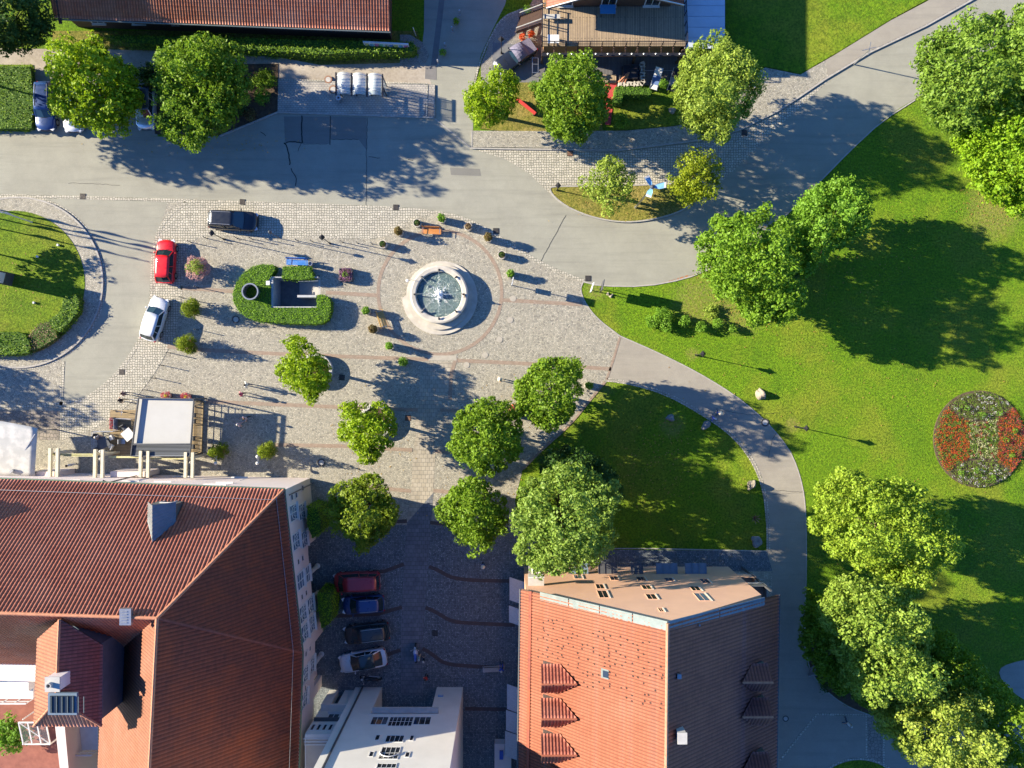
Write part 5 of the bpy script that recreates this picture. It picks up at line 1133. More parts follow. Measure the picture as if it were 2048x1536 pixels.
# ---- cafe with roof terrace at the top right
cf = empty('cafe', P(1230, 20, 0), 0, 'wooden cafe with roof terrace, red gable roof and outdoor deck', 'building')
DH = 3.2; dk = [P(1085, 15, DH), P(1368, 10, DH), P(1371, 92, DH), P(1084, 92, DH)]
m = MB(); m.slab(dk[::-1], .14); m.build('roof_deck', M_DECK, cf)
m = MB(); q0, q1 = P(1095, 0, DH), P(1128, 0, DH)
yw = P(0, 92, DH).y
wx0, wx1 = P(1086, 0, DH).x, P(1370, 0, DH).x
m.poly([(wx0+.1, yw+.4), (wx1-.1, yw+.4), (wx1-.1, yw+16), (wx0+.1, yw+16)], 0, DH-.16); m.build('lower_wall', M_WOODM, cf)
RH, RE = 8.2, 5.2; ra, rb, rp = P(1094, 18, RE), P(1367, 12, RE), P(1230, -19, RH); bk_ = Vector((0, 14, 0))
roof('roof_west_slope', [ra, rp, rp+bk_, ra+bk_], tiles('red_cafe_tiles', (.42, .11, .07), (.36, .09, .06), (.45, .15, .1)), cf, .27, .035); roof('roof_east_slope', [rp, rb, rb+bk_, rp+bk_], M_TILE_E, cf, .27, .035)
m = MB(); m.bar(ra+Vector((0, .05, -.02)), rp+Vector((0, .05, .02)), .08, .3); m.bar(rp+Vector((0, .05, .02)), rb+Vector((0, .05, -.02)), .08, .3); m.build('barge_board', M_WHITE, cf)
m = MB(); gy = ra.y+1.2; m.poly([(ra.x+.8, gy), (rb.x-.8, gy), (rb.x-.8, gy+12), (ra.x+.8, gy+12)], DH, RE-.1); m.add([(ra.x+.8, gy, RE-.1), (rb.x-.8, gy, RE-.1), (rp.x, gy, RH-.4)], [(0, 1, 2)]); m.build('upper_wall', M_WOODD, cf)
for x in (-4, 0, 4): window(cf, (rp.x+x, gy-.0, 0), (1, 0, 0), (0, -1, 0), 1.4, 1.8, DH+.2, (1, 0), name='terrace_door')
def rail(m, a, b, z0, n, h=1.0):
    a = Vector(a); b = Vector(b)
    for z_ in (h, h*.6, h*.25): m.bar((a.x, a.y, z0+z_), (b.x, b.y, z0+z_), .07 if z_ == h else .04, .05)
    for k in range(n+1): p = a.lerp(b, k/n); m.bar((p.x, p.y, z0-.1), (p.x, p.y, z0+h), .07)
m = MB(); rail(m, dk[3], dk[2], DH, 12); rail(m, dk[3], dk[0], DH, 4); rail(m, dk[2], dk[1], DH, 4); m.build('terrace_railing', M_BLACK, cf)
for k in range(13): m = MB(); p = dk[3].lerp(dk[2], k/12); m.bar((p.x, p.y-.05, DH-.15), (p.x, p.y-.62, DH-.2), .09, .14); m.build('bracket', M_WOODD, cf)
m = MB(); m.slab([dk[3]+Vector((0, -.62, -.02)), dk[2]+Vector((0, -.62, -.02)), dk[2]+Vector((0, -.92, -.05)), dk[3]+Vector((0, -.92, -.05))], .16); m.build('front_beam', M_BLACK, cf)
for k in range(12): m = MB(); p = dk[3].lerp(dk[2], (k+.5)/12)+Vector((0, -.8, .08)); m.lathe([(0, -.1), (.09, -.05), (.1, .02), (0, .1)], p.x, p.y, p.z+.1, 8); m.build('spot_lamp', M_STEEL, cf)
for x in (1086, 1180, 1275, 1366): m = MB(); p = P(x, 100, DH); m.bar((p.x, p.y, 0), (p.x, p.y, DH-.1), .18); m.build('post', M_WOODD, cf)
for (x0, y0, x1, y1, mt, hh_) in ((1087, 28, 1121, 37, M_CONC, .5), (1096, 69, 1119, 86, M_WHITE, .75), (1201, 9, 1232, 27, paint('blue_lid', (.05, .25, .5), 0), .9)):
    a, b = P(x0, y0, DH+hh_), P(x1, y1, DH+hh_); e = empty('terrace_table', ((a.x+b.x)/2, (a.y+b.y)/2, DH), 0, {28: 'grey box bench on the roof terrace by the stairs', 69: 'white split top table at the terrace corner', 9: 'blue topped table under the red gable'}[y0], 'table')
    m = MB(); m.box((a.x+b.x)/2-.03, (a.y+b.y)/2, DH+hh_-.04, b.x-a.x, a.y-b.y, .07); m.box((a.x+b.x)/2, (a.y+b.y)/2, DH+hh_-.1, .05, a.y-b.y+.02, .05); m.build('top', mt, e)
    for sx in (-.42, .42):
        for sy in (-.38, .38): m = MB(); xx, yy = (a.x+b.x)/2+sx*(b.x-a.x), (a.y+b.y)/2+sy*(a.y-b.y); m.bar((xx, yy, DH), (xx, yy, DH+hh_-.08), .06); m.build('leg', M_DARK, e)
# blue-grey annex roof
ax0, ax1, ay0, ay1 = P(1369, 0, 3.1).x, P(1450, 0, 3.1).x, P(0, -60, 3.1).y, P(0, 97, 3.1).y
an = empty('annex', ((ax0+ax1)/2, (ay0+ay1)/2, 0), 0, 'flat annex with blue grey panel roof beside the cafe terrace', 'building')
M_BLUEP = mat('blue_grey_roof_panel', (.38, .43, .5), (.42, .47, .54), 1.2, .5)
m = MB(); m.poly([(ax0+.15, ay1+.2), (ax1-.2, ay1+.2), (ax1-.2, ay0), (ax0+.15, ay0)], 0, 2.95); m.build('wall', M_WOODD, an)
for k in range(8): m = MB(); y_ = ay1+k*1.0; m.box((ax0+ax1)/2, y_+.5, 3.04, ax1-ax0, .96, .08, rx=R(1.5)); m.build('roof_panel', M_BLUEP, an)
# stairs to the terrace
st_ = empty('staircase', P(1060, 40, 0), 0, 'dark wooden outdoor staircase with pale handrails up to the terrace', 'stairs')
sa, sb = P(1036, 50, .2), P(1086, 32, DH); d_ = sb-sa; nn = Vector((-d_.y, d_.x, 0)).normalized()*.75
for s in (-1, 1):
    m = MB(); m.bar(sa+nn*s, sb+nn*s, .08, .3); m.build('stringer', M_WOODD, st_)
    m = MB(); m.bar(sa+nn*s+Vector((0, 0, 1)), sb+nn*s+Vector((0, 0, 1)), .1, .05); m.bar(sa+nn*s+Vector((0, 0, .6)), sb+nn*s+Vector((0, 0, .6)), .06, .04)
    for k in range(3): p = sa.lerp(sb, k/2)+nn*s; m.bar(p, p+Vector((0, 0, 1)), .08)
    m.build('handrail', M_STEEL, st_)
for k in range(14): m = MB(); p = sa.lerp(sb, (k+.5)/14); m.bar(p-nn*.95, p+nn*.95, .24, .04); m.build('tread', M_WOODD, st_)
# lower terrace deck
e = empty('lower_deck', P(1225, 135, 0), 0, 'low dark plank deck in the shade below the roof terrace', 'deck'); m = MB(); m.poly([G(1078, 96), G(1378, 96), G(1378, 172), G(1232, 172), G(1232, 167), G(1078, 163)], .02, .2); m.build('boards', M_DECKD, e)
m = MB(); m.bar(G(1245, 143, .24), G(1362, 143, .24), .06, .04); m.build('edge_strip', M_STEEL, e)
e = empty('step', G(1212, 160), 0, 'bleached wooden step between deck and red ramp', 'step'); m = MB(); m.box(*G(1212, 160, .26)[:2], .27, 1.9, .8, .1); m.build('tread', M_DECK, e)
ramp_ = empty('red_ramp', G(1218, 210, 0), 0, 'faded red carpet ramp leading to the cafe deck', 'ramp'); m = MB(); m.slab([G(1202, 164, .23), G(1234, 164, .23), G(1226, 205, .16), G(1221, 250, .13), G(1210, 250, .13), G(1203, 200, .17)][::-1], .06); m.build('carpet', M_REDC, ramp_)
# ================================================================ FOUNTAIN
fx, fy = G(880, 591).x, G(880, 591).y
ft = empty('fountain', (fx, fy, 0), 0, 'round pale stone fountain with spiral steps and eight jets', 'fountain')
def ringprof(fn, z0, z1, name):
    m = MB(); n = 96; vs = []
    for k in range(n):
        t = 2*math.pi*k/n; r = fn(k*360/n)
        vs.append((fx+r*math.cos(t), fy-r*math.sin(t), z1))
    m.poly([(v[0], v[1]) for v in vs], z0, z1); return m.build(name, M_STONE, ft)
px_ = lambda v: v/M1
def R1_(a):   # a: image angle, 0 right, 90 down, 180 left, 270 up
    if 180 <= a < 222: return px_(67)
    if 222 <= a < 240: return px_(66)
    if a >= 240: return px_(66+9*((a-240)/120))
    return px_(75+3.5*math.sin(R(a)) if a < 180 else 66)
def R2_(a): return px_(64+5*math.sin(R((a-10)))) if a < 180 else px_(62.5+1.5*max(0, math.cos(R(a))))
ringprof(R1_, 0, .16, 'lower_step'); ringprof(R2_, .165, .34, 'upper_step')
m = MB(); m.lathe([(px_(57), .33), (px_(57.5), .9), (px_(56.8), .98), (px_(54), 1.03), (px_(47), 1.0), (px_(45), .95), (px_(44.5), .4)], fx, fy, 0, 96); m.build('basin', M_STONE, ft, smooth=False)
def waterm(name, c, foam, sc, r0, r1, rough=.12):
    m, t, b = NM(name); co = coords(t)
    n1 = noise(t, co, sc, 5, .75); v = nd(t, 'ShaderNodeTexVoronoi', Scale=5.5, feature='DISTANCE_TO_EDGE'); t.links.new(co, v.inputs['Vector'])
    cc = mixc(t, ramp(t, v.outputs['Distance'], .0, .09), mixc(t, .45, c, foam), c); cc = mixc(t, ramp(t, n1, .45, .75), cc, mixc(t, .35, c, foam))
    t.links.new(cc, b.inputs['Base Color']); b.inputs['Roughness'].default_value = rough; bump(t, b, n1, .8, .12); return m
M_WATER = waterm('fountain_water', (.055, .095, .09), (.26, .33, .32), 5, 0, 1)
M_FOAM = mat('foam', (.85, .87, .9), (.7, .75, .8), 14, .5, .6, 30)
m = MB(); m.lathe([(px_(44.6), .72), (0, .722)], fx, fy, 0, 64); m.build('water', M_WATER, ft)
rs_ = np.random.RandomState(3)
m = MB()
for k in range(230):
    a = rs_.rand()*6.28; r = abs(rs_.normal())*.30; s = .03+rs_.rand()*.06*(1 if r < .5 else .6); z_ = .74+max(0, .55-r*.8)*rs_.rand()
    m.lathe([(0, -s), (s, 0), (0, s)], fx+r*math.cos(a), fy+r*math.sin(a), z_, 5)
for j in range(8):
    a0 = R(45*j)
    for k in range(20):
        r = .35+rs_.rand()*.75; a = a0+rs_.normal()*.16; s = .012+rs_.rand()*.022; m.lathe([(0, -s), (s, 0), (0, s*.5)], fx+r*math.cos(a), fy+r*math.sin(a), .735, 5)
m.build('spray', M_FOAM, ft)
m = MB(); m.lathe([(.17, .5), (.13, .85), (.2, .95), (0, 1.05)], fx, fy, 0, 14); m.build('centre_nozzle', M_STONE, ft)
M_JET = glassy('water_jet', (.6, .68, .7), .15, alpha=.4)
for j in range(8):
    a = R(45*j); u = Vector((math.cos(a), math.sin(a), 0)); c = Vector((fx, fy, 0)); p0 = c+u*px_(48.5)
    m = MB(); m.tube([p0+Vector((0, 0, .98)), p0+Vector((0, 0, 1.12)), p0-u*.22+Vector((0, 0, 1.2))], [.085, .075, .05], 8); m.lathe([(.1, 1.0), (.1, 1.05), (0, 1.05)], p0.x, p0.y, 0, 10); m.build('spout', M_BLACK, ft)
    m = MB(); pts = [c+u*(px_(46)*(1-t)+.15*t)+Vector((0, 0, 1.2+1.1*t-1.55*t*t)) for t in np.linspace(0, 1, 12)]; m.tube(pts, [.008+.010*i/11 for i in range(12)], 6); m.build('jet', M_JET, ft, smooth=True)
# bronze figure on the rim
bz = mat('bronze', (.12, .08, .05), (.2, .15, .1), 8, .5, metal=.6)
fg = person('small bronze figure on the fountain rim at the right', (G(931, 594).x, G(931, 594).y), R(180), 'sit', bz, bz, bz, 1.0, group=None, z=.62); fg.name = 'bronze_statue'; fg['category'] = 'statue'; fg['label'] = 'small bronze figure sitting on the right fountain rim'
for ch in fg.children:
    for i in range(len(ch.data.materials)): ch.data.materials[i] = bz
q = P(811, 560, 2.0); b = G(825, 563)
e = empty('floor_lamp', (b.x+.2, b.y, 0), 0, 'small white disc lamp on a stick left of the fountain', 'lamp'); m = MB(); m.tube([(b.x+.2, b.y, 0), (b.x+.1, b.y, 1.3), (q.x+.25, q.y, 1.55)], .025, 6); m.build('pole', M_STEEL, e); m = MB(); m.lathe([(.13, -.03), (.15, .02), (0, .05)], q.x+.1, q.y, 1.6, 14); m.build('disc', M_WHITE, e)

# ================================================================ UNDERGROUND STAIR WITH HEDGE
hp = [(548, 531), (525, 528), (503, 534), (485, 548), (472, 565), (465, 588), (467, 605), (477, 622), (492, 634), (515, 642), (550, 645), (600, 648), (640, 648), (655, 640), (661, 622), (661, 602), (655, 593), (642, 589), (634, 590), (633, 616), (541, 616), (541, 570), (535, 563), (541, 552), (549, 540)]
hedge('clipped_hedge', 'low clipped box hedge curving round the underground stairs', hp, 1.1, 11, group=None, dens=130, leaf=.1)
hedge('clipped_hedge', 'small rectangular clipped hedge behind the blue bench', [(566, 533), (618, 533), (628, 556), (600, 560), (564, 557)], 1.15, 12, dens=130, leaf=.1)
sw = empty('stairwell', G(590, 590), 0, 'grey concrete stairwell with two flights down below the hedge', 'stairwell')
M_GCON = mat('grey_concrete', (.32, .33, .34), (.4, .41, .42), 2, .8); M_DCON = mat('dark_concrete', (.12, .13, .14), (.17, .18, .19), 3, .6)  # darker concrete for the landing and lower flight
x0, x1, y0, y1 = G(545, 0).x, G(641, 0).x, G(0, 617).y, G(0, 556).y; px0, px1, py0, py1 = PIT[0].x, PIT[1].x, PIT[2].y, PIT[0].y; ym = (py0+py1)/2-.45; DP = -1.5
m = MB(); m.poly([(x0, y0), (px1, y0), (px1, py0), (x0, py0)], 0, .95); m.poly([(x0, py1), (px1, py1), (px1, y1), (x0, y1)], 0, .95); m.poly([(x0-.25, py0), (px0, py0), (px0, py1), (x0-.25, py1)], 0, .93)
m.poly([(px0+2.2, ym), (px1-.3, ym), (px1-.3, ym+.22), (px0+2.2, ym+.22)], DP, .5); m.poly([(px1, py0), (px1+.2, py0), (px1+.2, ym), (px1, ym)], 0, .95); m.build('parapet', M_GCON, sw)
m = MB(); m.quad((px0, py0, DP), (px0, py1, DP), (px0, py1, 0), (px0, py0, 0)); m.quad((px0, py1, DP), (px1, py1, DP), (px1, py1, 0), (px0, py1, 0)); m.quad((px1, py0, DP), (px0, py0, DP), (px0, py0, 0), (px1, py0, 0)); m.quad((px1, py1, DP), (px1, py0, DP), (px1, py0, 0), (px1, py1, 0)); m.build('pit_wall', M_GCON, sw)
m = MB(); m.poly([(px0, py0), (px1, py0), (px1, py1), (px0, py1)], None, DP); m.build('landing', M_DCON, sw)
for k in range(12): m = MB(); xx = px1-(k+1)*.20; m.poly([(xx, ym+.22), (xx+.20, ym+.22), (xx+.20, py1-.01), (xx, py1-.01)], DP+.01, -.0-.12*k if k else .02); m.build('step', M_CONC, sw)
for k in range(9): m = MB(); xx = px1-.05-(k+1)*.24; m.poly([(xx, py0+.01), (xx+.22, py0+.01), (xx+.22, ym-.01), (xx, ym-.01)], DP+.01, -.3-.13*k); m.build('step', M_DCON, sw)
m = MB(); m.tube([(x1-1.9, y1-.45, .9), (x1, y1-.4, .95)], .03, 6); m.build('handrail', M_STEEL, sw)
e = empty('stair_light', G(537, 567), 0, 'small white lamp box beside the stairwell parapet', 'lamp'); q = P(536, 566, 1.3); m = MB(); m.box(q.x, q.y, 1.3, .35, .4, .12); m.build('lamp_head', M_WHITE, e); m = MB(); m.bar((q.x, q.y, 0), (q.x, q.y, 1.25), .06); m.build('post', M_STEEL, e)
e = empty('vent_pipe', G(500, 584), 0, 'wide dark steel vent pipe rising from the hedge', 'vent'); q = P(500, 583, 1.8); m = MB(); m.lathe([(.7, 0), (.72, 1.7), (.8, 1.78), (.8, 1.84), (.68, 1.84), (.64, 1.7), (.6, .7)], q.x, q.y, 0, 32); m.build('pipe', M_STEEL, e); m = MB(); m.lathe([(.61, 1.0), (0, 1.0)], q.x, q.y, 0, 24); m.build('mesh_cover', M_BLACK, e)
# ================================================================ BENCHES
def bench(label, px, py, ang, L, wood, slats=5, back=True, group='wooden benches'):
    e = empty('bench', P(px, py, .45), ang, label, 'bench', group); e.location.z = 0
    for k in range(slats): m = MB(); m.box(0, -.24+k*.105, .45, L, .085, .035); m.build('seat_slat', wood, e, local=True)
    if back:
        for k in range(3): m = MB(); m.box(0, .30+k*.03, .57+k*.12, L, .03, .09, rx=R(-14)); m.build('back_slat', wood, e, local=True)
    for s in (-1, 1):
        m = MB(); x = s*(L/2-.12); m.bar((x, -.25, .42), (x, .28, .42), .05); m.bar((x, .27, .0), (x, .38, .9), .05); m.build('frame', M_BLACK, e, local=True)
        m = MB(); m.bar((x, -.24, 0), (x, -.24, .42), .05); m.build('leg', M_BLACK, e, local=True)
        m = MB(); m.bar((x, -.25, .64), (x, .32, .66), .05, .03); m.build('armrest', M_STEEL, e, local=True)
    return e
bench('orange slatted bench north of the fountain', 863, 462, R(-3), 1.85, mat('orange_bench_slats', (.55, .22, .05), (.45, .17, .04), 6, .6))
bench('yellowish slatted bench left of the fountain between planters', 765, 638, R(-72+180), 1.8, M_WOODY)
bench('bright blue bench behind the small clipped hedge', 594, 524, R(-2), 2.1, M_WOODB, 5)
bench('pale bench in the courtyard near the scooter', 985, 1338, R(3), 1.9, M_CONC, 4, group='courtyard benches')
bench('red seated bench with yellow slats between two trees', 1030, 815, R(25), 1.5, M_WOODY)
e = empty('litter_bin', G(621, 527), 0, 'round steel litter bin at the end of the blue bench', 'bin'); q = P(620, 527, .8); m = MB(); m.lathe([(.2, 0), (.22, .75), (.22, .8), (.16, .8), (.15, .5)], q.x, q.y, 0, 18); m.build('drum', M_STEEL, e)
e = empty('litter_bin', G(680, 200), 0, 'round grey litter bin in front of the bus shelter', 'bin'); q = P(677, 196, .9); m = MB(); m.lathe([(.2, .13), (.24, .9), (.24, .95), (.12, .95), (.11, .7)], q.x, q.y, 0, 18); m.build('drum', M_STEEL, e)
# ================================================================ PLANTERS
def pot(label, px, py, kind, seed, group='round stone planters round the fountain', z=0):
    q = G(px, py); e = empty('planter', (q.x, q.y, z), 0, label, 'planter', group); r = .36
    m = MB(); m.lathe([(r*.8, 0), (r, .12), (r*1.05, .72), (r*1.12, .8), (r*.95, .8), (r*.92, .7)], 0, 0, 0, 24); m.build('pot', M_STONE if kind != 'terra' else M_TERRA, e, local=True, smooth=False)
    m = MB(); m.lathe([(r*.93, .7), (0, .72)], 0, 0, 0, 18); m.build('soil', M_SOIL, e, local=True)
    ks = {'low': (.3, .3, L_DARK, .75, .1), 'mid': (.42, .7, L_BRIGHT, .7, .14), 'green': (.42, .95, L_BRIGHT, .7, .14), 'rust': (.44, 1.15, L_RUST, .7, .14), 'dark': (.33, .5, L_PURP, .7, .1), 'ball': (.5, 1.0, L_BRIGHT, .65, .12), 'terra': (.5, .9, L_REDF, .4, .1)}[kind]
    rs = np.random.RandomState(seed); lob = [(0, 0, ks[3]+ks[1]*.5, ks[0]*.75, ks[1]*.5)]+[(math.cos(k)*ks[0]*.55, math.sin(k)*ks[0]*.55, ks[3]+ks[1]*rs.uniform(.3, .75), ks[0]*.42, ks[1]*.3) for k in np.arange(6)*1.05+rs.rand()]
    pts, nr = lobes_points(lob, rs, 150, .5); leaf_mesh('plant', pts, nr, ks[4], ks[2], e, rs); return e
pot('stone planter with low dark plant left of the orange bench', 836, 449, 'low', 1); pot('stone planter with rusty shrub northwest of the fountain', 800, 467, 'rust', 2); pot('stone planter with low plant at the end of the bollard row', 768, 491, 'low', 3)
pot('stone planter with pale green shrub right of the orange bench', 885, 441, 'green', 4); pot('stone planter with dark bare plant by the road kerb', 937, 456, 'dark', 5); pot('stone planter with brown shrub by the road kerb northeast', 977, 479, 'rust', 6)
pot('stone planter with small green plant east of the fountain', 1004, 512, 'low', 7); pot('green shrub planter beside the signpost east of the fountain', 1021, 550, 'mid', 8)
pot('green leafy planter left of the yellow bench', 735, 623, 'mid', 9); pot('rusty leaved planter below the yellow bench', 750, 660, 'rust', 10); pot('green planter southwest of the fountain ring', 782, 693, 'green', 12); pot('round green planter at the brick band south of the fountain', 810, 724, 'ball', 13)
pot('yellow green planter between maple and park lawn', 1176, 771, 'green', 14); pot('dark green planter under the middle maples', 1035, 829, 'ball', 15)
for x, y, l_ in ((912, 42, 'small clipped ball shrub between upper white bollards'), (885, 104, 'small clipped ball shrub by lower white bollards')): bush('clipped_shrub', l_, x, y, .38, .8, L_HEDGE, x, group='ball shrubs along the side street')
e = empty('square_planter', G(694, 551), 0, 'square dark planter full of mauve flowers', 'planter', None); q = G(694, 551); m = MB()
for s in (-1, 1): m.box(q.x+s*.58, q.y, .35, .08, 1.24, .7); m.box(q.x, q.y+s*.58, .35, 1.08, .08, .7)
m.build('box', M_DARK, e); m = MB(); m.box(q.x, q.y, .3, 1.07, 1.07, .58); m.build('soil', M_SOIL, e)
rs_ = np.random.RandomState(5); pts, nr = lobes_points([(q.x+dx, q.y+dy, .65, .3, .22) for dx in (-.35, 0, .35) for dy in (-.35, 0, .35)], rs_, 190); leaf_mesh('flowers', pts, nr, .09, L_MAUVE, e, rs_, off=world_loc(e)); pts, nr = lobes_points([(q.x, q.y, .8, .28, .3)], rs_, 200); leaf_mesh('centre_plant', pts, nr, .1, L_BRIGHT, e, rs_, off=world_loc(e))
# big flower bowl behind the red car
q = G(403, 540); e = empty('flower_tower', q, 0, 'large round pink and white flower bush behind the red car', 'flower bush'); m = MB(); m.lathe([(.35, 0), (.5, .5), (.55, .7), (0, .7)], q.x, q.y, 0, 20); m.build('bowl', M_DARK, e)
rs_ = np.random.RandomState(6); L_ = [(q.x+math.cos(k)*.7, q.y+math.sin(k)*.7, .9+.2*(k % 3), .5, .45) for k in range(8)]; pts, nr = lobes_points(L_, rs_, 120); leaf_mesh('pink_flowers', pts, nr, .12, L_PINK, e, rs_, off=q)
pts, nr = lobes_points([(q.x, q.y, 1.5, .75, .6), (q.x+.2, q.y+.3, 1.9, .4, .5)], rs_, 110); leaf_mesh('white_flowers', pts, nr, .12, L_PALE, e, rs_, off=q)
# conifers in pots
def conifer(label, bx, by, h, r, seed, group, z=0):
    q = G(bx, by); e = empty('potted_conifer', q, 0, label, 'potted conifer', group); m = MB(); m.lathe([(.3, 0), (.38, .4), (.42, .5), (.34, .5), (0, .48)], 0, 0, 0, 18); m.build('pot', M_TERRA, e, local=True)
    bush('x', None, 0, 0, r, h, L_CONE, seed, loc=(q.x, q.y, .4), z=.4, cone=True, leaf=.12, dens=150, parent=e); return e
conifer('tall potted conifer beside the white car', 392, 620, 2.7, .92, 21, 'clipped potted conifers by the parked cars'); conifer('tall potted conifer below the white car by the brick band', 384, 689, 2.7, .9, 22, 'clipped potted conifers by the parked cars')
conifer('potted conifer beside the terrace canopy', 446, 900, 3.2, .8, 23, 'potted conifers on the hotel side'); conifer('potted conifer east of the terrace canopy beside globe lamps', 542, 900, 3.2, .8, 24, 'potted conifers on the hotel side')
for x, l_ in ((430, 'twin globe lamps beside the canopy conifer'), (514, 'twin globe lamps beside the eastern conifer')):
    q = P(x, 920, 2.2); e = empty('globe_lamp', (q.x, q.y, 0), 0, l_, 'lamp', 'globe lamps on the hotel side'); m = MB(); m.tube([(q.x, q.y, 0), (q.x, q.y, 1.8)], .04, 6); m.bar((q.x, q.y-.35, 1.9), (q.x, q.y+.35, 1.9), .05); m.build('pole', M_STEEL, e)
    for dy in (-.32, .3): m = MB(); m.lathe([(0, -.16), (.14, -.08), (.17, .02), (.1, .14), (0, .17)], q.x, q.y+dy, 2.05, 12); m.build('globe', M_WHITE, e, smooth=True)
# climbing greens against the hotel arcade
hedge('wall_ivy', 'tall dark green hedge column against the hotel wall, upper one', [(614, 1012), (632, 1018), (641, 1040), (640, 1065), (625, 1077), (614, 1050)], 4.2, 31, leaf=.13, dens=80, rough=.12, group='greenery at the hotel front', leafmat=L_HEDGE)
hedge('wall_ivy', 'tall dark green hedge column against the hotel wall, lower one', [(635, 1185), (660, 1188), (664, 1220), (658, 1248), (643, 1258), (636, 1220)], 3.4, 32, leaf=.13, dens=80, rough=.12, group='greenery at the hotel front', leafmat=L_HEDGE)
# ================================================================ LAMPS, BOLLARDS, SIGNS
def lantern(label, bx, by, h=3.3, z=0):
    q = G(bx, by); e = empty('street_lantern', (q.x, q.y, z), 0, label, 'street lamp', 'old style lanterns on poles')
    m = MB(); m.lathe([(.1, 0), (.09, .25), (.045, .5), (.035, h-.55), (.06, h-.5), (.06, h-.45)], 0, 0, 0, 12); m.build('pole', M_BLACK, e, local=True)
    m = MB(); m.lathe([(.12, h-.45), (.2, h-.05), (.19, h-.04)], 0, 0, 0, 4); m.build('lamp_glass', glassy('lantern_glass', (.4, .4, .35), .2), e, local=True)
    m = MB(); m.lathe([(.31, h-.05), (.3, h-.02), (.06, h+.2), (.03, h+.28), (0, h+.3)], 0, 0, 0, 4); m.build('lamp_roof', M_BLACK, e, local=True); return e
lantern('dark lantern beside the black estate car', 449, 479); lantern('dark lantern behind the blue bench', 660, 487); lantern('park lantern on the lawn near the path bend', 1391, 710, 3.0); lantern('park lantern on the lawn east of the path', 1590, 853, 3.0)
lantern('lantern in front of the convertible on the pebbles', 1003, 107, 3.2); lantern('small lantern at the west tip of the planted island', 1114, 381, 2.0)
e = empty('slim_pole', G(560, 477), 0, 'slim pole with small head between the two lanterns', 'pole'); q = G(560, 477); m = MB(); m.tube([(q.x, q.y, 0), (q.x, q.y, 3.3)], .035, 8); m.build('pole', M_DARK, e); m = MB(); m.lathe([(0, 2.9), (.16, 3.05), (.14, 3.3), (0, 3.45)], q.x, q.y, 0, 12); m.build('head', M_DARK, e)
e = empty('street_light', G(1707, 129), 0, 'tall street light with crossed arms on the upper pavement', 'street lamp'); q = G(1707, 129); m = MB(); m.tube([(q.x, q.y, 0), (q.x, q.y, 3.4)], [.06, .04], 8); m.build('pole', M_STEEL, e); m = MB(); m.bar((q.x-.7, q.y-.1, 3.4), (q.x+.6, q.y+.2, 3.5), .05); m.bar((q.x-.1, q.y-.5, 3.4), (q.x+.1, q.y+.7, 3.45), .05); m.build('arms', M_STEEL, e)
def bollard(x, y, label, white=False, h=1.05, group=None, lean=0):
    q = G(x, y); e = empty('bollard', q, 0, label, 'bollard', group); m = MB(); r = .035 if not white else .06
    m.lathe([(r*1.6, 0), (r*1.6, .04), (r, .05), (r, h-.1), (r*1.5, h-.08), (r*1.3, h), (0, h+.02)], 0, 0, 0, 10); m.build('post', M_STEEL if white else M_BLACK, e, local=True)
    m = MB(); m.lathe([(r*1.1, h*.7), (r*1.15, h*.72), (r*1.15, h*.8), (r*1.1, h*.82)], 0, 0, 0, 10); m.build('collar', M_WHITE, e, local=True); return e
for i_, (x, y) in enumerate(((383, 485), (414, 477), (475, 477), (505, 478.5), (536, 480), (596, 482), (626, 484), (686, 485), (716, 487), (745, 488))): bollard(x, y, OR[i_]+' slim black bollard from the west in the parking strip row', group='row of slim bollards along the parking strip')
for i_, (x, y) in enumerate(((397, 575), (367, 596), (394, 631), (397, 660), (341, 706), (327, 731), (311, 756), (294, 780))): bollard(x, y, OR[i_]+' slim bollard from the north along the curved ring street edge', group='curved row of slim bollards by the ring street')
for x, y, l_ in ((920, 30, 'northernmost white bollard by the side street'), (905, 63, 'white bollard between the two ball shrubs'), (891, 95, 'white bollard above the lower ball shrub'), (877, 128, 'southernmost white bollard by the drain strip')): bollard(x, y, l_, True, 1.0, 'white bollards along the side street')
def signboard(label, bx, by, w_, z0, z1, ang, posts=1, face=M_WHITE, th=.08, z=0):
    q = G(bx, by); e = empty('signpost', (q.x, q.y, z), ang, label, 'sign', None)
    for k in range(posts): x = 0 if posts == 1 else (-w_/2+w_*k/(posts-1)); m = MB(); m.tube([(x, 0, 0), (x, 0, z1)], .04, 8); m.build('post', M_DARK, e, local=True)
    m = MB(); m.box(0, 0, (z0+z1)/2, w_, th, z1-z0); m.build('panel', face, e, local=True)
    m = MB(); m.box(0, -th/2-.006, (z0+z1)/2, w_*.86, .01, (z1-z0)*.8); m.build('poster', paint('poster_ink', (.2, .3, .4), 0, .5), e, local=True); return e
signboard('tall signpost with two panels east of the fountain', 1025, 571, .75, 2.2, 3.3, R(78)); m = MB(); e = bpy.data.objects['signpost']; m.box(0, 0, 1.25, .5, .06, .6); m.build('small_panel', M_STEEL, e, local=True)
signboard('white information board at the tip of the park lawn', 1180, 580, .9, 1.5, 2.5, R(72)); signboard('dark information board behind the white board on the lawn tip', 1199, 578, 1.0, 1.6, 3.3, R(78), face=M_DARK)
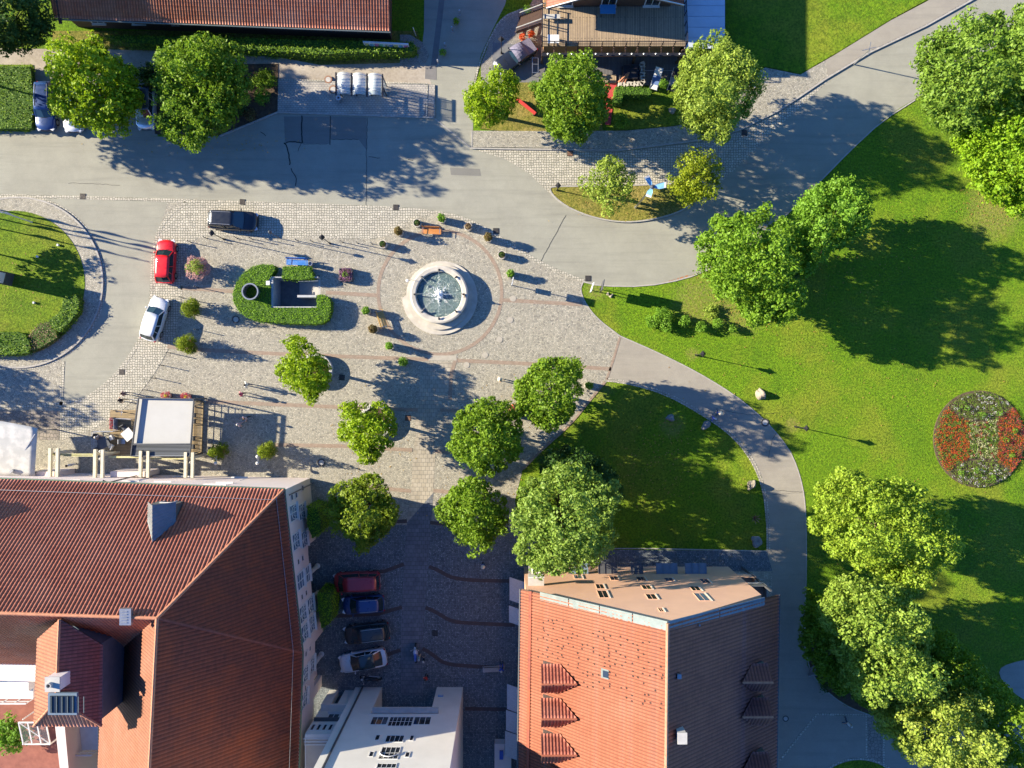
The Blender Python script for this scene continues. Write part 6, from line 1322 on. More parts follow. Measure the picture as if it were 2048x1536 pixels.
# notice board by the hedge
e = empty('notice_board', G(778, 104), R(-3), 'long white framed notice board with posters by the hedge', 'notice board'); m = MB()
for k in range(4): m.bar((-2.1+k*1.4, 0, 0), (-2.1+k*1.4, 0, 2.0), .08)
m.bar((-2.15, 0, 2.0), (2.15, 0, 2.0), .14, .1); m.bar((-2.15, -.05, .85), (2.15, -.05, .85), .07); m.build('frame', M_WHITE, e, local=True)
cols = [(.5, .45, .15), (.15, .35, .5), (.5, .15, .3), (.2, .45, .25), (.45, .42, .4), (.1, .2, .4)]
for k in range(3): m = MB(); m.quad((-2.05+k*1.4, -.22, .9), (-.77+k*1.4, -.22, .9), (-.77+k*1.4, .0, 1.95), (-2.05+k*1.4, .0, 1.95)); pn = m.build('panel', M_WHITE, e, local=True)
for k in range(9): m = MB(); x = -2.0+k*.46; m.quad((x, -.195, 1.1), (x+.34, -.195, 1.1), (x+.34, -.05, 1.8), (x, -.05, 1.8)); m.build('poster', paint('poster', cols[k % 6], 0, .5), e, local=True)
e = empty('leaning_pole', G(830, 68), 0, 'thin white pole leaning over the stone bed', 'pole'); m = MB(); m.tube([G(832, 72), P(826, 55, 2.4)], .04, 6); m.build('pole', M_WHITE, e)
# ================================================================ BUS SHELTER
bs = empty('bus_shelter', G(722, 185, .13), 0, 'bus shelter with three curved frosted glass roofs', 'bus shelter'); bh = 2.7; xs_ = [P(672, 0, bh).x, P(703, 0, bh).x, P(734, 0, bh).x, P(765, 0, bh).x]; ya, yb_ = P(0, 146, bh).y, P(0, 189, bh).y
M_FROST = glassy('frosted_glass', (.62, .72, .74), .3, alpha=.32)
for i in range(4):
    m = MB(); m.bar((xs_[i], ya+.05-i*.05, bh), (xs_[i], yb_-.1-i*.05, bh), .13, .12); m.build('roof_beam', M_BLACK, bs)
    for yy in (ya-.3, (ya+yb_)/2-.2): m = MB(); m.bar((xs_[i], yy, .13), (xs_[i], yy, bh-.06), .08); m.build('post', M_BLACK, bs)
for i in range(3):
    vs = []; fs = []; n = 12
    for k in range(n+1):
        t = k/n; x = xs_[i]+.08+(xs_[i+1]-xs_[i]-.16)*t; z_ = bh-.02+.33*math.sin(math.pi*t)
        vs += [(x, ya-i*.05, z_), (x, yb_-i*.05, z_)]
    for k in range(n): fs.append((2*k, 2*k+1, 2*k+3, 2*k+2))
    o = mesh_obj('curved_roof', [Vector(v)-world_loc(bs) for v in vs], fs, M_FROST, bs, smooth=True); so = o.modifiers.new('s', 'SOLIDIFY'); so.thickness = .03
    for yy in (ya-.25, yb_+.3): m = MB(); m.tube([Vector(vs[2*k])+Vector((0, yy-vs[2*k][1], .02)) for k in range(n+1)], .03, 6); m.build('roof_rib', M_WHITE, bs)
for x in (xs_[0], xs_[3]): m = MB(); m.box(x, (ya+yb_)/2+.4, 1.35, .03, (ya-yb_)*.5, 2.1); m.build('side_pane', M_FROST, bs)
m = MB(); m.box((xs_[0]+xs_[3])/2, ya-.32, 1.3, xs_[3]-xs_[0]-.1, .025, 1.9); m.build('rear_pane', glassy('clear_pane', (.6, .7, .7), .05, alpha=.3), bs)
for z_ in (.5, 1.3, 2.1): m = MB(); m.bar((xs_[0], ya-.36, z_), (xs_[3], ya-.36, z_), .05); m.build('rear_rail', M_BLACK, bs)
m = MB(); m.box((xs_[0]+xs_[3])/2, ya-.75, .55, 4.2, .4, .06)
for dx in (-1.8, 0, 1.8): m.bar(((xs_[0]+xs_[3])/2+dx, ya-.75, .13), ((xs_[0]+xs_[3])/2+dx, ya-.75, .55), .07)
m.build('seat', M_DARK, bs)
# ================================================================ FLAGPOLES, STELE, PAVEMENT ART
for k, (x, y, l_, h_) in enumerate(((66, 445, 'tall flagpole with hanging pale blue banner on the island', 6.4), (-32, 413, 'second flagpole beyond the left edge', 7), (-45, 428, 'third flagpole beyond the left edge', 7), (-52, 446, 'fourth flagpole beyond the left edge', 7))):
    q = G(x, y); e = empty('flagpole', q, 0, l_, 'flagpole', 'banner flagpoles on the traffic island'); m = MB(); m.lathe([(.09, 0), (.06, .5), (.05, h_), (.07, h_+.05), (0, h_+.1)], 0, 0, 0, 10); m.build('pole', M_WHITE, e, local=True)
    m = MB(); n = 10
    for i in range(n): z1_, z2_ = h_-.2-i*.42, h_-.2-(i+1)*.42; w1_, w2_ = .75+.12*math.sin(i), .75+.12*math.sin(i+1); s1, s2 = .12*math.sin(i*1.3), .12*math.sin((i+1)*1.3); m.quad((.06, 0, z1_), (w1_, s1, z1_), (w2_, s2, z2_), (.06, 0, z2_))
    o = m.build('banner', mat('banner_cloth', (.35, .42, .6), (.5, .55, .68), .8, .8), e, local=True); o.rotation_euler = (0, 0, R(160)); so = o.modifiers.new('s', 'SOLIDIFY'); so.thickness = .02
e = empty('info_stele', G(26, 560, .15), R(75), 'grey information stele casting a broad shadow on the island lawn', 'sign'); m = MB(); m.box(0, 0, 1.75, 1.25, .3, 3.4); m.build('body', M_DARK, e, local=True); m = MB(); m.box(0, -.16, 2.2, 1.0, .02, 1.6); m.build('panel', M_WHITE, e, local=True); m = MB(); m.box(0, .16, 2.2, .9, .02, 1.2); m.build('panel', M_STEEL, e, local=True)
for x, y, l_ in ((78, 514, 'small pale spotlight in the middle of the island grass'), (71, 606, 'small pale spotlight below the stele shadow on the island'), (119, 491, 'small spotlight nearest the island paving at upper right')): e = empty('ground_spotlight', G(x, y, .15), 0, l_, 'spotlight', 'small spotlights on the island lawn'); m = MB(); m.lathe([(.1, 0), (.12, .18), (.08, .22), (0, .2)], 0, 0, 0, 10); m.build('housing', M_WHITE, e, local=True)
# wind sculpture with three blue blades
q = G(1270, 416); t_ = P(1305, 373, 6.0); e = empty('wind_sculpture', q, 0, 'tall pole sculpture with three pale blue blades on the island', 'sculpture'); tp = Vector((q.x+.25, q.y+.2, 6.0)); q2 = P(1304.5, 374, 6.0); tp = Vector((q2.x, q2.y, 6.0))
m = MB(); m.tube([q, q.lerp(tp, .5), tp], [.11, .09, .08], 8); m.build('pole', M_STEEL, e); m = MB(); m.lathe([(.2, -.15), (.2, .12), (0, .2)], tp.x, tp.y, tp.z, 12); m.build('hub', M_DARK, e)
bl_ = paint('pale_blue_blade', (.16, .36, .55), 0, .5)
for a, ln in ((R(122), 1.05), (R(8), 1.2), (R(-112), 1.0)):
    u = Vector((math.cos(a), math.sin(a), 0)); v = Vector((-u.y, u.x, 0)); m = MB(); m.slab([tp+u*.15-v*.12, tp+u*ln*.5-v*.27, tp+u*ln-v*.25+Vector((0, 0, .1)), tp+u*ln+v*.22+Vector((0, 0, .25)), tp+u*ln*.5+v*.2+Vector((0, 0, .15)), tp+u*.15+v*.1], .05); m.build('blade', bl_, e)
    m = MB(); c_ = tp+u*ln; m.slab([c_-u*.2-v*.26+Vector((0, 0, .13)), c_+Vector((0, 0, .14))-v*.26, c_+v*.23+Vector((0, 0, .28)), c_-u*.12+v*.22+Vector((0, 0, .27))], .02); m.build('blade_tip', M_WHITE, e)
# ================================================================ VEHICLES
pBLK = paint('black_paint', (.018, .022, .03)); pRED = paint('red_car_paint', (.6, .012, .015), .1); pWHT = paint('white_car_paint', (.6, .62, .64), .1); pNAV = paint('navy_paint', (.02, .05, .16)); pDRED = paint('dark_red_paint', (.3, .02, .03), .1)
pSIL = paint('silver_paint', (.5, .55, .6), .6); pCHA = paint('charcoal_paint', (.03, .035, .04))
def cpos(x, y, h=.75): p = P(x, y, h); return (p.x, p.y, .03)
car('estate_car', 'black estate car with roof rails parked on the setts', cpos(466, 441), R(-3), 4.72, 1.86, 1.68, pBLK, hood=.27, wst=.42, rre=.92, rgb=.975, rails=M_STEEL, cat='car', nose=.3)
car('hatchback', 'bright red hatchback parked at the ring street', cpos(331, 523), R(87), 4.25, 1.78, 1.46, pRED, hood=.26, wst=.40, rre=.87, rgb=.965)
car('hatchback', 'white hatchback parked below the red one', cpos(309, 638), R(73), 4.3, 1.78, 1.5, pWHT, hood=.25, wst=.39, rre=.88, rgb=.965)
car('van', 'dark red van in the shaded courtyard', cpos(713, 1164, .9), R(182.5), 4.5, 1.85, 1.85, pDRED, hood=.14, wst=.27, rre=.95, rgb=.985, nose=.3, cat='van', group='cars in the shaded courtyard')
car('hatchback', 'navy blue hatchback between red van and black people carrier', cpos(727, 1209), R(184), 4.05, 1.72, 1.5, pNAV, hood=.2, wst=.38, rre=.88, rgb=.965, rails=M_STEEL, group='cars in the shaded courtyard')
car('people_carrier', 'black people carrier with roof rails in the courtyard', cpos(733, 1267, .9), R(187), 4.4, 1.8, 1.7, pCHA, hood=.2, wst=.36, rre=.92, rgb=.975, rails=M_STEEL, group='cars in the shaded courtyard')
car('saloon_car', 'white saloon car with black sunroof in the courtyard', cpos(726, 1321), R(190), 4.6, 1.82, 1.42, pWHT, hood=.26, wst=.42, rre=.76, rgb=.9, roofm=M_CARGL, group='cars in the shaded courtyard')
car('estate_car', 'dark blue estate car half under the yellow green tree', cpos(91, 212), R(-90), 4.7, 1.85, 1.5, pNAV, rails=M_STEEL, rre=.92, rgb=.975, group='cars parked between the trees')
car('hatchback', 'white car mostly hidden under the yellow green tree', cpos(146, 218), R(-90), 4.4, 1.8, 1.45, pWHT, group='cars parked between the trees')
car('people_carrier', 'silver people carrier parked between two big trees', cpos(290, 214, .9), R(-90), 4.2, 1.75, 1.65, pSIL, rre=.92, rgb=.97, roofm=pCHA, group='cars parked between the trees')
# old convertible with its soft top up
vc = car('convertible', 'old black convertible with grey purple soft top near the stairs', cpos(1031, 113, .7), R(215), 4.3, 1.7, 1.05, pBLK, hood=.42, wst=.5, rre=.62, rgb=.66, cat='car', group='cars at the cafe')
m = MB(); vs = []; fs = []; n = 8
for i in range(n+1):
    u = i/n
    for j in range(7):
        v = j/6*2-1; vs.append((.15-2.2*u, v*(.80-.12*u), .98+.62*math.sin(min(1, u*1.35+.15)*math.pi)**.6*(1-.55*v*v)-.12*u))
for i in range(n):
    for j in range(6): a = i*7+j; fs.append((a, a+7, a+8, a+1))
o = mesh_obj('soft_top', vs, fs, cloth('purple_grey_canvas', (.16, .15, .21)), vc); so = o.modifiers.new('s', 'SOLIDIFY'); so.thickness = .03
# motorcycles and scooters
def moto(label, px, py, ang, col, L=2.0, cat='motorcycle', seat=None):
    q = P(px, py, .6); e = empty(cat.replace(' ', '_'), (q.x, q.y, .03), ang, label, cat, 'two wheelers in the courtyard')
    for fx_ in (-.36, .38):
        m = MB(); m.tube([(fx_*L, -.06, .3), (fx_*L, .06, .3)], .3, 18); wl = m.build('wheel', M_RUBBER, e, local=True); m = MB(); m.tube([(fx_*L, -.065, .3), (fx_*L, .065, .3)], .17, 12); m.build('rim', M_STEEL, wl, local=True)
    m = MB(); m.tube([(-.3*L, 0, .5), (0, 0, .55), (.12*L, 0, .7), (.3*L, 0, .75)], [.1, .2, .22, .1], 10); m.build('body', col, e, local=True, smooth=True)
    m = MB(); m.tube([(.08*L, 0, .78), (.2*L, 0, .86), (.27*L, 0, .8)], [.1, .17, .08], 10); m.build('fuel_tank', col, e, local=True, smooth=True)
    m = MB(); m.tube([(-.36*L, 0, .72), (-.15*L, 0, .75), (.06*L, 0, .78)], [.1, .15, .1], 10); m.build('seat', seat or M_BLACK, e, local=True, smooth=True)
    m = MB(); m.tube([(.26*L, -.38, .95), (.31*L, -.15, 1.0), (.31*L, .15, 1.0), (.26*L, .38, .95)], .025, 6); m.build('handlebar', M_STEEL, e, local=True)
    for s in (-1, 1): m = MB(); m.bar((.38*L, s*.08, .3), (.30*L, s*.08, .95), .05); m.build('fork', M_STEEL, e, local=True); m = MB(); m.lathe([(0, -.05), (.06, 0), (0, .05)], .27*L, s*.36, 1.08, 8); m.build('mirror', M_STEEL, e, local=True)
    m = MB(); m.lathe([(0, -.1), (.1, -.03), (.1, .04), (0, .08)], .37*L, 0, .88, 10); m.build('headlight', M_LAMPW, e, local=True)
    m = MB(); m.tube([(-.42*L, -.16, .35), (.1*L, -.16, .3)], .05, 8); m.build('exhaust', M_STEEL, e, local=True); return e
moto('black and chrome motorcycle below the white saloon', 741, 1358, R(176), pBLK, 2.1); moto('white and blue scooter standing in the courtyard', 831, 1308, R(92), paint('white_scooter', (.6, .65, .8), 0), 1.8, 'scooter', paint('blue_seat', (.08, .15, .5), 0))
# ================================================================ PEOPLE
def pp(label, x, y, face, **k): q = G(x, y); k.setdefault('z', .03); return person(label, (q.x, q.y), R(face), **k)
pp('person in white top walking west beside someone in pink', 501, 770, 170, pose='walk', shirt=C_WHITE, legs=C_JEAN, hair=HAIRD, h=1.78, sleeves=True)
pp('person in pink top walking west with dark hair', 490, 788, 185, pose='walk', shirt=C_PINK, legs=C_BLK, hair=HAIRB, h=1.62)
pp('person in pale pink walking in the terrace shadow', 486, 848, 220, pose='walk', shirt=C_LP, legs=C_LP, hair=HAIRL, h=1.7)
pp('person carrying a dark bag in the terrace shadow', 499, 836, 205, pose='walk', shirt=C_LP, legs=C_BLK, hair=HAIRB, h=1.68, arm_fwd=.3)
pp('person in brown top beside the setts above the terrace', 259, 787, 190, pose='stand', shirt=C_BRN, legs=C_GRY, hair=HAIRB, h=1.7, sleeves=True)
pp('person with black hair and pale trousers by the terrace', 254, 800, 180, pose='walk', shirt=C_BLK, legs=C_BEI, hair=HAIRD, h=1.75)
pp('person in straw hat on the setts south of the fountain', 1000, 759, 200, pose='stand', shirt=C_BEI, legs=C_BEI, hair=HAIRW, h=1.75, hat=True)
pp('person in blue with pale hair on the park path, nearer the lawn', 1423, 836, 60, pose='walk', shirt=C_BLUE, legs=C_BLUE, hair=HAIRL, h=1.65)
pp('person in blue with white hat on the park path', 1432, 825, 60, pose='walk', shirt=C_BLUE, legs=C_JEAN, hair=HAIRW, h=1.7, hat=True)
pp('person with white top at the lower right path', 1687, 1438, 225, pose='walk', shirt=C_WHITE, legs=C_JEAN, hair=HAIRL, h=1.8)
pp('person with white cap in the shaded courtyard', 967, 1126, 240, pose='stand', shirt=C_BLUE, legs=C_BLK, hair=HAIRW, h=1.7, hat=True)
pp('person in red in the courtyard near the portal', 854, 1348, 250, pose='stand', shirt=C_RED, legs=C_BLK, hair=HAIRB, h=1.65)
pp('person in dark clothes beside the scooter', 850, 1312, 180, pose='stand', shirt=C_BLK, legs=C_GRY, hair=HAIRL, h=1.7); pp('person in pale green beside the scooter', 841, 1309, 180, pose='stand', shirt=cloth('pale_green_cloth', (.3, .4, .32)), legs=C_BEI, hair=HAIRL, h=1.6)
pp('person in blue seated on the courtyard bench', 1003, 1334, 90, pose='sit', shirt=C_BLUE, legs=C_JEAN, hair=HAIRL, h=1.7)
pp('person in red seated under the maples', 1027, 812, 200, pose='sit', shirt=C_RED, legs=C_BEI, hair=HAIRB, h=1.6)
pp('person in blue white coat on the hotel path', 152, 928, 100, pose='stand', shirt=C_WHITE, legs=C_WHITE, hair=HAIRB, h=1.7, sleeves=True)
# ================================================================ TERRACE WITH CANOPY
tr = empty('terrace_deck', G(330, 860), 0, 'low plank terrace floor below the white canopy', 'deck'); m = MB(); m.poly([G(222, 820), G(272, 820), G(280, 800), G(408, 802), G(405, 905), G(222, 910)], .02, .16); m.build('boards', M_DECKY, tr)
cp = empty('canopy', G(335, 850), 0, 'white fabric terrace canopy on a dark metal frame', 'canopy'); ch_ = 3.1; cc = [P(277, 796, ch_), P(388, 798, ch_), P(380, 912, ch_), P(262, 912, ch_)]
w0, w1 = cc[0].lerp(cc[3], .80), cc[1].lerp(cc[2], .79)
dn = Vector((0, 0, -.22)); m = MB(); m.slab([cc[0]+dn, cc[1]+dn, w1+dn, w0+dn][::-1], .03); m.build('white_fabric', mat('canopy_cloth', (.4, .4, .38), (.375, .375, .355), .7, .8), cp)
for k in range(9):
    m = MB(); a = w0.lerp(cc[3], (k+.15)/9); b = w1.lerp(cc[2], (k+.15)/9); m.bar(a+Vector((0, 0, -.05)), b+Vector((0, 0, -.05)), .2, .03); m.build('louvre', M_STEEL if False else mat('grey_louvre', (.2, .22, .24), None, rough=.5) if k == 0 else bpy.data.materials['grey_louvre'], cp)
m = MB()
for a, b in zip(cc, cc[1:]+cc[:1]): m.bar(a, b, .08, .2)
m.bar(w0, w1, .1, .2); m.build('frame', M_DARK, cp)
for p in cc: m = MB(); m.bar((p.x, p.y, .16), (p.x, p.y, ch_-.1), .12); m.build('post', M_DARK, cp)
tf = empty('terrace_railing', G(405, 850), 0, 'dark slatted railing round the canopy terrace', 'railing')
def fence(parent, pts, h, nm_='panel', every=1.2, mt=M_DARK, bars=4):
    for a, b in zip(pts[:-1], pts[1:]):
        m = MB(); a = Vector(a); b = Vector(b)
        for k in range(bars): z_ = .25+h*(k/(bars-1))*.85; m.bar((a.x, a.y, z_), (b.x, b.y, z_), .035)
        n = max(1, int((b-a).length/every))
        for k in range(n+1): p = a.lerp(b, k/n); m.bar((p.x, p.y, .1), (p.x, p.y, .2+h), .05)
        m.build(nm_, mt, parent)
fence(tf, [G(390, 800), G(405, 801), G(403, 850), G(401, 903), G(385, 910)], 1.6, bars=6); fence(tf, [G(274, 799), G(330, 800), G(392, 801)], 1.0, mt=M_WHITE); fence(tf, [G(238, 836), G(272, 838)], .9, mt=M_STEEL); fence(tf, [G(238, 836), G(238, 862), G(195, 862), G(195, 898)], .9, mt=M_STEEL)
for x, y, l_ in ((340, 791, 'red and yellow flower pot, left one above the canopy'), (379, 793, 'red and yellow flower pot, right one above the canopy')):
    q = G(x, y); e = empty('flower_pot', q, 0, l_, 'flower pot', 'flower pots along the terrace'); m = MB(); m.lathe([(.25, 0), (.35, .5), (.3, .5), (0, .46)], 0, 0, 0, 16); m.build('pot', M_DARK, e, local=True)
    rs_ = np.random.RandomState(x); lob = [(math.cos(k)*.3, math.sin(k)*.2, .85, .22, .2) for k in range(6)]; pts, nr = lobes_points(lob, rs_, 180); leaf_mesh('red_flowers', pts, nr, .09, L_REDF, e, rs_); pts, nr = lobes_points([(0, 0, 1.0, .14, .12)], rs_, 300); leaf_mesh('yellow_flowers', pts, nr, .08, L_ORNG if False else leafm('yellow_petals', (.6, .42, .02), (.65, .5, .05)), e, rs_)
q = G(231, 846); e = empty('flower_box', q, 0, 'narrow flower box with red blooms at the terrace corner', 'flower box'); m = MB(); m.box(0, 0, .5, .4, 1.1, .5); m.build('box', M_DARK, e, local=True); rs_ = np.random.RandomState(9); pts, nr = lobes_points([(0, -.4+k*.27, .8, .18, .15) for k in range(4)], rs_, 200); leaf_mesh('flowers', pts, nr, .09, L_REDF, e, rs_)
def chair(label, x, y, ang, mt=M_WHITE, z=.17, group='terrace chairs'):
    q = G(x, y); e = empty('chair', (q.x, q.y, z), ang, label, 'chair', group); m = MB(); m.box(0, 0, .45, .45, .45, .05); m.build('seat', mt, e, local=True); m = MB(); m.box(-.22, 0, .7, .05, .44, .42, ry=R(-8)); m.build('backrest', mt, e, local=True)
    for sx in (-.19, .19):
        for sy in (-.19, .19): m = MB(); m.bar((sx, sy, 0), (sx, sy, .43), .035); m.build('leg', M_DARK, e, local=True)
def table(label, x, y, r, mt, z=.17, sq=False, ang=0):
    q = G(x, y); e = empty('table', (q.x, q.y, z), ang, label, 'table', 'terrace tables'); m = MB(); (m.box(0, 0, .74, r*2, r*2, .04) if sq else m.lathe([(r, .72), (r, .76), (0, .76)], 0, 0, 0, 20)); m.build('top', mt, e, local=True); m = MB(); m.lathe([(.25, 0), (.25, .03), (.04, .06), (.04, .72)], 0, 0, 0, 12); m.build('leg', M_DARK, e, local=True)
table('dark square table with seated guest on the terrace', 217, 884, .5, M_DARK, sq=True, ang=R(30)); table('white square table half under the canopy', 265, 868, .5, M_WHITE, sq=True, ang=R(40))
for x, y, a, l_, mt in ((230, 874, 200, 'white chair right of the dark terrace table', M_WHITE), (229, 892, 150, 'pale chair below right of the dark table', M_WHITE), (205, 893, 60, 'dark chair at the lower left of the dark table', M_DARK), (201, 872, -20, 'chair of the guest in grey at the dark table', M_DARK), (252, 882, 0, 'metal ring backed chair left of the white table', M_STEEL), (255, 855, -60, 'folding chair above the white table', M_DARK),
                        (393, 830, 180, 'northern chair beside the canopy railing', M_DARK), (393, 842, 180, 'second chair beside the canopy railing', M_DARK), (391, 876, 180, 'third chair beside the canopy railing', M_DARK), (391, 892, 180, 'southern chair beside the canopy railing', M_DARK)): chair(l_, x, y, R(a), mt)
pp('guest in grey seated at the dark terrace table', 206, 873, -30, pose='sit', shirt=C_GRY, legs=C_JEAN, hair=HAIRL, h=1.75, z=.17, group='people on the terrace')
q = G(247, 823); e = empty('bicycle', q, R(-10), 'parked bicycle between the setts and the terrace', 'bicycle'); 
for x in (-.5, .5): m = MB(); m.tube([(x+.33*math.cos(t), 0, .34+.33*math.sin(t)) for t in np.linspace(0, 2*math.pi, 20)], .018, 5, cap=False); m.build('wheel', M_BLACK, e, local=True)
m = MB(); m.bar((-.5, 0, .34), (-.05, 0, .3), .03); m.bar((-.05, 0, .3), (.38, 0, .85), .035); m.bar((-.15, 0, .85), (.36, 0, .8), .035); m.bar((-.05, 0, .3), (-.17, 0, .9), .03); m.bar((.5, 0, .34), (.36, 0, .95), .03); m.build('frame', M_STEEL, e, local=True)
m = MB(); m.box(-.18, 0, .93, .25, .13, .05); m.build('saddle', M_BLACK, e, local=True); m = MB(); m.bar((.33, -.28, 1.0), (.33, .28, 1.0), .03); m.build('handlebar', M_STEEL, e, local=True)
# big stained awning at the left edge
aw = empty('awning', P(30, 900, 3), 0, 'large stained white awning at the left edge of the terrace', 'awning'); vs = []; fs = []; n = 12
for i in range(n+1):
    for j in range(n+1):
        u, v = i/n, j/n; yt = 838+20*max(0, u-.35)**1.3*1.6; x = -90+(165-6*v)*u; y = yt+(952-yt)*v; h_ = 3.6-.5*u+.35*math.sin(math.pi*v)*(.4+.6*(1-u))-.5*v*(1-u)*.3; p = P(x, y, h_); vs.append(p-world_loc(aw))
for i in range(n):
    for j in range(n): a = i*(n+1)+j; fs.append((a, a+1, a+n+2, a+n+1))
mstain = mat('stained_awning_canvas', (.46, .46, .43), (.36, .36, .34), .9, .8, world=True, c3=(.56, .54, .5), sc3=1.2, lo=.3, hi=.9)
o = mesh_obj('canvas', vs, fs, mstain, aw, smooth=True); so = o.modifiers.new('s', 'SOLIDIFY'); so.thickness = .03
m = MB(); m.bar(P(73, 858, 3.0), P(68, 948, 3.0), .1); m.bar(P(22, 946, 3.2), P(70, 868, 3.35), .08); m.bar(P(20, 945, 3.4), P(27, 940, 3.4), .2); m.build('frame', M_STEEL, aw)
for y in (862, 945): m = MB(); p = P(71, y, 3.0); m.bar((p.x, p.y, 0), (p.x, p.y, 3.0), .1); m.build('post', M_STEEL, aw)
# cafe things
for x, y, l_, mt in ((1310, 163, 'pale canvas deck lounger in front of the cafe', M_WHITE), (1345, 166, 'dark deck lounger in front of the cafe', M_GLASSD)):
    q = G(x, y, .2); e = empty('deck_lounger', q, R(-16), l_, 'lounger', 'deck loungers'); m = MB(); m.slab([(-.33, -1.0, .35), (.33, -1.0, .35), (.33, .35, .4), (-.33, .35, .4)], .04); m.slab([(-.33, .36, .4), (.33, .36, .4), (.33, 1.0, .8), (-.33, 1.0, .8)], .04); m.build('seat', C_WHITE if mt is M_WHITE else C_BLK, e, local=True)
    m = MB(); m.slab([(-.33, -.55, .4), (.33, -.55, .4), (.33, .3, .44), (-.33, .3, .44)], .02); m.build('cushion', cloth('lounger_blue' + str(x), (.12, .2, .42) if mt is M_WHITE else (.3, .3, .32)), e, local=True)
    for s in (-1, 1): m = MB(); m.bar((s*.36, -1.05, .34), (s*.36, 1.05, .8), .05); m.build('side_rail', M_STEEL, e, local=True)
    for sx in (-.34, .34):
        for sy in (-.9, .3): m = MB(); m.bar((sx, sy, 0), (sx, sy, .36), .05); m.build('leg', M_STEEL, e, local=True)
bush('potted_bush', 'green bush between the two deck loungers', 1327, 168, .5, 1.1, L_BRIGHT, 55, z=.2)
q = G(1260, 156, .2); e = empty('stone_barbecue', q, 0, 'stone framed grill nook with terracotta pots beside the hedge', 'grill'); m = MB()
for k in range(14):
    t = k/13; a = [(-1.0, -.85), (1.1, -.85), (1.1, 1.1)]; p = (a[0][0]+(a[1][0]-a[0][0])*min(1, t*2), -.85) if t < .5 else (1.1, -.85+1.95*(t-.5)*2); m.box(p[0], p[1], .3, .42, .36, .6, rz=k)
m.build('stones', M_STONE, e, local=True); m = MB(); m.box(-.1, .2, .4, 1.5, 1.4, .8, tap=.9); m.build('hearth', M_BLACK, e, local=True)
for k in range(3): m = MB(); m.tube([(-1.2+k*.3, -.7, .5), (-.5+k*.1, -.1+k*.1, .95)], [.12, .1], 10); m.build('clay_pipe', M_TERRA, e, local=True)
hedge('clipped_hedge', 'bright L shaped clipped hedge between red ramp and cafe lawn', [(1231, 173), (1300, 176), (1304, 184), (1298, 190), (1246, 188), (1244, 205), (1226, 205), (1229, 190)], 1.3, 41, leafmat=L_BRIGHT, dens=140, leaf=.1)
bush('shrub', 'round shrub at the lower end of the red ramp', 1242, 240, .95, 1.6, L_BRIGHT, 42); bush('shrub', 'small bright shrub beside the cafe garden tree', 1067, 172, .6, 1.0, L_BRIGHT, 43)
e = empty('red_bench', G(1052, 217), R(-39), 'long red bench wall on the cafe lawn', 'bench'); m = MB(); m.box(0, 0, .62, 2.3, .3, .08); m.build('seat', M_RED, e, local=True); m = MB(); m.box(0, .12, .34, 2.2, .1, .6); m.build('back_panel', M_RED, e, local=True)
for s in (-1, 1): m = MB(); m.box(s*1.0, 0, .3, .08, .28, .6); m.build('leg', M_DARK, e, local=True)
e = empty('white_gate_frame', G(1070, 136), 0, 'pale metal bicycle rack frame beside the convertible', 'rack'); m = MB()
for x in (-.28, .28): m.bar((x, -.8, .05), (x, -.8, .9), .04); m.bar((x, .6, .05), (x, .6, .9), .04); m.bar((x, -.8, .9), (x, .6, .9), .05)
for y in (-.8, 0, .6): m.bar((-.28, y, .9), (.28, y, .9), .04)
m.build('frame', M_STEEL, e, local=True)
for x, y, l_ in ((1044, 74, 'left rust orange grass tuft below the stairs'), (1062, 67, 'right rust orange grass tuft below the stairs')): bush('ornamental_grass', l_, x, y, .38, .9, L_ORNG, x, cat='ornamental grass', group='orange grass tufts', z=.03)
M_ROCK = mat('field_stone', (.3, .26, .2), (.22, .19, .15), 3, .9, .5, 12)
def rock(label, x, y, r, h, seed, group=None, mt=M_ROCK):
    rr = random.Random(seed); q = G(x, y); e = bpy.data.meshes.new('rock'); bm = bmesh.new(); bmesh.ops.create_icosphere(bm, subdivisions=3, radius=1)
    for v in bm.verts:
        f = 1+.18*math.sin(v.co.x*3.1+seed)+.15*math.sin(v.co.y*4.3+seed*2)+.1*math.sin(v.co.z*5+seed); v.co = Vector((v.co.x*r*f*(1+.3*math.sin(seed)), v.co.y*r*f*.75, max(-.1, v.co.z*h*f)))
    bm.to_mesh(e); bm.free(); e.materials.append(mt); o = bpy.data.objects.new('rock', e); link(o); o.location = q; o.rotation_euler = (0, 0, seed); return tag(o, label, 'rock', group)
rock('pale upright rock on the lawn edge by the path', 1502, 970, .45, .75, 1); rock('cream rock beside the outer park path bend', 1521, 788, .5, .6, 2); rock('grey stone with carved ring in the shaded lawn', 1340, 836, .42, .4, 3, mt=mat('grey_boulder', (.14, .145, .15), (.2, .2, .2), 4, .9, .5, 12)); rock('dark grey boulder on the shaded lawn near the path', 1411, 851, .6, .5, 4, mt=mat('grey_boulder', (.14, .145, .15), (.2, .2, .2), 4, .9, .5, 12))
rock('dark boulder at the lower right lawn corner', 1512, 1082, .7, .6, 5, mt=mat('grey_boulder', (.14, .145, .15), (.2, .2, .2), 4, .9, .5, 12)); rock('small pale rock in the cafe garden', 1343, 222, .35, .5, 6); rock('blue grey boulder in the mulch bed', 1628, 1342, .6, .6, 7, mt=mat('grey_boulder', (.14, .145, .15), (.2, .2, .2), 4, .9, .5, 12))
for k, (x, y) in enumerate(((1216, 588), (1221, 593), (1224, 590))): rock(['upper left', 'lowest', 'rightmost'][k]+' small pale stone of the trio at the lawn tip', x, y, .15, .15, 8+k, 'pale stones at the lawn tip')
e = empty('rusty_figure', G(1507, 1035), 0, 'rust red metal plant sculpture on the lawn edge', 'sculpture'); m = MB()
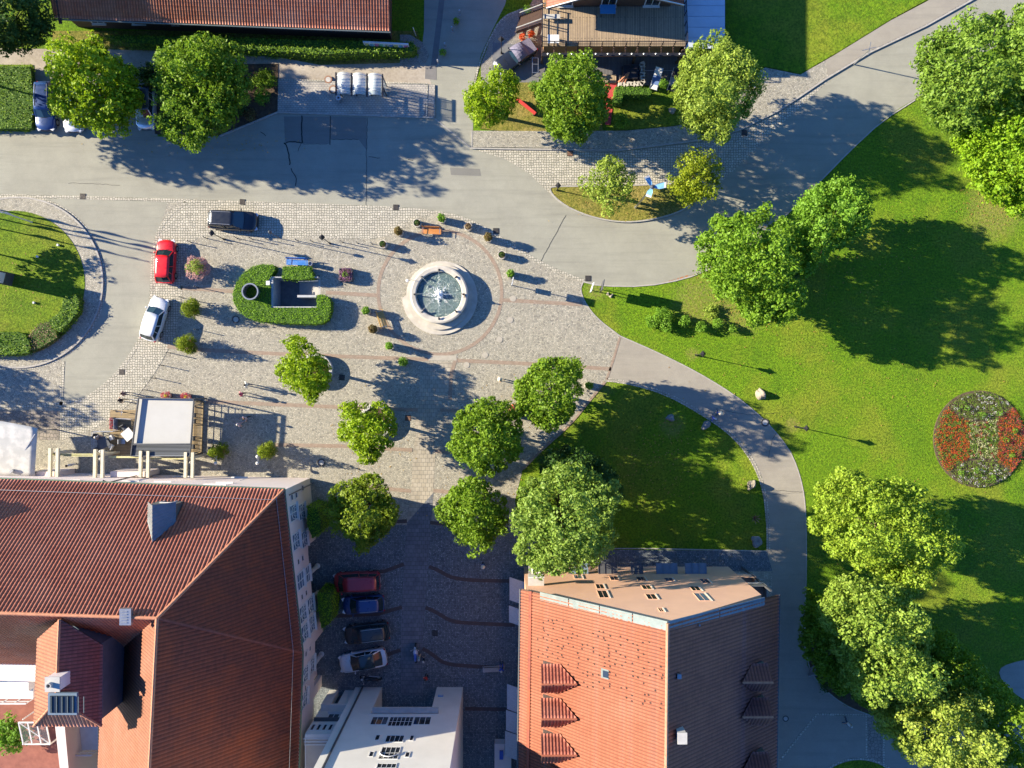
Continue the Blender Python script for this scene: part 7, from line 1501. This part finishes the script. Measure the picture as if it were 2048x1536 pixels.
for k in range(7): a = k*.9; m.tube([G(1507, 1035), G(1507, 1035)+Vector((math.cos(a)*.25, math.sin(a)*.25, .7)), G(1507, 1035)+Vector((math.cos(a)*.5, math.sin(a)*.5, .95+.1*(k % 3)))], [.03, .05, .01], 6)
m.build('stems', m_rust, e)
# ================================================================ FLOWER BED
fb = empty('flower_bed', G(1957, 878), 0, 'round flower bed of orange, green and red sectors', 'flower bed'); rs_ = np.random.RandomState(4); cx, cy = 1957, 878; rx, ry = 91, 97
m = MB(); m.poly([G(cx+rx*math.cos(R(a)), cy+ry*math.sin(R(a))) for a in range(0, 360, 5)][::-1], 0, .1); m.build('soil', mat('dark_bed_soil', (.05, .035, .02), (.1, .07, .045), 3, .95, .7, 15, world=True), fb)
sets = {'orange': ([], L_ORNG), 'green': ([], L_PARK), 'bright': ([], L_BRIGHT), 'red': ([], L_REDF), 'yellow': ([], leafm('pale_yellow_petals', (.5, .5, .1), (.65, .65, .3), 5)), 'white': ([], leafm('white_petals', (.6, .62, .5), (.7, .7, .65), 5))}
sp = 4.4
for iy in range(-25, 26):
    for ix in range(-22, 23):
        dx = ix*sp+(iy % 2)*sp/2+rs_.normal()*.5; dy = iy*sp*.92+rs_.normal()*.5
        if (dx/rx)**2+(dy/ry)**2 > .95: continue
        upper = (dx+0)**2+(dy+ry*1.25)**2 < 85**2; lower = dx**2+(dy-ry*1.2)**2 < 78**2
        q = rs_.rand(); x, y = cx+dx, cy+dy
        if upper or lower: k = 'white' if q < .16 else ('bright' if q < .35 else 'green')
        elif dx < -22: k = 'orange' if q < .72 else 'bright'
        elif dx > 36: k = 'orange' if q < .55 else ('red' if q < .85 else 'green')
        else: k = 'yellow' if q < .42 else ('red' if q < .57 else 'bright')
        if abs((dx**2+(dy+ry*1.25)**2)**.5-85) < 1.6 or abs((dx**2+(dy-ry*1.2)**2)**.5-78) < 1.6: continue
        g_ = G(x, y); sets['green'][0].append((g_.x, g_.y, .17, .14, .10)); 
        if k != 'green': sets[k][0].append((g_.x+rs_.normal()*.02, g_.y+rs_.normal()*.02, .28, .135, .07))
for k, (lob, mt) in sets.items():
    if lob: pts, nr = lobes_points(lob, rs_, 90 if k == 'green' else 110, .1); o = leaf_mesh(k+'_plants', pts, nr, .07, mt, fb, rs_, off=world_loc(fb)); o['kind'] = 'stuff'
for k, (x, y) in enumerate(((1930, 816), (1961, 829), (1995, 826), (2025, 861), (2007, 880), (1918, 945), (1948, 940), (1982, 954), (2020, 910))):
    rs2 = np.random.RandomState(k); q = G(x, y); pts, nr = lobes_points([(q.x, q.y, .35, .26, .28)], rs2, 130); leaf_mesh('accent_plant', pts, nr, .12, L_BRIGHT, fb, rs2, off=world_loc(fb))
# ================================================================ TREES, HEDGES, SHRUBS
T = tree
T('maple_tree', 'yellow green tree over the parked cars at the upper left', [(150, 86), (172, 72), (205, 82), (213, 105), (245, 118), (272, 135), (282, 180), (275, 225), (262, 262), (238, 272), (205, 268), (178, 252), (150, 245), (130, 232), (105, 215), (95, 170), (100, 130), (120, 100)], 6.0, 4.2, (245, 215), L_YEL, 1, 1.25, leaf=.26, dens=26)
T('maple_tree', 'large mid green tree right of the silver people carrier', [(318, 98), (345, 88), (385, 92), (410, 70), (440, 80), (470, 95), (490, 130), (500, 170), (498, 205), (470, 235), (430, 265), (405, 295), (385, 300), (360, 280), (330, 262), (318, 235), (322, 180), (312, 125)], 5.2, 4.0, (452, 255), L_PARK, 2, 1.3, leaf=.26, dens=26)
bush('shrub', 'tall dark shrub filling the gap beside the silver car', 300, 152, 1.5, 2.6, L_DARK, 3, leaf=.2, dens=40, elong=(1, .8)); bush('shrub', 'small evergreen shrub beside the bus stop paving', 528, 160, 1.3, 1.5, L_PARK, 4, leaf=.16, dens=55, elong=(1.1, .9)); bush('shrub', 'rounded shrub between the tree and the bus stop', 522, 193, .9, 1.1, L_BRIGHT, 5, leaf=.15, dens=55)
bush('shrub', 'spreading shrub under the large tree near the road', 470, 215, 1.2, 1.0, L_DARK, 6, leaf=.16, dens=45); bush('shrub', 'small brownish shrub in the bed by the bus stop', 500, 228, .8, .7, L_RUST, 7, leaf=.14, dens=45)
hedge('hedge', 'grassy hedge bank at the upper left beside the dark blue car', [(-100, 132), (60, 132), (66, 200), (62, 256), (-100, 258)], .7, 51, leafmat=L_PARK, dens=90, leaf=.13, rough=.16)
hedge('hedge', 'long leafy hedge below the orange roofed barn', [(205, 70), (420, 74), (640, 80), (826, 84), (832, 96), (824, 103), (740, 104), (640, 108), (520, 100), (400, 92), (250, 84)], 1.5, 52, leafmat=L_PARK, dens=60, leaf=.19, rough=.14)
T('dark_tree', 'dark shaded tree at the top left corner', [(-40, -20), (60, -15), (102, 10), (106, 60), (98, 92), (40, 98), (-40, 92)], 5, 2.5, (60, 80), L_DARK, 8, 1.3, leaf=.26, dens=26)
# trees just outside the picture whose shadows fall into it
T('shade_tree', 'dense tree beyond the left edge by the gravel walk', [(-230, 40), (-120, 20), (-40, 60), (-30, 130), (-60, 200), (-140, 240), (-230, 200)], 7.5, 4, (-110, 150), L_PARK, 9, 1.7, leaf=.34, dens=13, group='trees beyond the left edge'); T('shade_tree', 'tall tree beyond the upper left corner', [(-260, -140), (-120, -160), (-40, -100), (-50, -30), (-150, 0), (-260, -30)], 8, 4, (-130, -60), L_PARK, 10, 1.7, leaf=.34, dens=13, group='trees beyond the left edge')
T('shade_tree', 'small tree beyond the left edge of the island', [(-120, 455), (-75, 450), (-50, 480), (-60, 520), (-100, 535), (-130, 500)], 3.5, 1.5, (-88, 490), L_PARK, 101, 1.0, leaf=.26, dens=20, group='trees beyond the left edge'); T('shade_tree', 'tree beyond the left edge by the west setts', [(-390, 690), (-310, 670), (-270, 710), (-280, 780), (-350, 800)], 5, 2.5, (-320, 735), L_PARK, 102, 1.3, leaf=.3, dens=16, group='trees beyond the left edge')
# cafe trees
T('maple_tree', 'bright small tree by the pebble area left of the cafe garden', [(985, 142), (1010, 138), (1030, 150), (1038, 180), (1030, 210), (1012, 240), (985, 256), (950, 252), (930, 225), (926, 200), (945, 170), (968, 158)], 4.6, 2.7, (984, 232), L_YEL, 11, .95, leaf=.22)
T('maple_tree', 'dense tree in front of the cafe deck', [(1100, 130), (1135, 112), (1175, 108), (1198, 125), (1205, 165), (1222, 200), (1215, 240), (1185, 262), (1160, 295), (1130, 292), (1108, 270), (1090, 240), (1078, 210), (1080, 170)], 5.6, 4.0, (1141, 240), L_PARK, 12, 1.15, leaf=.24)
T('maple_tree', 'tall pale green tree covering the cafe garden corner', [(1420, 65), (1440, 60), (1465, 90), (1500, 110), (1512, 150), (1518, 185), (1500, 215), (1470, 240), (1455, 280), (1425, 285), (1400, 262), (1375, 270), (1355, 240), (1352, 190), (1362, 150), (1375, 110), (1395, 90)], 6.0, 4.4, (1412, 232), L_PALE, 13, 1.15, leaf=.23)
T('small_tree', 'small open crowned tree left of the blue bladed sculpture', [(1190, 325), (1215, 306), (1248, 315), (1252, 335), (1275, 350), (1262, 378), (1275, 400), (1240, 412), (1222, 437), (1205, 432), (1198, 405), (1165, 390), (1160, 350), (1180, 342)], 3.6, 1.6, (1211, 393), L_PALE, 14, .75, leaf=.2, dens=40, gap=.08)
T('small_tree', 'small yellowish tree right of the blue bladed sculpture', [(1375, 300), (1400, 293), (1420, 305), (1442, 318), (1440, 350), (1430, 385), (1405, 408), (1370, 408), (1345, 398), (1330, 365), (1338, 340), (1352, 325)], 3.9, 1.8, (1366, 371), leafm('olive_leaves', (.09, .16, .008), (.2, .27, .012), .8, (.3, .33, .02)), 15, .8, leaf=.2, dens=38)
# square trees
SQ = 'round crowned trees on the square'
T('maple_tree', 'small bright tree between brick bands right of the couple in white and pink', [(580, 685), (605, 678), (622, 690), (635, 705), (660, 725), (665, 755), (655, 775), (632, 785), (635, 805), (622, 808), (605, 790), (575, 770), (552, 760), (550, 735), (568, 715)], 4.4, 2.6, (634, 741), L_YEL, 16, .8, group=SQ)
T('maple_tree', 'small bright tree left of the slab walk, above the hotel corner', [(695, 812), (725, 802), (745, 812), (765, 804), (785, 820), (797, 850), (790, 885), (772, 895), (745, 925), (722, 922), (712, 900), (680, 885), (670, 855), (685, 830)], 4.4, 2.6, (754, 842), L_YEL, 17, .85, group=SQ)
T('maple_tree', 'round maple nearest the fountain beside the yellow green planter', [(1072, 724), (1105, 714), (1140, 722), (1165, 745), (1168, 790), (1150, 830), (1115, 850), (1090, 862), (1062, 830), (1035, 825), (1028, 790), (1030, 765), (1055, 750)], 5.2, 4.2, (1094, 787), L_PARK, 18, .95, group=SQ)
T('maple_tree', 'round maple at the middle edge of the shaded lawn', [(925, 812), (970, 798), (1005, 810), (1028, 830), (1045, 870), (1045, 900), (1025, 925), (985, 948), (950, 940), (915, 920), (896, 895), (905, 850)], 5.2, 4.2, (977, 860), L_PARK, 19, 1.0, group=SQ)
T('maple_tree', 'half shaded tree beside the hotel corner', [(690, 960), (725, 948), (760, 955), (775, 985), (798, 1010), (795, 1045), (775, 1065), (750, 1085), (725, 1105), (705, 1100), (712, 1080), (680, 1060), (660, 1030), (655, 995)], 5.0, 3.1, (757, 997), leafm('lime_leaves', (.06, .13, .008), (.14, .22, .015), .8, (.22, .26, .02)), 20, .95, group=SQ)
T('maple_tree', 'tree right of the slab walk above the courtyard', [(905, 975), (940, 962), (980, 965), (1008, 985), (1018, 1030), (1010, 1065), (985, 1085), (955, 1112), (940, 1115), (925, 1085), (900, 1060), (878, 1025)], 5.2, 3.2, (953, 1010), L_PARK, 21, 1.0, group=SQ)
for x, y, l_ in ((634, 741, 'round stone planter ring under the small bright western tree'), (754, 842, 'round stone planter ring under the small bright middle tree')):
    q = G(x, y); e = empty('tree_planter', q, 0, l_, 'planter', 'round tree planters'); m = MB(); m.lathe([(1.6, 0), (1.65, .62), (1.6, .7), (1.35, .7), (1.3, .55)], 0, 0, 0, 40); m.build('rim', M_CONC, e, local=True); m = MB(); m.lathe([(1.33, .56), (0, .6)], 0, 0, 0, 30); m.build('soil', M_SOIL, e, local=True)
T('lime_tree', 'huge spreading tree above the salmon house gable', [(1095, 938), (1140, 925), (1180, 940), (1225, 955), (1240, 985), (1225, 1020), (1232, 1060), (1215, 1095), (1190, 1125), (1155, 1138), (1110, 1140), (1060, 1130), (1035, 1110), (1045, 1070), (1028, 1030), (1032, 985), (1060, 965)], 8.2, 7.4, (1110, 985), leafm('lime_tree_leaves', (.045, .125, .01), (.14, .24, .03), .8, (.25, .32, .06)), 22, 1.4, leaf=.27, dens=26)
T('dark_tree', 'darker lower crown behind the huge tree', [(1080, 905), (1130, 895), (1190, 908), (1215, 935), (1240, 960), (1240, 1010), (1200, 1000), (1140, 960), (1090, 950)], 4.6, 3.6, (1150, 930), L_DARK, 23, 1.2)
# right side of the park
T('park_tree', 'large grey green tree at the upper right corner', [(1840, 95), (1875, 60), (1910, 30), (1960, 35), (2000, 10), (2100, 10), (2120, 160), (2070, 230), (2010, 240), (1950, 260), (1910, 275), (1870, 235), (1830, 190), (1825, 130)], 8.5, 6, (1880, 200), leafm('grey_green_leaves', (.05, .13, .012), (.13, .23, .025), .8, (.21, .3, .04)), 24, 1.4, leaf=.27, dens=24)
T('park_tree', 'bright yellow green tree at the right edge', [(1935, 225), (1980, 205), (2060, 180), (2130, 240), (2130, 400), (2060, 430), (2015, 425), (1985, 395), (1940, 370), (1910, 330), (1912, 270)], 7.5, 5, (1950, 370), leafm('yellow_park_leaves', (.07, .19, .006), (.15, .29, .01), .8, (.24, .34, .016)), 25, 1.3, leaf=.26, dens=26)
T('park_tree', 'big bright tree overhanging the road bend', [(1425, 440), (1460, 432), (1500, 425), (1535, 410), (1560, 430), (1590, 455), (1600, 500), (1592, 540), (1605, 585), (1598, 625), (1560, 640), (1525, 658), (1490, 650), (1480, 615), (1440, 600), (1412, 575), (1405, 530), (1396, 480)], 6.0, 5.4, (1492, 580), leafm('bright_maple_leaves', (.05, .14, .008), (.125, .25, .014), .8, (.2, .31, .025)), 26, 1.2, leaf=.25, dens=28)
T('park_tree', 'bright bushy tree behind the road bend tree', [(1600, 400), (1640, 372), (1690, 358), (1722, 372), (1730, 400), (1748, 435), (1735, 460), (1700, 480), (1660, 500), (1625, 545), (1600, 560), (1585, 500), (1590, 450)], 5.2, 4.4, (1640, 480), L_BRIGHT, 27, 1.2, leaf=.25, dens=28)
T('park_tree', 'broad yellow green tree on the lawn below the flower bed', [(1640, 960), (1670, 935), (1710, 938), (1740, 965), (1770, 962), (1810, 970), (1850, 985), (1890, 1030), (1910, 1085), (1890, 1130), (1850, 1165), (1810, 1172), (1770, 1150), (1720, 1140), (1680, 1105), (1640, 1100), (1615, 1050), (1620, 990)], 7.0, 5.2, (1700, 1030), leafm('spring_leaves', (.08, .18, .01), (.19, .3, .02), .9, (.3, .37, .04)), 28, 1.1, leaf=.24, dens=28)
T('park_tree', 'large tree east of the salmon house', [(1650, 1175), (1690, 1148), (1740, 1152), (1780, 1160), (1820, 1200), (1850, 1250), (1870, 1300), (1860, 1350), (1835, 1385), (1790, 1395), (1740, 1390), (1700, 1375), (1680, 1330), (1655, 1290), (1640, 1240), (1630, 1200)], 8.5, 5.8, (1690, 1250), leafm('soft_green_leaves', (.06, .15, .01), (.17, .27, .03), .8, (.29, .36, .06)), 29, 1.3, leaf=.26, dens=26)
T('park_tree', 'wide pale tree at the lower right corner', [(1765, 1395), (1810, 1380), (1860, 1370), (1920, 1380), (1960, 1400), (1985, 1450), (1980, 1500), (2010, 1540), (1990, 1600), (1900, 1600), (1850, 1530), (1830, 1510), (1790, 1490), (1742, 1450), (1745, 1415)], 8.0, 5.4, (1800, 1410), leafm('pale_green_leaves', (.09, .18, .015), (.22, .3, .035), .8, (.34, .38, .07)), 30, 1.25, leaf=.26, dens=26)
T('dark_tree', 'dark tree between the salmon house and the large park tree', [(1612, 1180), (1650, 1190), (1680, 1240), (1690, 1300), (1700, 1370), (1690, 1400), (1650, 1370), (1612, 1320), (1602, 1270), (1600, 1220)], 5.0, 2.2, (1620, 1270), L_PARK, 131, 1.2, leaf=.24)
T('dark_tree', 'dark tree group east of the large park tree', [(1840, 1240), (1880, 1255), (1930, 1300), (1970, 1350), (2010, 1390), (2060, 1430), (2080, 1540), (2000, 1540), (1960, 1440), (1900, 1400), (1860, 1370)], 6.0, 2.6, (1900, 1300), L_PARK, 132, 1.3, leaf=.25)
for x, y, r_, h_, l_ in ((1325, 630, .95, 1.6, 'largest rounded shrub at the west end of the lawn row'), (1305, 643, .75, 1.0, 'low shrub at the left foot of the largest lawn shrub'), (1333, 652, .8, 1.2, 'shrub below the largest lawn shrub'), (1370, 642, .72, 1.3, 'second round shrub in the lawn row'), (1402, 654, .68, 1.2, 'third round shrub in the lawn row'), (1436, 647, .62, 1.1, 'fourth round shrub in the lawn row'), (1466, 657, .5, .9, 'smallest shrub at the end of the lawn row'), (1424, 622, .85, .7, 'sprawling grey green shrub near the big tree')): bush('shrub', l_, x, y, r_, h_, L_BRIGHT if r_ != .85 else L_PALE, int(x), leaf=.14, dens=70, group='row of shrubs on the park lawn')
hedge('hedge', 'curved leafy hedge on the island right edge', [(128, 595), (152, 590), (160, 600), (156, 625), (140, 645), (120, 665), (105, 655), (98, 640), (118, 628), (126, 610)], .9, 61, leafmat=L_PARK, dens=80, leaf=.15, z=.15, rough=.12); hedge('hedge', 'curved leafy hedge on the island lower left', [(-80, 672), (0, 665), (35, 664), (52, 670), (62, 690), (58, 706), (30, 710), (-80, 708)], .9, 62, leafmat=L_PARK, dens=80, leaf=.15, z=.15, rough=.12)
hedge('heather_bed', 'reddish brown heather between the island hedges', [(78, 650), (100, 642), (112, 662), (116, 675), (92, 690), (66, 702), (54, 690), (62, 670)], .7, 63, leafmat=L_PURP, dens=90, leaf=.13, z=.15, rough=.14, cat='flower bed')
bush('shrub', 'green tuft beside the cafe stairs', 1055, 18, .5, .8, L_BRIGHT, 71, cat='shrub'); bush('palm_bush', 'bright bushy yard plant behind the conservatory', 22, 1470, 1.7, 3.0, L_BRIGHT, 72, leaf=.22, dens=40, elong=(1, 1.3), z=.05); 
for k in range(5): bush('bare_shrub', OR[k]+' low shaded shrub from the west in the mulch bed', 1650+k*32, 1372+k*9, .8, .7, L_DARK, 80+k, leaf=.16, dens=30, group='low shrubs in the mulch bed')
for k in range(4): bush('shrub', OR[k]+' rough shrub from the south under the road bend tree', 1560+k*12, 610-k*34, 1.2, 1.2, L_DARK, 90+k, leaf=.18, dens=30, group='undergrowth by the bend tree')

T('dark_tree', 'dark crown filling the gap between the two lower right trees', [(1700, 1340), (1760, 1330), (1850, 1360), (1870, 1410), (1830, 1440), (1760, 1430), (1710, 1400)], 5.0, 2.8, (1780, 1380), L_PARK, 133, 1.2, leaf=.25)
# fallen leaves lying under and around the trees
rs_ = np.random.RandomState(77); pts = []
for (x, y, sx, sy, n) in ((1500, 600, 90, 60, 260), (1700, 520, 120, 110, 160), (1300, 920, 130, 90, 260), (1780, 1080, 130, 110, 200), (1980, 400, 60, 50, 150), (1700, 760, 260, 80, 110), (1150, 200, 120, 30, 60), (60, 570, 70, 80, 70), (1000, 1000, 150, 60, 150), (1250, 410, 80, 22, 70), (740, 880, 90, 70, 90), (430, 290, 130, 20, 90), (1100, 800, 90, 60, 120)):
    for _ in range(n): g_ = G(x+rs_.normal()*sx*.6, y+rs_.normal()*sy*.6); pts.append((g_.x, g_.y, .165 if (x < 100 or y < 260 or 1170 < x < 1300 and y < 500) else .06))
pts = np.array(pts); nr = np.tile([0, 0, 1.], (len(pts), 1)); o = leaf_mesh('fallen_leaves', pts, nr, .13, leafm('fallen_leaf', (.28, .13, .04), (.36, .24, .07), 3, (.4, .3, .08)), None, rs_, flat=3); tag(o, 'scattered fallen leaves on lawn and paving', 'leaves', kind='stuff')
